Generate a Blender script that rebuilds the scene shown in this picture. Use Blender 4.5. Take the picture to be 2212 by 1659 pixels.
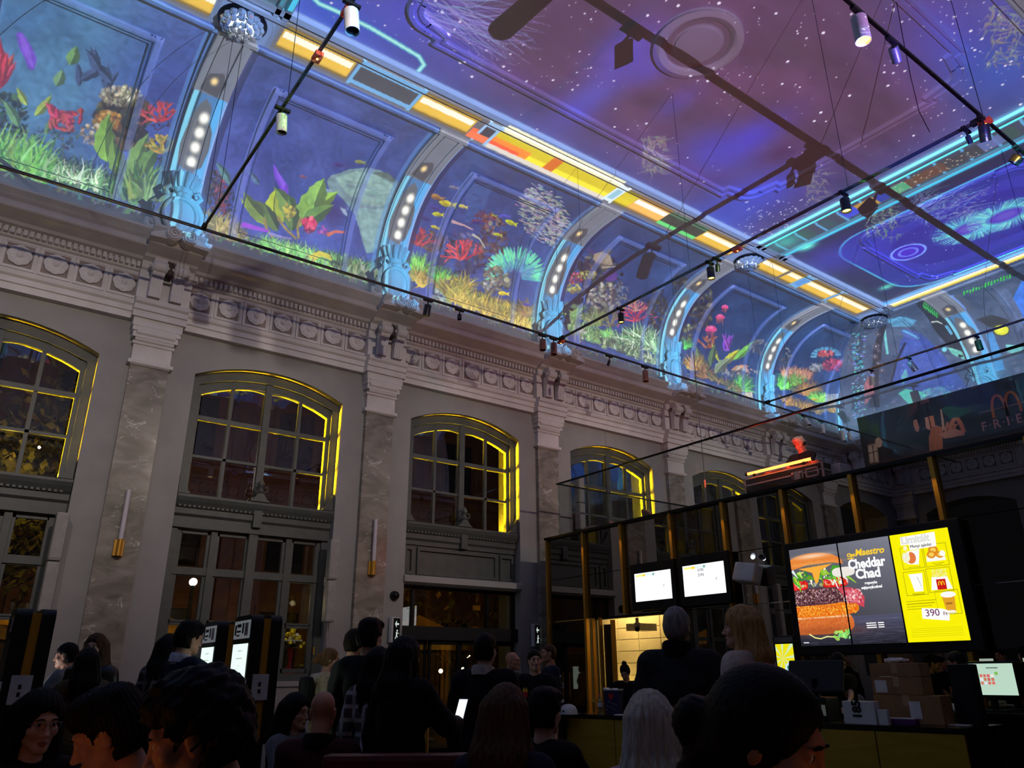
import bpy, bmesh, math, random
import numpy as np
from mathutils import Matrix, Vector

# ------------------------------------------------------------------ scene, camera, world, light
SC = bpy.context.scene
for o in list(bpy.data.objects):
    bpy.data.objects.remove(o, do_unlink=True)
COL = SC.collection
PI = math.pi
IMG_W, IMG_H, FPX = 2212.0, 1659.0, 1655.0
CAM = np.array([13.0, 0.0, 1.35])
ROT = np.array([[0.59317802, 0.28938587, 0.7512627],
                [0.80504849, -0.20618611, -0.55622318],
                [-0.00606319, 0.93474227, -0.35527472]])
cam = bpy.data.cameras.new('camera')
cam.sensor_fit = 'HORIZONTAL'; cam.sensor_width = 36.0
cam.lens = 36.0 * FPX / IMG_W
cam.clip_start = 0.05; cam.clip_end = 300
cam_o = bpy.data.objects.new('camera', cam); COL.objects.link(cam_o)
_m = Matrix.Identity(4)
for i in range(3):
    for j in range(3): _m[i][j] = ROT[i][j]
    _m[i][3] = CAM[i]
cam_o.matrix_world = _m
SC.camera = cam_o

SC.view_settings.view_transform = 'Standard'
SC.view_settings.look = 'None'
SC.view_settings.gamma = 1.0
SC.view_settings.use_curve_mapping = False
SC.view_settings.exposure = 0.0

WORLD = bpy.data.worlds.new('night_sky'); SC.world = WORLD; WORLD.use_nodes = True
_bg = WORLD.node_tree.nodes['Background']
_bg.inputs[0].default_value = (0.030, 0.028, 0.035, 1); _bg.inputs[1].default_value = 0.25

def light(name, kind, loc, power, col, size=.05, rot=None, spot=None, blend=.4, parent=None):
    L = bpy.data.lights.new(name, kind); L.energy = power; c = (np.asarray(col, float) / 255.0) ** 2.2; L.color = [float(v) for v in c]
    if kind in ('POINT', 'SPOT'): L.shadow_soft_size = size
    if kind == 'SPOT': L.spot_size = spot or 1.2; L.spot_blend = blend
    if kind == 'AREA':
        L.shape = 'RECTANGLE'; L.size, L.size_y = size if hasattr(size, '__len__') else (size, size)
    o = bpy.data.objects.new(name, L); COL.objects.link(o); o.location = loc
    if rot is not None: o.rotation_euler = rot
    if parent: o.parent = parent
    return o
def aim(a, b):
    return (Vector(b) - Vector(a)).to_track_quat('-Z', 'Y').to_euler()
# fill beams added at the right-hand rail, aimed over heads at the side wall
RAILZ = 7.5
WALL_FILL = [(10.35, y, RAILZ - .25) for y in (-2.0, 1.6, 5.4, 9.8, 13.6, 17.6)]
for (x, y, z) in WALL_FILL:
    light('added_wall_fill', 'SPOT', (x, y, z), 720, (255, 236, 222), .03, aim((x, y, z), (0.0, y + .5, 4.9)), math.radians(48), .8)

def wray(px, py):
    return ROT @ np.array([(px - IMG_W / 2) / FPX, -(py - IMG_H / 2) / FPX, -1.0])
def on_x(px, py, x):
    d = wray(px, py); return CAM + d * ((x - CAM[0]) / d[0])
def on_y(px, py, y):
    d = wray(px, py); return CAM + d * ((y - CAM[1]) / d[1])
def on_z(px, py, z):
    d = wray(px, py); return CAM + d * ((z - CAM[2]) / d[2])
def at_depth(px, py, dep):
    return CAM + wray(px, py) * dep

# room: left wall x=0, right wall x=RX, far wall y=FY, back wall y=BY
RX, FY, BY = 13.8, 23.15, -6.25
P0Y, BAY = 2.15, 4.2                       # first visible pilaster, bay width
CX0, CA, CB, CZ0, CN = 0.07, 2.50, 2.85, 8.30, 2.7   # cove (superellipse)
CEIL = CZ0 + CB

def srgb(c):
    c = np.asarray(c, float) / 255.0
    return np.where(c <= 0.04045, c / 12.92, ((c + 0.055) / 1.055) ** 2.4)
def rgba(c):
    v = srgb(c); return (float(v[0]), float(v[1]), float(v[2]), 1.0)

def cove_pt(th):
    c = max(math.cos(th), 0.0) ** (2 / CN); s = max(math.sin(th), 0.0) ** (2 / CN)
    return CX0 + CA * (1 - c), CZ0 + CB * s
_dense = np.array([cove_pt(t) for t in np.linspace(0, PI / 2, 400)])
_arc = np.concatenate([[0], np.cumsum(np.hypot(*np.diff(_dense, axis=0).T))])
ARC = float(_arc[-1])
def cove_s(s):                            # arc length -> (d, z)
    return float(np.interp(s, _arc, _dense[:, 0])), float(np.interp(s, _arc, _dense[:, 1]))
def cove_nrm(s):
    a = cove_s(max(s - .01, 0)); b = cove_s(min(s + .01, ARC))
    tx, tz = b[0] - a[0], b[1] - a[1]; l = math.hypot(tx, tz)
    return tz / l, -tx / l                # points into the room
def cove_z(d):
    q = np.clip((CX0 + CA - d) / CA, 0, 1)
    return CZ0 + CB * np.clip(1 - q ** CN, 0, 1) ** (1 / CN)
def s_of_d(d):
    return np.interp(d, _dense[:, 0], _arc)
# ------------------------------------------------------------------ projected film: painted in wall space, thrown by one projector
rng = np.random.default_rng(7)
RES = 120
class Canvas:
    def __init__(s, u0, u1, v0, v1, res=RES, col=(40, 50, 110)):
        s.u0, s.v0, s.res = u0, v0, res
        s.W = int((u1 - u0) * res); s.H = int((v1 - v0) * res)
        s.a = np.zeros((s.H, s.W, 3), np.float32); s.a[:] = col
    def px(s, p):
        return (np.asarray(p, float) - (s.u0, s.v0)) * s.res
    def win(s, x0, x1, y0, y1):
        x0 = int(max(0, math.floor(x0))); y0 = int(max(0, math.floor(y0)))
        x1 = int(min(s.W, math.ceil(x1) + 1)); y1 = int(min(s.H, math.ceil(y1) + 1))
        return (x0, x1, y0, y1) if x1 > x0 and y1 > y0 else None
    def poly(s, pts, col, al=1.0):
        p = s.px(pts); w = s.win(p[:, 0].min(), p[:, 0].max(), p[:, 1].min(), p[:, 1].max())
        if not w: return
        X, Y = np.meshgrid(np.arange(w[0], w[1]) + .5, np.arange(w[2], w[3]) + .5)
        ins = np.zeros(X.shape, bool); n = len(p)
        for i in range(n):
            xa, ya = p[i]; xb, yb = p[(i + 1) % n]
            if ya == yb: continue
            c = ((ya > Y) != (yb > Y)) & (X < (xb - xa) * (Y - ya) / (yb - ya) + xa); ins ^= c
        v = s.a[w[2]:w[3], w[0]:w[1]]; m = ins[..., None] * al
        v += m * (np.asarray(col, np.float32) - v)
    def glow(s, p, ru, rv, col, al=1.0, pw=1.0):
        x, y = s.px(p); a, b = ru * s.res, rv * s.res
        w = s.win(x - 2.2 * a, x + 2.2 * a, y - 2.2 * b, y + 2.2 * b)
        if not w: return
        X, Y = np.meshgrid(np.arange(w[0], w[1]) + .5, np.arange(w[2], w[3]) + .5)
        g = np.exp(-(((X - x) / a) ** 2 + ((Y - y) / b) ** 2) ** pw)[..., None] * al
        v = s.a[w[2]:w[3], w[0]:w[1]]; v += g * (np.asarray(col, np.float32) - v)
    def ell(s, p, ru, rv, col, al=1.0, ang=0.0, n=16):
        t = np.linspace(0, 2 * PI, n, endpoint=False); c, q = math.cos(ang), math.sin(ang)
        e = np.stack([ru * np.cos(t), rv * np.sin(t)], 1)
        s.poly(np.stack([p[0] + e[:, 0] * c - e[:, 1] * q, p[1] + e[:, 0] * q + e[:, 1] * c], 1), col, al)
    def stroke(s, pts, w0, w1, col, al=1.0):
        p = np.asarray(pts, float); n = len(p)
        d = np.gradient(p, axis=0); l = np.hypot(d[:, 0], d[:, 1])[:, None] + 1e-9
        nn = np.stack([-d[:, 1], d[:, 0]], 1) / l; w = np.linspace(w0, w1, n)[:, None] / 2
        s.poly(np.concatenate([p + nn * w, (p - nn * w)[::-1]]), col, al)
    def blade(s, p, h, lean, w, col, al=1.0):
        t = np.linspace(0, 1, 5)
        s.stroke(np.stack([p[0] + lean * t ** 1.6, p[1] + h * t], 1), w, w * .12, col, al)
    def rect(s, u0, u1, v0, v1, col, al=1.0):
        s.poly([(u0, v0), (u1, v0), (u1, v1), (u0, v1)], col, al)
    def sample(s, u, v):
        x = np.clip((u - s.u0) * s.res - .5, 0, s.W - 1.001); y = np.clip((v - s.v0) * s.res - .5, 0, s.H - 1.001)
        xi = x.astype(np.int32); yi = y.astype(np.int32); fx = (x - xi)[:, None]; fy = (y - yi)[:, None]
        a = s.a
        return ((a[yi, xi] * (1 - fx) + a[yi, xi + 1] * fx) * (1 - fy) + (a[yi + 1, xi] * (1 - fx) + a[yi + 1, xi + 1] * fx) * fy)

def smooth_noise(h, w, cells, seed):
    r = np.random.default_rng(seed); out = np.zeros((h, w), np.float32); amp = 1.0
    for k in range(4):
        ch, cw = max(2, int(cells * h / max(h, w) * 2 ** k) + 2), int(cells * 2 ** k) + 2
        g = r.random((ch, cw)).astype(np.float32)
        y = np.linspace(0, ch - 1.001, h); x = np.linspace(0, cw - 1.001, w)
        yi = y.astype(int); xi = x.astype(int); fy = (y - yi)[:, None]; fx = (x - xi)[None]
        fy = fy * fy * (3 - 2 * fy); fx = fx * fx * (3 - 2 * fx)
        v = (g[yi][:, xi] * (1 - fx) + g[yi][:, xi + 1] * fx) * (1 - fy) + (g[yi + 1][:, xi] * (1 - fx) + g[yi + 1][:, xi + 1] * fx) * fy
        out += (v - .5) * amp; amp *= .5
    return out

def hit_cove(px, py, wall='l'):           # where the film picture seen at this place of the photograph lies on the cove
    d = wray(px, py); lo, hi = 2.0, 60.0
    for _ in range(50):
        m = (lo + hi) / 2; p = CAM + d * m
        dep = p[0] if wall == 'l' else FY - p[1]
        if dep <= CX0 or p[2] > float(cove_z(min(max(dep, CX0), CX0 + CA))): hi = m
        else: lo = m
    p = CAM + d * lo; dep = p[0] if wall == 'l' else FY - p[1]
    return (p[1] if wall == 'l' else p[0], float(s_of_d(dep)) if dep > .3 else max(0.0, p[2] - CZ0))
V = lambda px, py: hit_cove(px, py, 'l')
F = lambda px, py: hit_cove(px, py, 'f')
def CE(px, py):
    p = on_z(px, py, CEIL); return (p[0], p[1])
R = lambda a, b: float(rng.uniform(a, b))
def jit(c, k): return tuple(np.clip(np.array(c) + rng.uniform(-k, k, 3), 0, 255))

class Brush:
    """paints on a cove canvas at the places where the photograph shows each motif"""
    def __init__(s, c, wall): s.c, s.wall = c, wall
    def map(s, pts):
        p = np.asarray(pts, float); d = np.stack([(p[:, 0] - IMG_W / 2) / FPX, -(p[:, 1] - IMG_H / 2) / FPX, -np.ones(len(p))], 1) @ ROT.T
        lo = np.full(len(p), 2.0); hi = np.full(len(p), 60.0)
        for _ in range(28):
            m = (lo + hi) / 2; q = CAM + d * m[:, None]; dep = q[:, 0] if s.wall == 'l' else FY - q[:, 1]
            o = (dep <= CX0) | (q[:, 2] > cove_z(np.clip(dep, CX0, CX0 + CA))); hi = np.where(o, m, hi); lo = np.where(o, lo, m)
        q = CAM + d * lo[:, None]; dep = q[:, 0] if s.wall == 'l' else FY - q[:, 1]
        return np.stack([q[:, 1] if s.wall == 'l' else q[:, 0], np.where(dep > .3, s_of_d(np.clip(dep, CX0, CX0 + CA)), np.maximum(q[:, 2] - CZ0, 0))], 1)
    def poly(s, pts, col, al=1.0): s.c.poly(s.map(pts), col, al)
    def ell(s, x, y, rx, ry, col, al=1.0, ang=0.0, n=12):
        t = np.linspace(0, 2 * PI, n, endpoint=False); c, q = math.cos(ang), math.sin(ang); ex, ey = rx * np.cos(t), ry * np.sin(t)
        s.poly(np.stack([x + ex * c - ey * q, y + ex * q + ey * c], 1), col, al)
    def stroke(s, pts, w0, w1, col, al=1.0):
        p = np.asarray(pts, float); d = np.gradient(p, axis=0); l = np.hypot(d[:, 0], d[:, 1])[:, None] + 1e-9
        nn = np.stack([-d[:, 1], d[:, 0]], 1) / l; w = np.linspace(w0, w1, len(p))[:, None] / 2; s.poly(np.concatenate([p + nn * w, (p - nn * w)[::-1]]), col, al)
    def bush(s, x, y, r, cols, n=60, spread=1.2, w=3.0, tilt=.12):
        for k in range(n):
            a = R(-spread, spread) + tilt; L = r * R(.55, 1.05); t = np.linspace(0, 1, 4); bend = R(-.5, .5) + a * .3
            x0 = x + R(-.25, .25) * r; y0 = y + R(-.05, .12) * r
            s.stroke(np.stack([x0 + L * t * np.sin(a + bend * t), y0 - L * t * np.cos(a + bend * t)], 1), w * R(.7, 1.4), w * .15, jit(np.array(cols[int(R(0, len(cols)))]) * (.45 + .75 * k / n), 14), R(.8, 1))
    def grass(s, x0, y0, x1, y1, h, n, cols, w=3.0, rows=3):
        for k in range(n):
            f = R(0, 1); g = k / n; x = x0 + (x1 - x0) * f; y = y0 + (y1 - y0) * f + R(-.3, .6) * h * (g - .3); L = h * R(.5, 1.1); a = R(-.5, .75); t = np.linspace(0, 1, 4); bend = R(-.7, .9)
            s.stroke(np.stack([x + L * t * np.sin(a + bend * t), y - L * t * np.cos(a + bend * t)], 1), w * R(.6, 1.5), w * .15, jit(np.array(cols[int(R(0, len(cols)))]) * (.4 + .85 * g), 14), R(.75, 1))
    def reef(s, x, y, rx, ry, cols, n=60, r=.22):
        for k in range(n):
            a, q = R(0, 2 * PI), math.sqrt(R(0, 1)); px, py = x + rx * q * math.cos(a), y + ry * q * math.sin(a)
            sh = .45 + .75 * (k / n) * (.5 + .5 * (y + ry - py) / (2 * ry)); m = min(rx, ry)
            s.ell(px, py, m * r * R(.25, 1), m * r * R(.2, .8), jit(np.array(cols[int(R(0, len(cols)))]) * sh, 10), R(.55, 1), R(0, 3), 7)
    def coral(s, x, y, r, col, n=7, w=4.0, spread=1.2, up=0.0):
        def br(p, a, L, ww, dpt):
            e = (p[0] + L * math.sin(a), p[1] - L * math.cos(a)); s.stroke([p, ((p[0] + e[0]) / 2 + R(-.1, .1) * L, (p[1] + e[1]) / 2), e], ww, ww * .7, jit(np.array(col) * R(.7, 1.15), 12))
            if dpt > 0:
                for _ in range(3 if dpt > 1 else 2): br(e, a + R(-.8, .8), L * R(.5, .8), ww * .7, dpt - 1)
        for k in range(n): br((x + R(-.15, .15) * r, y), up + spread * (2 * k / max(n - 1, 1) - 1) + R(-.15, .15), r * .45, w, 2)
    def leaf(s, x, y, L, ang, w, col):
        """ang from upright, clockwise"""
        t = np.linspace(0, 1, 10); bend = R(-.35, .35); p = np.stack([x + L * t * np.sin(ang + bend * t), y - L * t * np.cos(ang + bend * t)], 1)
        d = np.gradient(p, axis=0); nn = np.stack([-d[:, 1], d[:, 0]], 1) / np.hypot(*d.T)[:, None]; ww = (w * np.sin(PI * t ** .75) * .5 * (1 + .12 * np.sin(26 * t)))[:, None]
        col = np.array(col, float); s.poly(np.concatenate([p + nn * ww, p[::-1]]), col * .62); s.poly(np.concatenate([p - nn * ww, p[::-1]]), col)
        for k in range(2, 9): s.stroke([p[k], p[k] + nn[k] * ww[k] * .8 * (1 if k % 2 else -1) + d[k] * .8], 1.2, .6, col * .8, .7)
        s.stroke(p, 1.6, .6, np.minimum(col * 1.25, 255), .8)
    def fish(s, x, y, L, col, ang=.15):
        c, q = math.cos(ang), math.sin(ang); P = np.array([(-1, 0), (-.55, -.28), (0, -.36), (.5, -.12), (1, -.36), (.82, 0), (1, .36), (.5, .12), (0, .36), (-.55, .28)]) * L / 2
        s.poly(np.stack([x + P[:, 0] * c - P[:, 1] * q, y + P[:, 0] * q + P[:, 1] * c], 1), col); s.ell(x, y + L * .08, L * .3, L * .08, np.array(col) * .7, .8, ang)
    def mist(s, x, y, rx, ry, col, al, n=5):
        for k in range(n, 0, -1): s.ell(x, y, rx * k / n, ry * k / n, col, al / n * 1.6, 0, 18)

def paint_aquarium():
    c = Canvas(BY, FY, 0, ARC + .02); H, W = c.H, c.W; B = Brush(c, 'l')
    yy = np.linspace(0, 1, H)[:, None]; uu = np.linspace(BY, FY, W)[None]; n1 = smooth_noise(H, W, 26, 3); n2 = smooth_noise(H, W, 60, 5)
    f = np.clip((uu - 3) / 12, 0, 1)
    for k, (near, far, top) in enumerate([(64, 26, 66), (76, 62, 84), (168, 132, 158)]):
        c.a[..., k] = (near * (1 - f) + far * f) * (1 - .2 * yy) + (top - near) * .5 * yy + n1 * (14, 22, 34)[k] + n2 * 6
    f0 = np.clip((2.1 - uu) / .3, 0, 1)[..., None]; pale = np.stack([62 + n1 * 20, 106 + n1 * 30, 150 + n1 * 22], -1); deep = np.stack([54 + n1 * 10, 74 + n1 * 20, 150 + n1 * 20], -1)
    g0 = np.clip((uu - .2) / 1.2, 0, 1)[..., None]; c.a[:] = c.a * (1 - f0) + f0 * (pale * (1 - g0) + deep * g0)
    GR = [(84, 150, 60), (116, 182, 70), (60, 110, 44), (140, 196, 110)]; TAN = [(166, 128, 60), (186, 150, 76), (130, 100, 50)]; OLI = [(170, 150, 44), (150, 140, 50), (196, 170, 64), (120, 126, 50)]; PAL = [(150, 196, 140), (96, 150, 90), (190, 220, 180), (70, 110, 60)]; RK = [(110, 104, 92), (84, 84, 70), (140, 136, 120), (60, 60, 54)]; DK = [(44, 46, 50), (60, 58, 52), (36, 40, 46), (76, 70, 56)]
    # bay 0
    for k in range(12): B.leaf(R(170, 285), R(150, 195), R(26, 60), R(-.9, 1.2), R(14, 24), (58, 76, 118))
    B.reef(20, 260, 40, 60, [(50, 70, 54), (36, 52, 44), (70, 96, 60), (30, 40, 40)], 160); B.reef(345, 350, 30, 60, DK, 120); B.reef(110, 300, 60, 30, [(60, 80, 110), (90, 70, 90), (70, 100, 80)], 80)
    for k in range(16): a = k / 16; B.leaf(-4 + R(-4, 6), 190 + R(-10, 6), R(60, 110), R(-.2, .45), R(14, 22), jit((196, 50, 76), 20))
    B.poly([(34, 72), (46, 68), (58, 84), (70, 104), (80, 128), (74, 152), (62, 150), (54, 128), (42, 104)], (104, 58, 190)); B.poly([(40, 76), (48, 74), (66, 112), (72, 146), (64, 142), (50, 108)], (128, 80, 214), .8)
    for (x, y, L, a, w, col) in [(150, 140, 44, .5, 30, (104, 150, 84)), (120, 186, 40, .6, 26, (104, 146, 100)), (58, 228, 46, -.5, 16, (150, 178, 70)), (74, 250, 60, .9, 20, (146, 170, 60)), (40, 275, 70, -.3, 22, (100, 150, 100)), (96, 290, 56, .5, 18, (90, 130, 90))]: B.leaf(x, y, L, a, w, col)
    for k in range(36): B.leaf(R(108, 176), R(240, 285), R(14, 30), R(-1.4, 1.4), R(8, 16), jit((190, 62, 74), 24))
    B.reef(262, 262, 58, 62, [(92, 80, 54), (60, 54, 40), (120, 104, 66), (44, 40, 34)], 260, .3); B.reef(258, 206, 42, 22, [(196, 192, 160), (166, 160, 130), (216, 212, 186), (120, 110, 84)], 160, .3); B.reef(232, 262, 30, 24, [(206, 150, 50), (176, 120, 40), (220, 180, 90)], 110, .3); B.reef(200, 290, 26, 24, [(186, 176, 150), (140, 110, 70), (206, 190, 160)], 80, .3)
    B.reef(300, 270, 26, 44, DK, 120, .3); B.leaf(232, 350, 106, -.28, 46, (124, 176, 58)); B.leaf(285, 392, 110, .12, 44, (112, 156, 76)); B.leaf(300, 380, 80, .5, 34, (96, 140, 66)); B.leaf(262, 386, 90, -.35, 34, (110, 150, 60))
    B.reef(352, 268, 24, 18, [(90, 50, 90), (60, 44, 80)], 40); B.coral(345, 262, 46, (196, 64, 66), 7, 7); B.coral(350, 330, 44, (180, 156, 60), 7, 7)
    B.grass(-10, 360, 330, 440, 66, 420, [(60, 96, 60), (44, 70, 50), (86, 130, 80)], 6); B.grass(60, 372, 215, 405, 46, 320, PAL, 5); B.bush(300, 420, 80, [(84, 126, 60), (110, 150, 70)], 60, .7, 9); B.bush(325, 430, 70, [(90, 120, 70), (120, 150, 90)], 40, .7, 8)
    # bay 1
    B.reef(462, 410, 20, 44, [(90, 70, 54), (60, 50, 44), (120, 80, 60)], 120, .3); B.reef(480, 430, 16, 40, [(170, 60, 56), (130, 46, 44), (196, 84, 74)], 110, .3); B.reef(497, 440, 10, 36, DK, 50, .4)
    for (x, y, r) in [(452, 490, 44), (478, 505, 50), (500, 520, 40)]: B.bush(x, y, r, [(150, 136, 66), (170, 156, 86), (120, 108, 54)], 110, 1.0, 5)
    B.poly([(590, 352), (602, 372), (624, 404), (622, 420), (606, 410), (592, 380)], (112, 58, 210)); B.poly([(596, 360), (616, 398), (612, 408), (600, 384)], (136, 84, 230), .7)
    B.leaf(496, 400, 60, -.25, 18, (84, 130, 130)); B.leaf(560, 400, 40, -.6, 14, (80, 110, 150))
    B.poly([(706, 390), (716, 378), (735, 374), (752, 366), (790, 362), (822, 368), (846, 384), (866, 396), (872, 440), (858, 480), (840, 505), (826, 525), (806, 545), (792, 548), (782, 520), (772, 480), (754, 446), (728, 418), (712, 410), (708, 400)], (110, 142, 150)); B.poly([(724, 384), (770, 370), (812, 378), (850, 400), (864, 430), (820, 448), (780, 436), (750, 420)], (136, 176, 166), .9); B.poly([(772, 448), (806, 452), (850, 448), (840, 492), (812, 535), (792, 545), (782, 505)], (128, 170, 166), .85); B.poly([(800, 372), (838, 372), (862, 396), (846, 392)], (80, 96, 80), .8)
    for k in range(70): B.stroke([(R(730, 860), y0 := R(385, 450)), (R(730, 860), y0 + R(4, 16))], R(2, 7), 1, jit((112, 146, 146), 22), .35)
    B.mist(718, 458, 34, 40, (52, 44, 110), .9); B.poly([(734, 448), (746, 452), (752, 468), (742, 462)], (150, 176, 190), .8); B.poly([(706, 418), (722, 420), (716, 410), (704, 408)], (140, 170, 180), .8); B.fish(732, 356, 30, (70, 50, 140)); B.fish(778, 350, 26, (130, 140, 60)); B.fish(655, 382, 18, (140, 80, 110), .3)
    for (x, y, L, a, w, col) in [(588, 490, 96, -.55, 38, (150, 176, 44)), (580, 480, 88, -.95, 30, (120, 150, 50)), (592, 480, 74, -.2, 34, (176, 196, 24)), (612, 480, 70, -.1, 30, (160, 180, 34)), (640, 490, 100, -.22, 40, (118, 156, 60)), (648, 490, 110, .3, 44, (130, 176, 60)), (662, 480, 96, .55, 40, (146, 196, 66)), (652, 488, 84, .85, 36, (100, 146, 60)), (630, 500, 76, .1, 34, (92, 130, 52)), (600, 500, 70, -.5, 28, (90, 120, 46)), (676, 450, 70, .2, 44, (140, 196, 80))]: B.leaf(x, y, L, a, w, col)
    B.reef(625, 458, 14, 18, [(216, 190, 40), (230, 210, 70)], 40, .4)
    for (x0, x1) in ((590, 640), (640, 645), (560, 590)): B.stroke([(x0 + 10, 470), ((x0 + x1) / 2, 492), (x1, 516)], 6, 5, (150, 130, 60))
    B.reef(668, 486, 15, 17, [(220, 56, 96), (236, 90, 120), (190, 40, 80)], 90, .45); B.reef(698, 498, 12, 10, [(150, 60, 200), (180, 80, 160)], 30, .5); B.stroke([(706, 508), (725, 500), (745, 502)], 9, 4, (196, 96, 70)); B.stroke([(522, 484), (550, 492), (580, 500)], 12, 5, (150, 60, 210)); B.stroke([(580, 504), (606, 512), (630, 516)], 6, 4, (140, 130, 200))
    B.grass(520, 545, 840, 615, 40, 900, GR, 4); B.grass(560, 530, 800, 590, 30, 500, [(120, 190, 90), (90, 170, 70), (150, 206, 110)], 3.4); B.grass(720, 585, 830, 620, 44, 200, [(90, 110, 60), (60, 80, 40)], 6)
    for k in range(3): B.stroke([(664 + k * 4, 556 + k * 4), (690, 544 + k * 4), (712, 552 + k * 4), (716, 562)], 5, 4, (206, 186, 30), .9)
    for k in range(40): B.stroke([(R(640, 830), y0 := R(575, 622)), (R(640, 830) * .1 + R(640, 830) * .9, y0 + 6)] if False else [(x0 := R(640, 830), y0 := R(580, 622)), (x0 + R(-8, 8), y0 - R(10, 26))], R(4, 8), 1, jit((150, 180, 130), 26), .8)
    # bay 2
    B.reef(985, 550, 60, 50, [(70, 80, 130), (56, 60, 110), (90, 96, 140)], 140); B.reef(1062, 520, 34, 60, [(106, 74, 84), (80, 60, 76), (150, 130, 110), (130, 84, 76)], 180, .2); B.reef(930, 520, 26, 22, [(110, 84, 60), (76, 60, 52), (150, 110, 70)], 90, .3)
    B.poly([(1010, 395), (1066, 402), (1036, 480), (1004, 480)], (64, 110, 180), .35)
    for (x, y, L, col) in [(966, 440, 40, (222, 206, 20)), (946, 463, 28, (196, 196, 30)), (940, 491, 22, (190, 180, 40)), (1065, 466, 20, (170, 180, 30)), (1104, 481, 30, (196, 206, 20)), (1075, 507, 22, (190, 190, 40)), (1000, 446, 24, (190, 180, 90)), (944, 426, 36, (170, 120, 60)), (920, 472, 26, (56, 48, 130)), (1030, 479, 30, (56, 50, 150)), (1090, 467, 28, (70, 76, 190)), (940, 448, 34, (60, 56, 160)), (980, 405, 24, (110, 110, 140))]: B.fish(x, y, L, col, R(.1, .4))
    B.stroke([(975, 478), (1000, 486), (1022, 496)], 7, 2, (190, 150, 160)); B.stroke([(1020, 506), (1036, 516), (1048, 536)], 5, 2, (180, 176, 170))
    for k in range(1000):
        x, y = R(1105, 1238), R(388, 545); e = ((x - 1172) / 62) ** 2 + ((y - 465 - (x - 1172) * .4) / 64) ** 2
        if e < R(.6, 1.05): a = R(.1, .8); L = R(6, 15); B.stroke([(x, y), (x + L * .5, y + L * a * .4), (x + L, y + L * a)], R(2, 3.6), 1, jit((160, 158, 158), 30), .85)
    for k in range(460):
        a = R(-1.75, 1.75); r0 = R(.2, .75); r1 = min(1.05, r0 + R(.2, .4)); rad = 66; B.stroke([(1112 + rad * r0 * math.sin(a), 600 - rad * r0 * math.cos(a)), (1112 + rad * r1 * math.sin(a), 600 - rad * r1 * math.cos(a))], 2.6, 1.6, jit((70, 150, 180) if r1 < .8 else (100, 226, 180), 24), .9)
    B.mist(1104, 602, 14, 24, (50, 60, 110), .8); B.reef(1070, 605, 30, 30, [(150, 140, 110), (120, 116, 100), (176, 166, 130), (96, 96, 90)], 130, .25)
    B.coral(1000, 560, 46, (214, 66, 72), 7, 6); B.coral(905, 530, 40, (176, 60, 66), 6, 6); B.coral(1046, 480, 30, (120, 56, 70), 5, 4)
    B.bush(902, 590, 48, [(110, 206, 60), (90, 190, 50), (140, 220, 90)], 120, .9, 4); B.bush(905, 615, 50, [(170, 150, 50), (190, 160, 60), (140, 120, 44)], 140, 1.1, 4); B.bush(950, 606, 36, [(110, 206, 70), (80, 180, 60)], 80, 1.1, 4); B.bush(995, 625, 44, OLI, 120, 1.1, 4); B.bush(960, 630, 40, OLI, 80, 1.1, 4)
    B.reef(950, 652, 22, 28, [(170, 196, 180), (146, 176, 166), (190, 210, 200)], 120, .35); B.grass(960, 640, 1160, 705, 40, 900, OLI, 4); B.grass(980, 655, 1150, 712, 26, 300, [(176, 156, 50), (206, 180, 70)], 3.4); B.bush(1140, 680, 40, [(120, 100, 50), (150, 120, 60)], 90, 1.1, 4); B.reef(1060, 620, 16, 16, [(150, 170, 170), (200, 210, 200)], 30, .3)
    B.fish(1088, 634, 26, (232, 206, 20), .1); B.fish(1138, 658, 20, (70, 56, 170), .1)
    # bay 3
    B.reef(1268, 580, 40, 24, DK, 110, .25); B.reef(1300, 600, 44, 60, [(70, 70, 76), (96, 92, 90), (50, 50, 60)], 160, .2)
    B.poly([(1280, 560), (1284, 548), (1300, 544), (1318, 552), (1324, 572), (1300, 578)], (150, 136, 116)); B.poly([(1284, 566), (1322, 574), (1300, 580)], (100, 90, 84)); B.stroke([(1300, 578), (1330, 576)], 5, 2, (160, 150, 130)); B.reef(1262, 574, 16, 9, [(50, 44, 70), (66, 54, 80)], 30, .5); B.fish(1276, 543, 20, (80, 50, 120), .5)
    B.reef(1242, 602, 16, 12, [(200, 90, 100), (170, 70, 90)], 50, .4); B.reef(1268, 594, 20, 9, [(176, 166, 60), (140, 136, 60), (200, 190, 110)], 60, .45); B.reef(1237, 624, 18, 11, [(190, 180, 70), (160, 150, 60), (206, 200, 110)], 60, .4); B.ell(1318, 596, 16, 12, (84, 54, 140)); B.reef(1302, 650, 36, 40, [(150, 146, 140), (110, 106, 100), (180, 176, 160), (76, 76, 76)], 220, .2); B.reef(1290, 632, 14, 8, [(190, 200, 186), (160, 170, 160)], 30, .4); B.reef(1340, 640, 20, 30, [(90, 100, 130), (120, 126, 140)], 80, .25)
    B.coral(1376, 694, 46, (200, 56, 88), 9, 4, 1.3); B.coral(1372, 672, 30, (190, 130, 120), 7, 3, 1.2); B.coral(1320, 706, 40, (120, 110, 76), 6, 4); B.reef(1420, 670, 22, 50, [(54, 50, 40), (70, 64, 50), (40, 40, 38), (130, 120, 60)], 140, .25); B.reef(1470, 620, 18, 30, [(50, 48, 44), (90, 84, 60), (34, 34, 36)], 90, .3)
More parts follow.
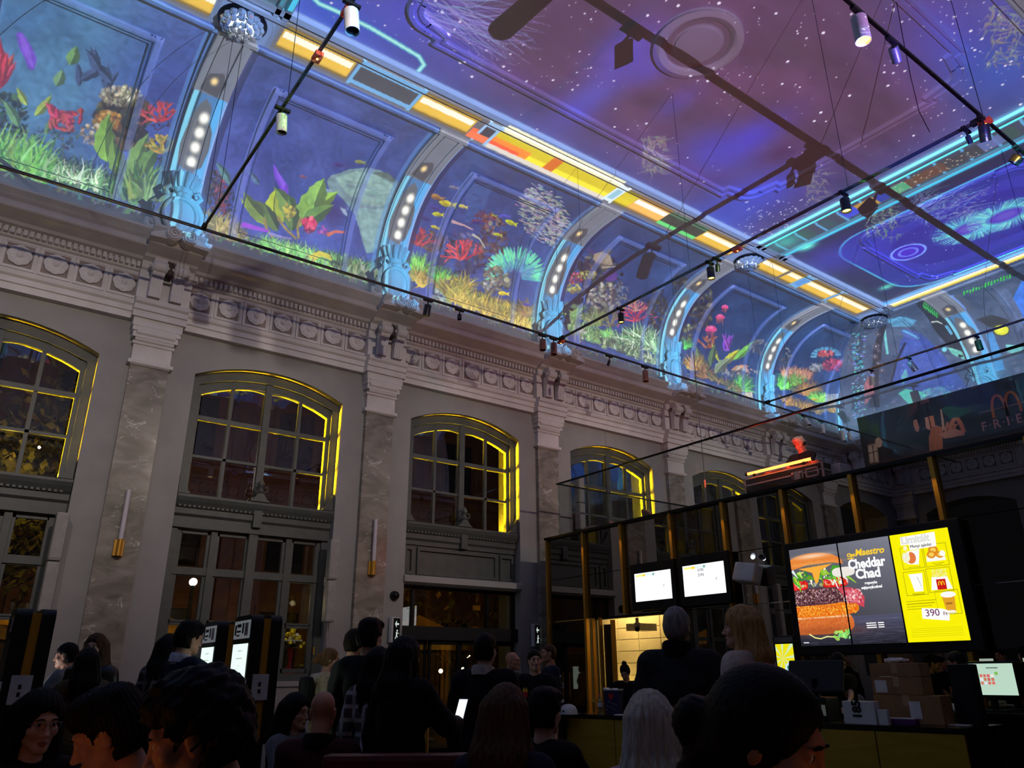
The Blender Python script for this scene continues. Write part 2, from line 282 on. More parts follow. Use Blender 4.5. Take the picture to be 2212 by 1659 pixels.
    B.bush(1230, 690, 44, [(110, 150, 70), (130, 166, 80), (80, 116, 60)], 110, .8, 5); B.bush(1286, 700, 44, [(120, 130, 76), (90, 106, 60)], 90, .7, 5); B.grass(1228, 712, 1310, 745, 34, 300, [(110, 150, 80), (76, 106, 60), (150, 176, 120)], 4); B.bush(1312, 728, 26, [(120, 190, 90), (150, 206, 120)], 60, 1.2, 4); B.reef(1252, 722, 14, 18, [(170, 170, 160), (120, 116, 110), (196, 196, 190)], 60, .3)
    for (x, y, r) in [(1350, 745, 44), (1378, 740, 50), (1402, 752, 54), (1420, 760, 40), (1362, 765, 36)]: B.bush(x, y, r, PAL, 100, 1.0, 4)
    B.grass(1300, 742, 1430, 790, 22, 260, [(90, 120, 80), (60, 84, 50), (160, 180, 140)], 4)
    # bay 4
    B.reef(1512, 660, 28, 56, [(66, 66, 58), (90, 88, 74), (44, 46, 46), (120, 116, 96)], 240, .22); B.reef(1484, 720, 14, 18, [(130, 128, 84), (100, 100, 66), (150, 146, 100)], 60, .35)
    for (x, y, r) in [(1566, 663, 8), (1556, 685, 10), (1536, 712, 13)]:
        for k in range(7): B.stroke([(x - r * .7 + k * r * .23, y + 2), (x - r * .7 + k * r * .2 + R(-3, 3), y + r * R(.9, 1.8))], 2.2, .8, jit((190, 72, 84), 20), .9)
        B.poly([(x + r * math.cos(t), y + 2 - r * .85 * math.sin(t)) for t in np.linspace(0, PI, 12)] + [(x - r * .7, y + r * .3), (x + r * .7, y + r * .3)], (226, 64, 140)); B.ell(x - 1, y - r * .35, r * .5, r * .2, (244, 120, 180), .8)
    B.coral(1530, 752, 30, (176, 96, 66), 5, 5, .7)
    for k in range(12): B.leaf(1570 + R(-4, 6), 758, R(26, 40), R(-.25, .3), 7, jit((130, 66, 206), 24))
    for (x, y, L, a, w, col) in [(1554, 782, 44, -.45, 8, (176, 186, 50)), (1560, 790, 52, .75, 16, (196, 196, 30)), (1584, 778, 66, .95, 15, (110, 190, 70)), (1535, 790, 50, .1, 16, (84, 120, 76)), (1520, 800, 54, -.35, 20, (110, 140, 96)), (1545, 808, 50, .5, 22, (130, 156, 120)), (1530, 812, 50, -.2, 22, (100, 130, 96)), (1580, 800, 40, 1.2, 12, (190, 130, 84))]: B.leaf(x, y, L, a, w, col)
    B.reef(1640, 750, 20, 16, [(116, 122, 140), (140, 146, 156), (90, 96, 120)], 70, .3); B.bush(1476, 752, 26, [(84, 190, 84), (60, 150, 64)], 60, 1.0, 3.6); B.bush(1496, 796, 38, TAN, 150, 1.2, 3.6); B.bush(1520, 815, 30, [(110, 84, 50), (140, 104, 60)], 80, 1.2, 3.6)
    B.reef(1598, 806, 40, 12, [(170, 176, 170), (140, 146, 140), (196, 150, 140)], 90, .4); B.bush(1600, 842, 36, [(76, 176, 76), (100, 200, 90), (50, 120, 50)], 130, 1.3, 3.6); B.grass(1530, 815, 1600, 850, 18, 160, [(90, 110, 60), (140, 110, 60), (60, 80, 50)], 3.4); B.poly([(1600, 850), (1625, 846), (1626, 860), (1604, 858)], (196, 190, 170)); B.poly([(1474, 812), (1520, 826), (1536, 838), (1480, 826)], (160, 170, 160), .8)
    # bay 5
    B.reef(1786, 776, 22, 12, [(70, 60, 90), (50, 50, 80)], 40)
    for k in range(130): a = R(-1.7, 1.5); B.stroke([(1784 + 20 * math.sin(a), 770 - 13 * math.cos(a)), (1784 + 33 * math.sin(a), 770 - 21 * math.cos(a))], 1.6, .8, jit((80, 160, 210), 20), .7)
    B.reef(1784, 764, 17, 7, [(220, 84, 96), (196, 60, 80), (236, 120, 120)], 90, .6); B.reef(1798, 788, 22, 13, [(190, 50, 100), (150, 40, 86), (206, 80, 120)], 120, .4); B.reef(1763, 794, 15, 9, [(176, 180, 196), (150, 156, 176), (200, 204, 214)], 50, .5); B.reef(1697, 770, 14, 20, [(110, 120, 130), (70, 90, 120), (140, 146, 130)], 60, .25)
    B.grass(1690, 812, 1750, 816, 22, 300, [(206, 136, 110), (176, 116, 92), (190, 150, 110)], 3); B.bush(1692, 838, 34, [(90, 206, 60), (60, 176, 56), (120, 220, 90)], 150, 1.1, 3); B.bush(1720, 830, 30, [(90, 190, 60), (120, 160, 60)], 90, 1.1, 3); B.bush(1744, 850, 40, [(166, 120, 56), (140, 100, 50)], 150, 1.2, 3); B.bush(1768, 866, 28, [(90, 196, 60), (130, 210, 80)], 90, 1.2, 3); B.grass(1680, 868, 1770, 890, 20, 260, TAN, 3); B.bush(1800, 888, 30, TAN, 100, 1.1, 3); B.fish(1760, 863, 16, (226, 196, 20)); B.poly([(1782, 852), (1816, 852), (1816, 878), (1784, 874)], (170, 176, 180), .7)
    for _ in range(500): c.ell((R(2.5, 22), R(.9, ARC)), .008, .008, (130, 150, 210), .5, 0, 5)
    # unseen bays behind the camera: weed only
    for b in (-2, -1):
        for _ in range(500): c.blade((R(P0Y + BAY * b, P0Y + BAY * (b + 1) - (2 if b == -1 else 0)), R(.5, .9)), R(.2, .6), R(-.2, .2), .05, jit(GR[int(R(0, 4))], 16))
    # grain of the footage and the dark mask at the foot of the cove
    c.a *= (1 + .18 * smooth_noise(H, W, 420, 77) + .12 * n2)[..., None]; g = c.a.mean(-1, keepdims=True); c.a[:] = g + (c.a - g) * .90
    c.a[:int(.56 * c.res)] = (40, 41, 42)
    for _ in range(700):
        u = R(BY, FY); c.blade((u, R(.46, .56)), R(.08, .22), R(-.2, .2), .045, jit((84, 104, 80), 40), R(.4, .9))
    for b in range(-2, 5):                   # the film traces the panel frames of the cove
        y0 = P0Y + BAY * b
        for (a, e, col) in ((.92, 1.06, (128, 142, 226)), (BAY - 1.06, BAY - .92, (110, 132, 214))): c.rect(y0 + a, y0 + e, .62, ARC - .72, col, .42)
        c.rect(y0 + .92, y0 + BAY - .92, ARC - .86, ARC - .72, (116, 134, 220), .42); c.rect(y0 + .34, y0 + .46, .5, ARC - .1, (22, 24, 54), .55); c.rect(y0 + BAY - .42, y0 + BAY - .33, .5, ARC - .1, (90, 140, 196), .5); c.rect(y0 + .34, y0 + BAY - .34, ARC - .16, ARC - .06, (86, 140, 200), .45)
    ribs(c, [P0Y + BAY * k for k in range(-2, 6)])
    return c

def ribs(c, ys):
    for y in ys:
        c.rect(y - .33, y + .33, .1, ARC, (72, 118, 170)); c.a[:int(.5 * c.res), max(0, int((y - .33 - c.u0) * c.res)):max(0, int((y + .33 - c.u0) * c.res))] = (60, 100, 140)
        for (o, w, col) in [(-.31, .025, (30, 34, 40)), (-.25, .04, (120, 200, 226)), (.20, .07, (84, 170, 232)), (.30, .025, (130, 166, 220)), (.10, .018, (60, 120, 176)), (-.10, .015, (60, 116, 170)), (-.17, .02, (60, 90, 110))]:
            c.rect(y + o - w, y + o + w, .1, ARC, col)
        c.glow((y + .04, .95), .34, .5, (90, 190, 240), .8)
        P = [(-.20, 1.62), (.06, 1.54), (.20, 1.72), (.25, 2.05), (.22, 2.35), (.12, 2.55), (.08, 2.8), (-.05, 2.92), (-.12, 2.8), (-.2, 2.45), (-.24, 2.0)]
        c.poly([(y + a, v) for a, v in P], (92, 98, 104))
        for a in (-.1, .1): c.rect(y + a - .015, y + a + .015, 1.5, 2.5, (120, 122, 126), .6)
        for k in range(4):
            v = 1.76 + k * .27; c.ell((y + .02, v), .09, .14, (116, 118, 116), .8); c.glow((y + .02, v), .085, .105, (252, 252, 236), 1.0, 1.8); c.glow((y + .02, v), .055, .07, (255, 255, 250), 1.0, 2)
        c.rect(y - .32, y + .32, 3.0, ARC, (112, 112, 122), .92); c.poly([(y - .22, 3.05), (y + .1, 3.0), (y + .16, 3.3), (y + .05, 3.5), (y - .16, 3.4)], (74, 74, 80)); c.glow((y - .04, 3.28), .06, .08, (255, 222, 150), 1.0, 1.5)

def paint_bridge(u1):                      # the end wall shows a control room
    c = Canvas(0, u1, 0, ARC + .02, RES, (62, 78, 108)); n = smooth_noise(c.H, c.W, 20, 9); c.a += (n * 34)[..., None]; B = Brush(c, 'f')
    for u0 in (8.9, 11.2): c.poly([(u0 + .5, .9), (u0 + 2.0, .9), (u0 + 1.8, 3.2), (u0 + .7, 3.2)], (54, 96, 186))
    B.poly([(1926, 830), (1945, 735), (1968, 712), (2000, 730), (2040, 770), (2062, 800), (2090, 840), (2000, 850)], (56, 78, 160)); B.poly([(1940, 815), (1955, 745), (1972, 725), (2000, 745), (2036, 785), (2066, 830), (1990, 830)], (60, 84, 172))
    for k in range(40): B.ell(R(1945, 2050), R(735, 830), 1, 1, (160, 180, 230), .8, 0, 5)
    B.poly([(2185, 650), (2212, 600), (2240, 600), (2240, 720), (2200, 690)], (60, 120, 226)); B.poly([(2150, 640), (2172, 620), (2212, 690), (2200, 720)], (86, 104, 140))
    B.poly([(1976, 656), (2006, 648), (2040, 680), (2082, 740), (2092, 762), (2060, 766), (2020, 715)], (26, 32, 40)); B.poly([(2016, 648), (2060, 636), (2092, 664), (2074, 680)], (96, 130, 200)); B.poly([(2060, 640), (2074, 634), (2106, 668), (2094, 676)], (70, 80, 100))
    for k in range(7): x = 1994 + k * 4.6; B.stroke([(x, 660 + k * 3.4 - 5), (x + 3, 660 + k * 3.4 + 7), (x + 5, 660 + k * 3.4 - 3)], 2.4, 2.4, (60, 216, 90))
    for k in range(16): x = 2082 + k * 6.6; y = 636 - k * 2.4; B.stroke([(x, y + R(-2, 2)), (x + 1, y - R(3, 9))], 3.2, 3, (56, 206, 66))
    B.poly([(2040, 704), (2060, 698), (2072, 714), (2054, 724)], (96, 180, 226)); B.stroke([(2012, 696), (2024, 694), (2036, 700)], 3, 2, (190, 200, 190)); B.poly([(2108, 690), (2140, 680), (2178, 690), (2180, 704), (2140, 708)], (44, 46, 46)); B.ell(2163, 713, 19, 14, (60, 66, 40)); B.ell(2163, 713, 16, 11, (222, 226, 10)); B.ell(2160, 710, 9, 6, (246, 246, 60), .8)
    B.poly([(1916, 690), (1944, 684), (1980, 692), (1968, 706), (1926, 706)], (90, 170, 214), .7); B.ell(1966, 722, 22, 9, (76, 96, 170), 1, .35); B.stroke([(1950, 714), (1964, 720), (1986, 732)], 5, 3, (90, 170, 226)); B.stroke([(1909, 706), (1913, 735), (1917, 765)], 6, 5, (110, 196, 200)); B.stroke([(1956, 740), (1936, 780), (1924, 830)], 5, 4, (20, 24, 34))
    B.poly([(2046, 750), (2056, 752), (2090, 764), (2106, 780), (2080, 776), (2056, 764)], (110, 196, 180)); B.ell(2040, 755, 6, 5, (110, 200, 220)); B.stroke([(2070, 768), (2080, 770)], 7, 4, (24, 40, 40)); B.poly([(1946, 812), (1956, 796), (1962, 812), (1950, 832)], (84, 160, 180)); B.poly([(2172, 744), (2196, 746), (2212, 752), (2196, 768), (2176, 760)], (110, 196, 196)); B.stroke([(2136, 720), (2150, 756), (2160, 800)], 16, 20, (70, 140, 206))
    B.poly([(1876, 880), (1884, 770), (1900, 705), (1916, 700), (1906, 740), (1898, 810), (1900, 880)], (30, 32, 40)); B.poly([(1838, 890), (1842, 800), (1856, 720), (1870, 704), (1862, 770), (1854, 890)], (46, 64, 86))
    for (x, y, r) in [(1896, 722, 6), (1892, 748, 8), (1890, 770, 7), (1898, 758, 5), (1898, 785, 6), (1905, 800, 6), (1886, 825, 5), (1900, 826, 4)]: B.ell(x, y, r, r * .8, (90, 80, 96)); B.ell(x, y, r * .6, r * .5, (40, 38, 46)); B.ell(x, y, r * .25, r * .2, (170, 180, 206))
    for k in range(150): x, y = R(1838, 1866), R(716, 905); B.stroke([(x, y), (x + R(2, 6), y - 1)], R(1.5, 3.5), 1.5, jit((100, 170, 214), 60), .9)
    B.poly([(1866, 830), (1884, 800), (1888, 850), (1868, 876)], (150, 92, 100)); B.poly([(1860, 915), (1990, 868), (2060, 850), (2060, 880), (1960, 920), (1860, 945)], (52, 58, 70)); B.poly([(1940, 850), (1956, 840), (1990, 846), (2010, 838), (2014, 850), (1990, 862), (1964, 874)], (84, 190, 176)); B.poly([(1990, 846), (2030, 834), (2060, 850), (2020, 862)], (80, 130, 180), .8); B.poly([(2092, 802), (2112, 800), (2112, 816), (2098, 828)], (110, 180, 214))
    for k in range(60): x = R(1870, 2080); B.stroke([(x, y0 := 900 - (x - 1870) * .3 + R(-16, 12)), (x + R(3, 9), y0 - 2)], R(1.5, 3), 1.5, jit((110, 150, 170), 50), .8)
    c.a *= (1 + .2 * smooth_noise(c.H, c.W, 200, 78))[..., None]
    ribs(c, [4.6, 9.2])
    return c

def paint_ceiling():
    c = Canvas(2.4, 11.5, BY + 2.4, FY - 2.4, RES, (64, 52, 92))
    H, W = c.H, c.W; X, Y = np.meshgrid(c.u0 + np.arange(W) / c.res, c.v0 + np.arange(H) / c.res)
    n1 = smooth_noise(H, W, 14, 21); n2 = smooth_noise(H, W, 50, 22)
    e = np.clip(1 - np.minimum.reduce([X - 3.4, 10.4 - X, Y - 2.6, 14.6 - Y]) / 1.6, 0, 1)
    base = np.stack([82 + n1 * 22, 60 + n1 * 8, 92 + n1 * 20], -1); blue = np.stack([56 + n1 * 16, 70 + n1 * 20, 150 + n1 * 34], -1)
    c.a[:] = base * (1 - .75 * e[..., None]) + blue * .75 * e[..., None] + (n2 * 6)[..., None]
    for (x, y, ru, rv, col, al) in [(1352, 110, .7, .5, (88, 74, 190), .9), (1400, 150, .4, .35, (84, 70, 180), .7), (1270, 215, 1.0, .4, (76, 78, 190), .8), (1460, 225, .5, .25, (74, 66, 170), .6), (1620, 300, .8, .45, (64, 62, 200), .85), (1545, 330, .7, .9, (58, 66, 190), .8), (1640, 420, 1.3, .9, (52, 72, 206), .85), (1560, 470, 1.0, .8, (48, 76, 190), .8), (700, 30, 1.0, 1.6, (52, 82, 200), .8), (1010, 120, .8, .5, (66, 74, 170), .6), (2050, 100, .7, 1.4, (70, 70, 180), .7), (2150, 160, .8, 1.2, (44, 84, 176), .8), (900, 30, .7, .9, (62, 70, 190), .8)]:
        c.glow(CE(x, y), ru, rv, col, al)
    c.glow(CE(1690, 330), .4, .3, (64, 44, 90), .8); c.glow(CE(1180, 60), 1.2, .9, (78, 56, 88), .6)
    def pick(px, py, sx, sy): return CE(px + R(-sx, sx), py + R(-sy, sy))
    for _ in range(2400):
        u, v = R(3.4, 10.4), R(1, 14.4); k = R(0, 1)
        if n1[int((v - c.v0) * c.res), int((u - c.u0) * c.res)] + .35 * (u - 4) / 6 < R(-.1, .6): continue
        r = .012 + .020 * k ** 3; c.ell((u, v), r, r, (226, 216, 240), .45 + .55 * k, 0, 7)
    for _ in range(90): u, v = pick(1680, 470, 70, 40); c.ell((u, v), .022, .022, (216, 216, 246), R(.4, .9), 0, 7)
    for _ in range(70):                                            # drifting tentacles
        u, v = pick(950, 20, 55, 30); p = [(u, v)]; a = R(.9, 1.9)
        for k in range(9): a += R(-.35, .35); p.append((p[-1][0] + .17 * math.cos(a) * .7, p[-1][1] + .17 * math.sin(a)))
        c.stroke(p, .018, .008, jit((140, 140, 206), 26), R(.3, .75))
    for (x, y, n, s) in [(1410, 335, 150, 26), (1762, 400, 70, 22), (2165, 75, 120, 40), (1720, 385, 20, 10)]:
        for _ in range(n): u, v = pick(x, y, s, s * 1.6); c.blade((u, v), R(.1, .25), R(-.25, .25), .04, jit((130, 130, 130), 18), .55)
    for (a, col, al) in ((.74, (116, 108, 124), .5), (.56, (70, 54, 76), .75), (.42, (104, 90, 120), .6)): c.ell((6.9, 8.4), a, a, col, al, 0, 40)
    # neighbouring fields: pipes and cyan neon lines
    pipe = [CE(*q) for q in [(660, -20), (690, 8), (740, 30), (800, 60), (860, 95), (905, 122), (916, 140), (900, 158), (896, 175), (880, 180), (862, 170)]]
    for w, col in ((.11, (70, 150, 190)), (.07, (126, 210, 210)), (.025, (190, 240, 230))): c.stroke(pipe, w, w, col, .9)
    # end fields (both ends alike), dark with a neon oval
    for (ya, yb) in ((15.55, 20.6), (BY + 2.5, 1.6)):
        c.rect(3.5, 10.4, ya, yb, (36, 46, 78)); c.rect(3.9, 10.0, ya + .35, yb - .35, (40, 44, 90))
        def rr(u0, u1, v0, v1, r, n=8):
            o = []
            for (cx, cy, a0) in [(u1 - r, v1 - r, 0), (u0 + r, v1 - r, 90), (u0 + r, v0 + r, 180), (u1 - r, v0 + r, 270)]:
                o += [(cx + r * math.cos(math.radians(a0 + 90 * k / n)), cy + r * math.sin(math.radians(a0 + 90 * k / n))) for k in range(n + 1)]
            return o
        for (m, col) in ((0, (70, 170, 220)), (.05, (44, 52, 150)), (.55, (52, 54, 168)), (.9, (46, 44, 150))): c.poly(rr(4.3 + m, 9.5 - m, ya + .5 + m, yb - .55 - m, .9), col)
        for _ in range(160): c.ell((R(4.3, 9.4), R(ya + .6, yb - .6)), .014, .014, (190, 196, 240), R(.3, .9), 0, 7)
    c.glow(CE(1800, 560), 1.0, .8, (60, 66, 190), .7)
    u, v = CE(1962, 545); c.ell((u, v), .42, .42, (120, 150, 250)); c.ell((u, v), .36, .36, (60, 40, 190)); c.ell((u, v), .24, .24, (120, 140, 250), .8); c.ell((u, v), .18, .18, (70, 40, 200))
    for (x, y, rr_) in [(2095, 492, .72), (2172, 466, .70)]:        # two glowing jellies
        u, v = CE(x, y); c.glow((u, v), rr_ * .9, rr_ * .8, (86, 170, 214), .8, 1.5); c.ell((u, v), rr_ * .6, rr_ * .42, (70, 50, 180), .8); c.ell((u, v), rr_ * .3, rr_ * .22, (226, 220, 244), .9)
        c.ell((u, v), rr_ * .72, rr_ * .5, (96, 200, 214), .45); c.ell((u, v), rr_ * .5, rr_ * .34, (84, 50, 190), .8)
        for k in range(150): a = R(0, 2 * PI); c.stroke([(u + rr_ * .6 * math.cos(a), v + rr_ * .5 * math.sin(a)), (u + rr_ * 1.15 * math.cos(a + .2), v + rr_ * .95 * math.sin(a + .2))], .018, .01, jit((120, 220, 220), 30), .7)
    for _ in range(260):
        u, v = pick(2035, 445, 66, 30); c.stroke([(u, v), (u + R(-.5, .5), v + R(-.2, .3))], .016, .008, jit((130, 160, 200), 30), R(.4, .8))
    for _ in range(90): u, v = pick(1905, 480, 34, 34); c.blade((u, v), R(.1, .3), R(-.3, .3), .05, jit((120, 140, 130), 20), .6)
    # beams: grey, with the tubes and pipes of a machine along them
    def beamv(y0, y1): c.rect(2.4, 3.5, y0, y1, (100, 100, 108)); c.rect(3.32, 3.62, y0, y1, (104, 128, 176)); c.rect(2.4, 2.62, y0, y1, (104, 112, 128))
    beamv(BY, FY)
    c.rect(10.3, 11.5, BY, FY, (96, 96, 110)); c.rect(10.6, 11.0, 0, FY, (196, 160, 70)); c.rect(10.72, 10.86, 0, FY, (250, 226, 150))
    def yv(px, py): return CE(px, py)[1]
    def tube(a, b, col=(236, 190, 60), core=(255, 250, 226), u=2.98):
        y0, y1 = yv(*a), yv(*b); c.rect(u - .30, u + .24, y0, y1, np.array(col) * .55); c.rect(u - .24, u + .18, y0, y1, np.array(col) * .88)
        c.rect(u - .2, u - .02, y0 + .02, y1 - .02, col); c.rect(u - .02, u + .13, y0 + .03, y1 - .03, core)
    def link(a, b, col=(70, 74, 82), edge=(110, 170, 220)):
        y0, y1 = yv(*a), yv(*b); c.rect(2.66, 3.25, y0, y1, col); c.rect(2.66, 2.76, y0, y1, edge); c.rect(3.12, 3.25, y0, y1, edge); c.rect(2.62, 3.3, y0, y0 + .06, edge); c.rect(2.62, 3.3, y1 - .06, y1, edge)
    tube((600, 78), (755, 150)); link((760, 152), (900, 215)); tube((898, 218), (1015, 275))
    y0 = yv(1018, 276); y1 = yv(1065, 300); c.rect(2.72, 2.95, y0, y1, (240, 110, 60)); link((1030, 283), (1062, 298), (60, 60, 70), (150, 190, 230)); c.rect(2.66, 2.86, y0, y1 - .1, (250, 120, 70))
    y0, y1 = yv(1062, 298), yv(1312, 418); c.rect(2.62, 2.74, y0, y1, (224, 216, 204)); c.rect(2.74, 3.16, y0, y1, (216, 196, 16)); c.rect(2.74, 2.88, y0, y1, (250, 236, 40)); c.rect(3.16, 3.38, y0, y1, (240, 240, 206))
    c.rect(2.74, 2.98, y0, y0 + .9, (250, 140, 40)); c.rect(2.74, 3.16, y0 + 1.35, y0 + 1.6, (216, 110, 20)); c.rect(2.74, 2.84, y0, y0 + .7, (255, 90, 50))
    link((1312, 418), (1332, 428), (150, 200, 220), (220, 240, 250)); tube((1330, 428), (1368, 442), (230, 210, 20), (216, 200, 30)); tube((1360, 440), (1437, 468), (250, 190, 90), (255, 250, 240))
    y0, y1 = yv(1432, 470), yv(1514, 506); c.rect(2.68, 3.2, y0, y1, (52, 62, 52)); c.rect(2.68, 2.8, y0, y1, (96, 220, 120)); c.rect(3.1, 3.2, y0, y1, (70, 120, 90))
    tube((1514, 506), (1592, 542)); tube((1640, 563), (1690, 592)); tube((1695, 594), (1722, 606)); link((1722, 606), (1740, 614), (90, 150, 220)); tube((1742, 612), (1795, 640)); link((1795, 640), (1805, 645), (90, 150, 220)); tube((1806, 640), (1866, 672))
    tube((250, -120), (480, 10)); link((505, 30), (560, 62), (110, 120, 130), (130, 190, 220))
    for (ya, yb) in ((14.5, 15.6), (1.55, 2.65)):
        c.rect(3.3, 10.5, ya, yb, (62, 74, 96))
        for (o, w, col) in [(.03, .05, (120, 220, 240)), (.12, .03, (60, 130, 160)), (.25, .035, (80, 210, 220)), (1.04, .05, (60, 190, 230)), (.9, .03, (50, 120, 150))]: c.rect(3.5, 10.5, ya + o - w, ya + o + w, col)
        for k in range(12):
            u0 = 3.7 + k * .55; c.rect(u0, u0 + R(.25, .5), ya + .38, ya + .8, jit((70, 80, 90), 18)); c.rect(u0, u0 + .06, ya + .3, ya + .86, (90, 160, 210))
        for (u0, u1, col) in [(5.4, 5.75, (60, 80, 230)), (5.75, 6.2, (196, 150, 60)), (6.2, 6.45, (40, 60, 170)), (6.45, 6.9, (80, 180, 130)), (6.9, 7.7, (104, 72, 56)), (7.7, 8.4, (60, 64, 70)), (8.4, 8.8, (96, 110, 170))]: c.rect(u0, u1, ya + .42, ya + .78, col, .85)
        for _ in range(40): c.ell((R(6.6, 8.6), ya + R(.4, .8)), .02, .02, (220, 200, 180), .7, 0, 6)
        c.glow((3.95, ya + .5), .35, .3, (60, 220, 200), .6)
    c.glow(CE(1740, 535), .22, .16, (100, 230, 210), .9); c.glow(CE(1915, 620), .2, .14, (100, 226, 200), .9)
    for (ya, yb) in ((20.55, 20.9), (BY + 2.4, BY + 2.8)):
        c.rect(3.4, 10.4, ya - .3, yb + .2, (100, 104, 116)); c.rect(3.5, 10.4, ya - .5, ya - .28, (70, 130, 200)); c.rect(3.6, 10.4, ya - .12, ya + .1, (236, 206, 70)); c.rect(3.6, 10.4, ya - .2, ya - .08, (255, 236, 170))
    for k, (x, y) in enumerate([(2.95, 2.15), (2.95, 14.85), (2.95, 20.75), (10.9, 14.85)]): c.rect(x - .5, x + .5, y - .5, y + .5, (92, 112, 150)); c.rect(x - .42, x + .42, y - .42, y + .42, (100, 126, 176))
    return c

PROJ = np.array([13.05, 6.5, 5.0])          # lens of the projector on the right-hand wall
PROJ_W = 12000.0
def throw_picture():
    W, H = 5120, 1280
    left = paint_aquarium(); far = paint_bridge(RX); ceil = paint_ceiling()
    a0, a1 = PI / 2, 3 * PI / 2
    def rays(w, h):
        az = a0 + (a1 - a0) * (np.arange(w) + .5) / w; nz = (np.arange(h) + .5) / h
        A, Z = np.meshgrid(az, nz); c = np.sqrt(1 - Z * Z); return c * np.cos(A), c * np.sin(A), Z
    # distance to the cove / ceiling on a coarse grid, refined once
    w, h = W // 4, H // 4; dx, dy, dz = rays(w, h); lo = np.zeros((h, w)); hi = np.full((h, w), 60.0)
    def dep(x, y): return np.minimum.reduce([x, RX - x, y - BY, FY - y])
    for _ in range(20):
        m = (lo + hi) / 2; d = dep(PROJ[0] + dx * m, PROJ[1] + dy * m); z = PROJ[2] + dz * m
        out = (d < CX0) | (z > np.where(d < CX0 + CA, cove_z(np.maximum(d, CX0)), CEIL)); hi = np.where(out, m, hi); lo = np.where(out, lo, m)
    rc = (lo + hi) / 2
    yi = np.clip((np.arange(H) + .5) / 4 - .5, 0, h - 1.001); xi = np.clip((np.arange(W) + .5) / 4 - .5, 0, w - 1.001)
    y0 = yi.astype(int); x0 = xi.astype(int); fy = (yi - y0)[:, None]; fx = (xi - x0)[None]
    r = (rc[y0][:, x0] * (1 - fx) + rc[y0][:, x0 + 1] * fx) * (1 - fy) + (rc[y0 + 1][:, x0] * (1 - fx) + rc[y0 + 1][:, x0 + 1] * fx) * fy
    dx, dy, dz = rays(W, H)
    x = (PROJ[0] + dx * r).ravel(); y = (PROJ[1] + dy * r).ravel(); z = (PROJ[2] + dz * r).ravel()
    dl, df, dr, db = x, FY - y, RX - x, y - BY; d = np.minimum.reduce([dl, df, dr, db])
    col = np.zeros((W * H, 3), np.float32); cove = d < CX0 + CA; s = s_of_d(np.clip(d, CX0, CX0 + CA))
    steep = d < .3; s = np.where(steep, np.maximum(z - CZ0, 0), s)
    for m, cv, u in ((cove & (d == dl), left, y), (cove & (d == df), far, x), (cove & (d == dr), left, y), (cove & (d == db), far, x)):
        col[m] = cv.sample(u[m], s[m])
    m = ~cove; col[m] = ceil.sample(x[m], y[m])
    col[z < CZ0 + .02] = 0
    lin = np.maximum(srgb(np.clip(col, 0, 255)) * 1.0 - .006, 0).astype(np.float32)   # stray light of the room is taken off
    # incidence: outward slope of the cove
    q = np.clip(d, CX0 + .02, CX0 + CA); e = .01; sl = (cove_z(q + e) - cove_z(q - e)) / (2 * e); sl = np.where(cove, sl, 0)
    nz = -1 / np.sqrt(1 + sl * sl); nd = sl / np.sqrt(1 + sl * sl)
    fdx, fdy, fdz = dx.ravel(), dy.ravel(), dz.ravel()
    gx = np.where(d == dl, 1, np.where(d == dr, -1, 0)); gy = np.where(d == df, -1, np.where(d == db, 1, 0))
    cosi = -(fdx * nd * gx + fdy * nd * gy + fdz * nz)
    gain = 4 * PI ** 2 * r.ravel() ** 2 / (np.maximum(cosi, .12) * .78 * PROJ_W)
    out = np.ones((W * H, 4), np.float32); out[:, :3] = lin * np.minimum(gain, 6)[:, None].astype(np.float32)
    im = bpy.data.images.new('projected_film', W, H, alpha=False, float_buffer=True)
    im.colorspace_settings.name = 'Non-Color'
    im.pixels.foreach_set(out.ravel()); im.update(); im.pack()
    L = bpy.data.lights.new('projector_beam', 'POINT'); L.energy = PROJ_W; L.shadow_soft_size = 0.004; L.use_nodes = True
    nt = L.node_tree; em = nt.nodes['Emission']; tc = nt.nodes.new('ShaderNodeTexCoord'); sx = nt.nodes.new('ShaderNodeSeparateXYZ'); nt.links.new(tc.outputs['Normal'], sx.inputs[0])
    def M(op, *v):
        n = nt.nodes.new('ShaderNodeMath'); n.operation = op
        for i, k in enumerate(v):
            if isinstance(k, (int, float)): n.inputs[i].default_value = k
            else: nt.links.new(k, n.inputs[i])
        return n.outputs[0]
    nx = M('MULTIPLY', sx.outputs[0], -1.0); ny = M('MULTIPLY', sx.outputs[1], -1.0)
    # azimuth measured from -x so that the half room in front of the lens is one unbroken strip
    u = M('ADD', M('MULTIPLY', M('ARCTAN2', ny, nx), 1 / PI), 0.5)
    front = M('MULTIPLY', M('GREATER_THAN', u, 0.0), M('LESS_THAN', u, 1.0)); front = M('MULTIPLY', front, M('GREATER_THAN', sx.outputs[2], 0.0))
    cb = nt.nodes.new('ShaderNodeCombineXYZ'); nt.links.new(u, cb.inputs[0]); nt.links.new(sx.outputs[2], cb.inputs[1])
    ti = nt.nodes.new('ShaderNodeTexImage'); ti.image = im; ti.extension = 'EXTEND'; nt.links.new(cb.outputs[0], ti.inputs[0])
    nt.links.new(ti.outputs[0], em.inputs[0]); nt.links.new(front, em.inputs[1])
    lo_ = bpy.data.objects.new('projector_beam', L); COL.objects.link(lo_); lo_.location = PROJ
    return lo_
throw_picture()
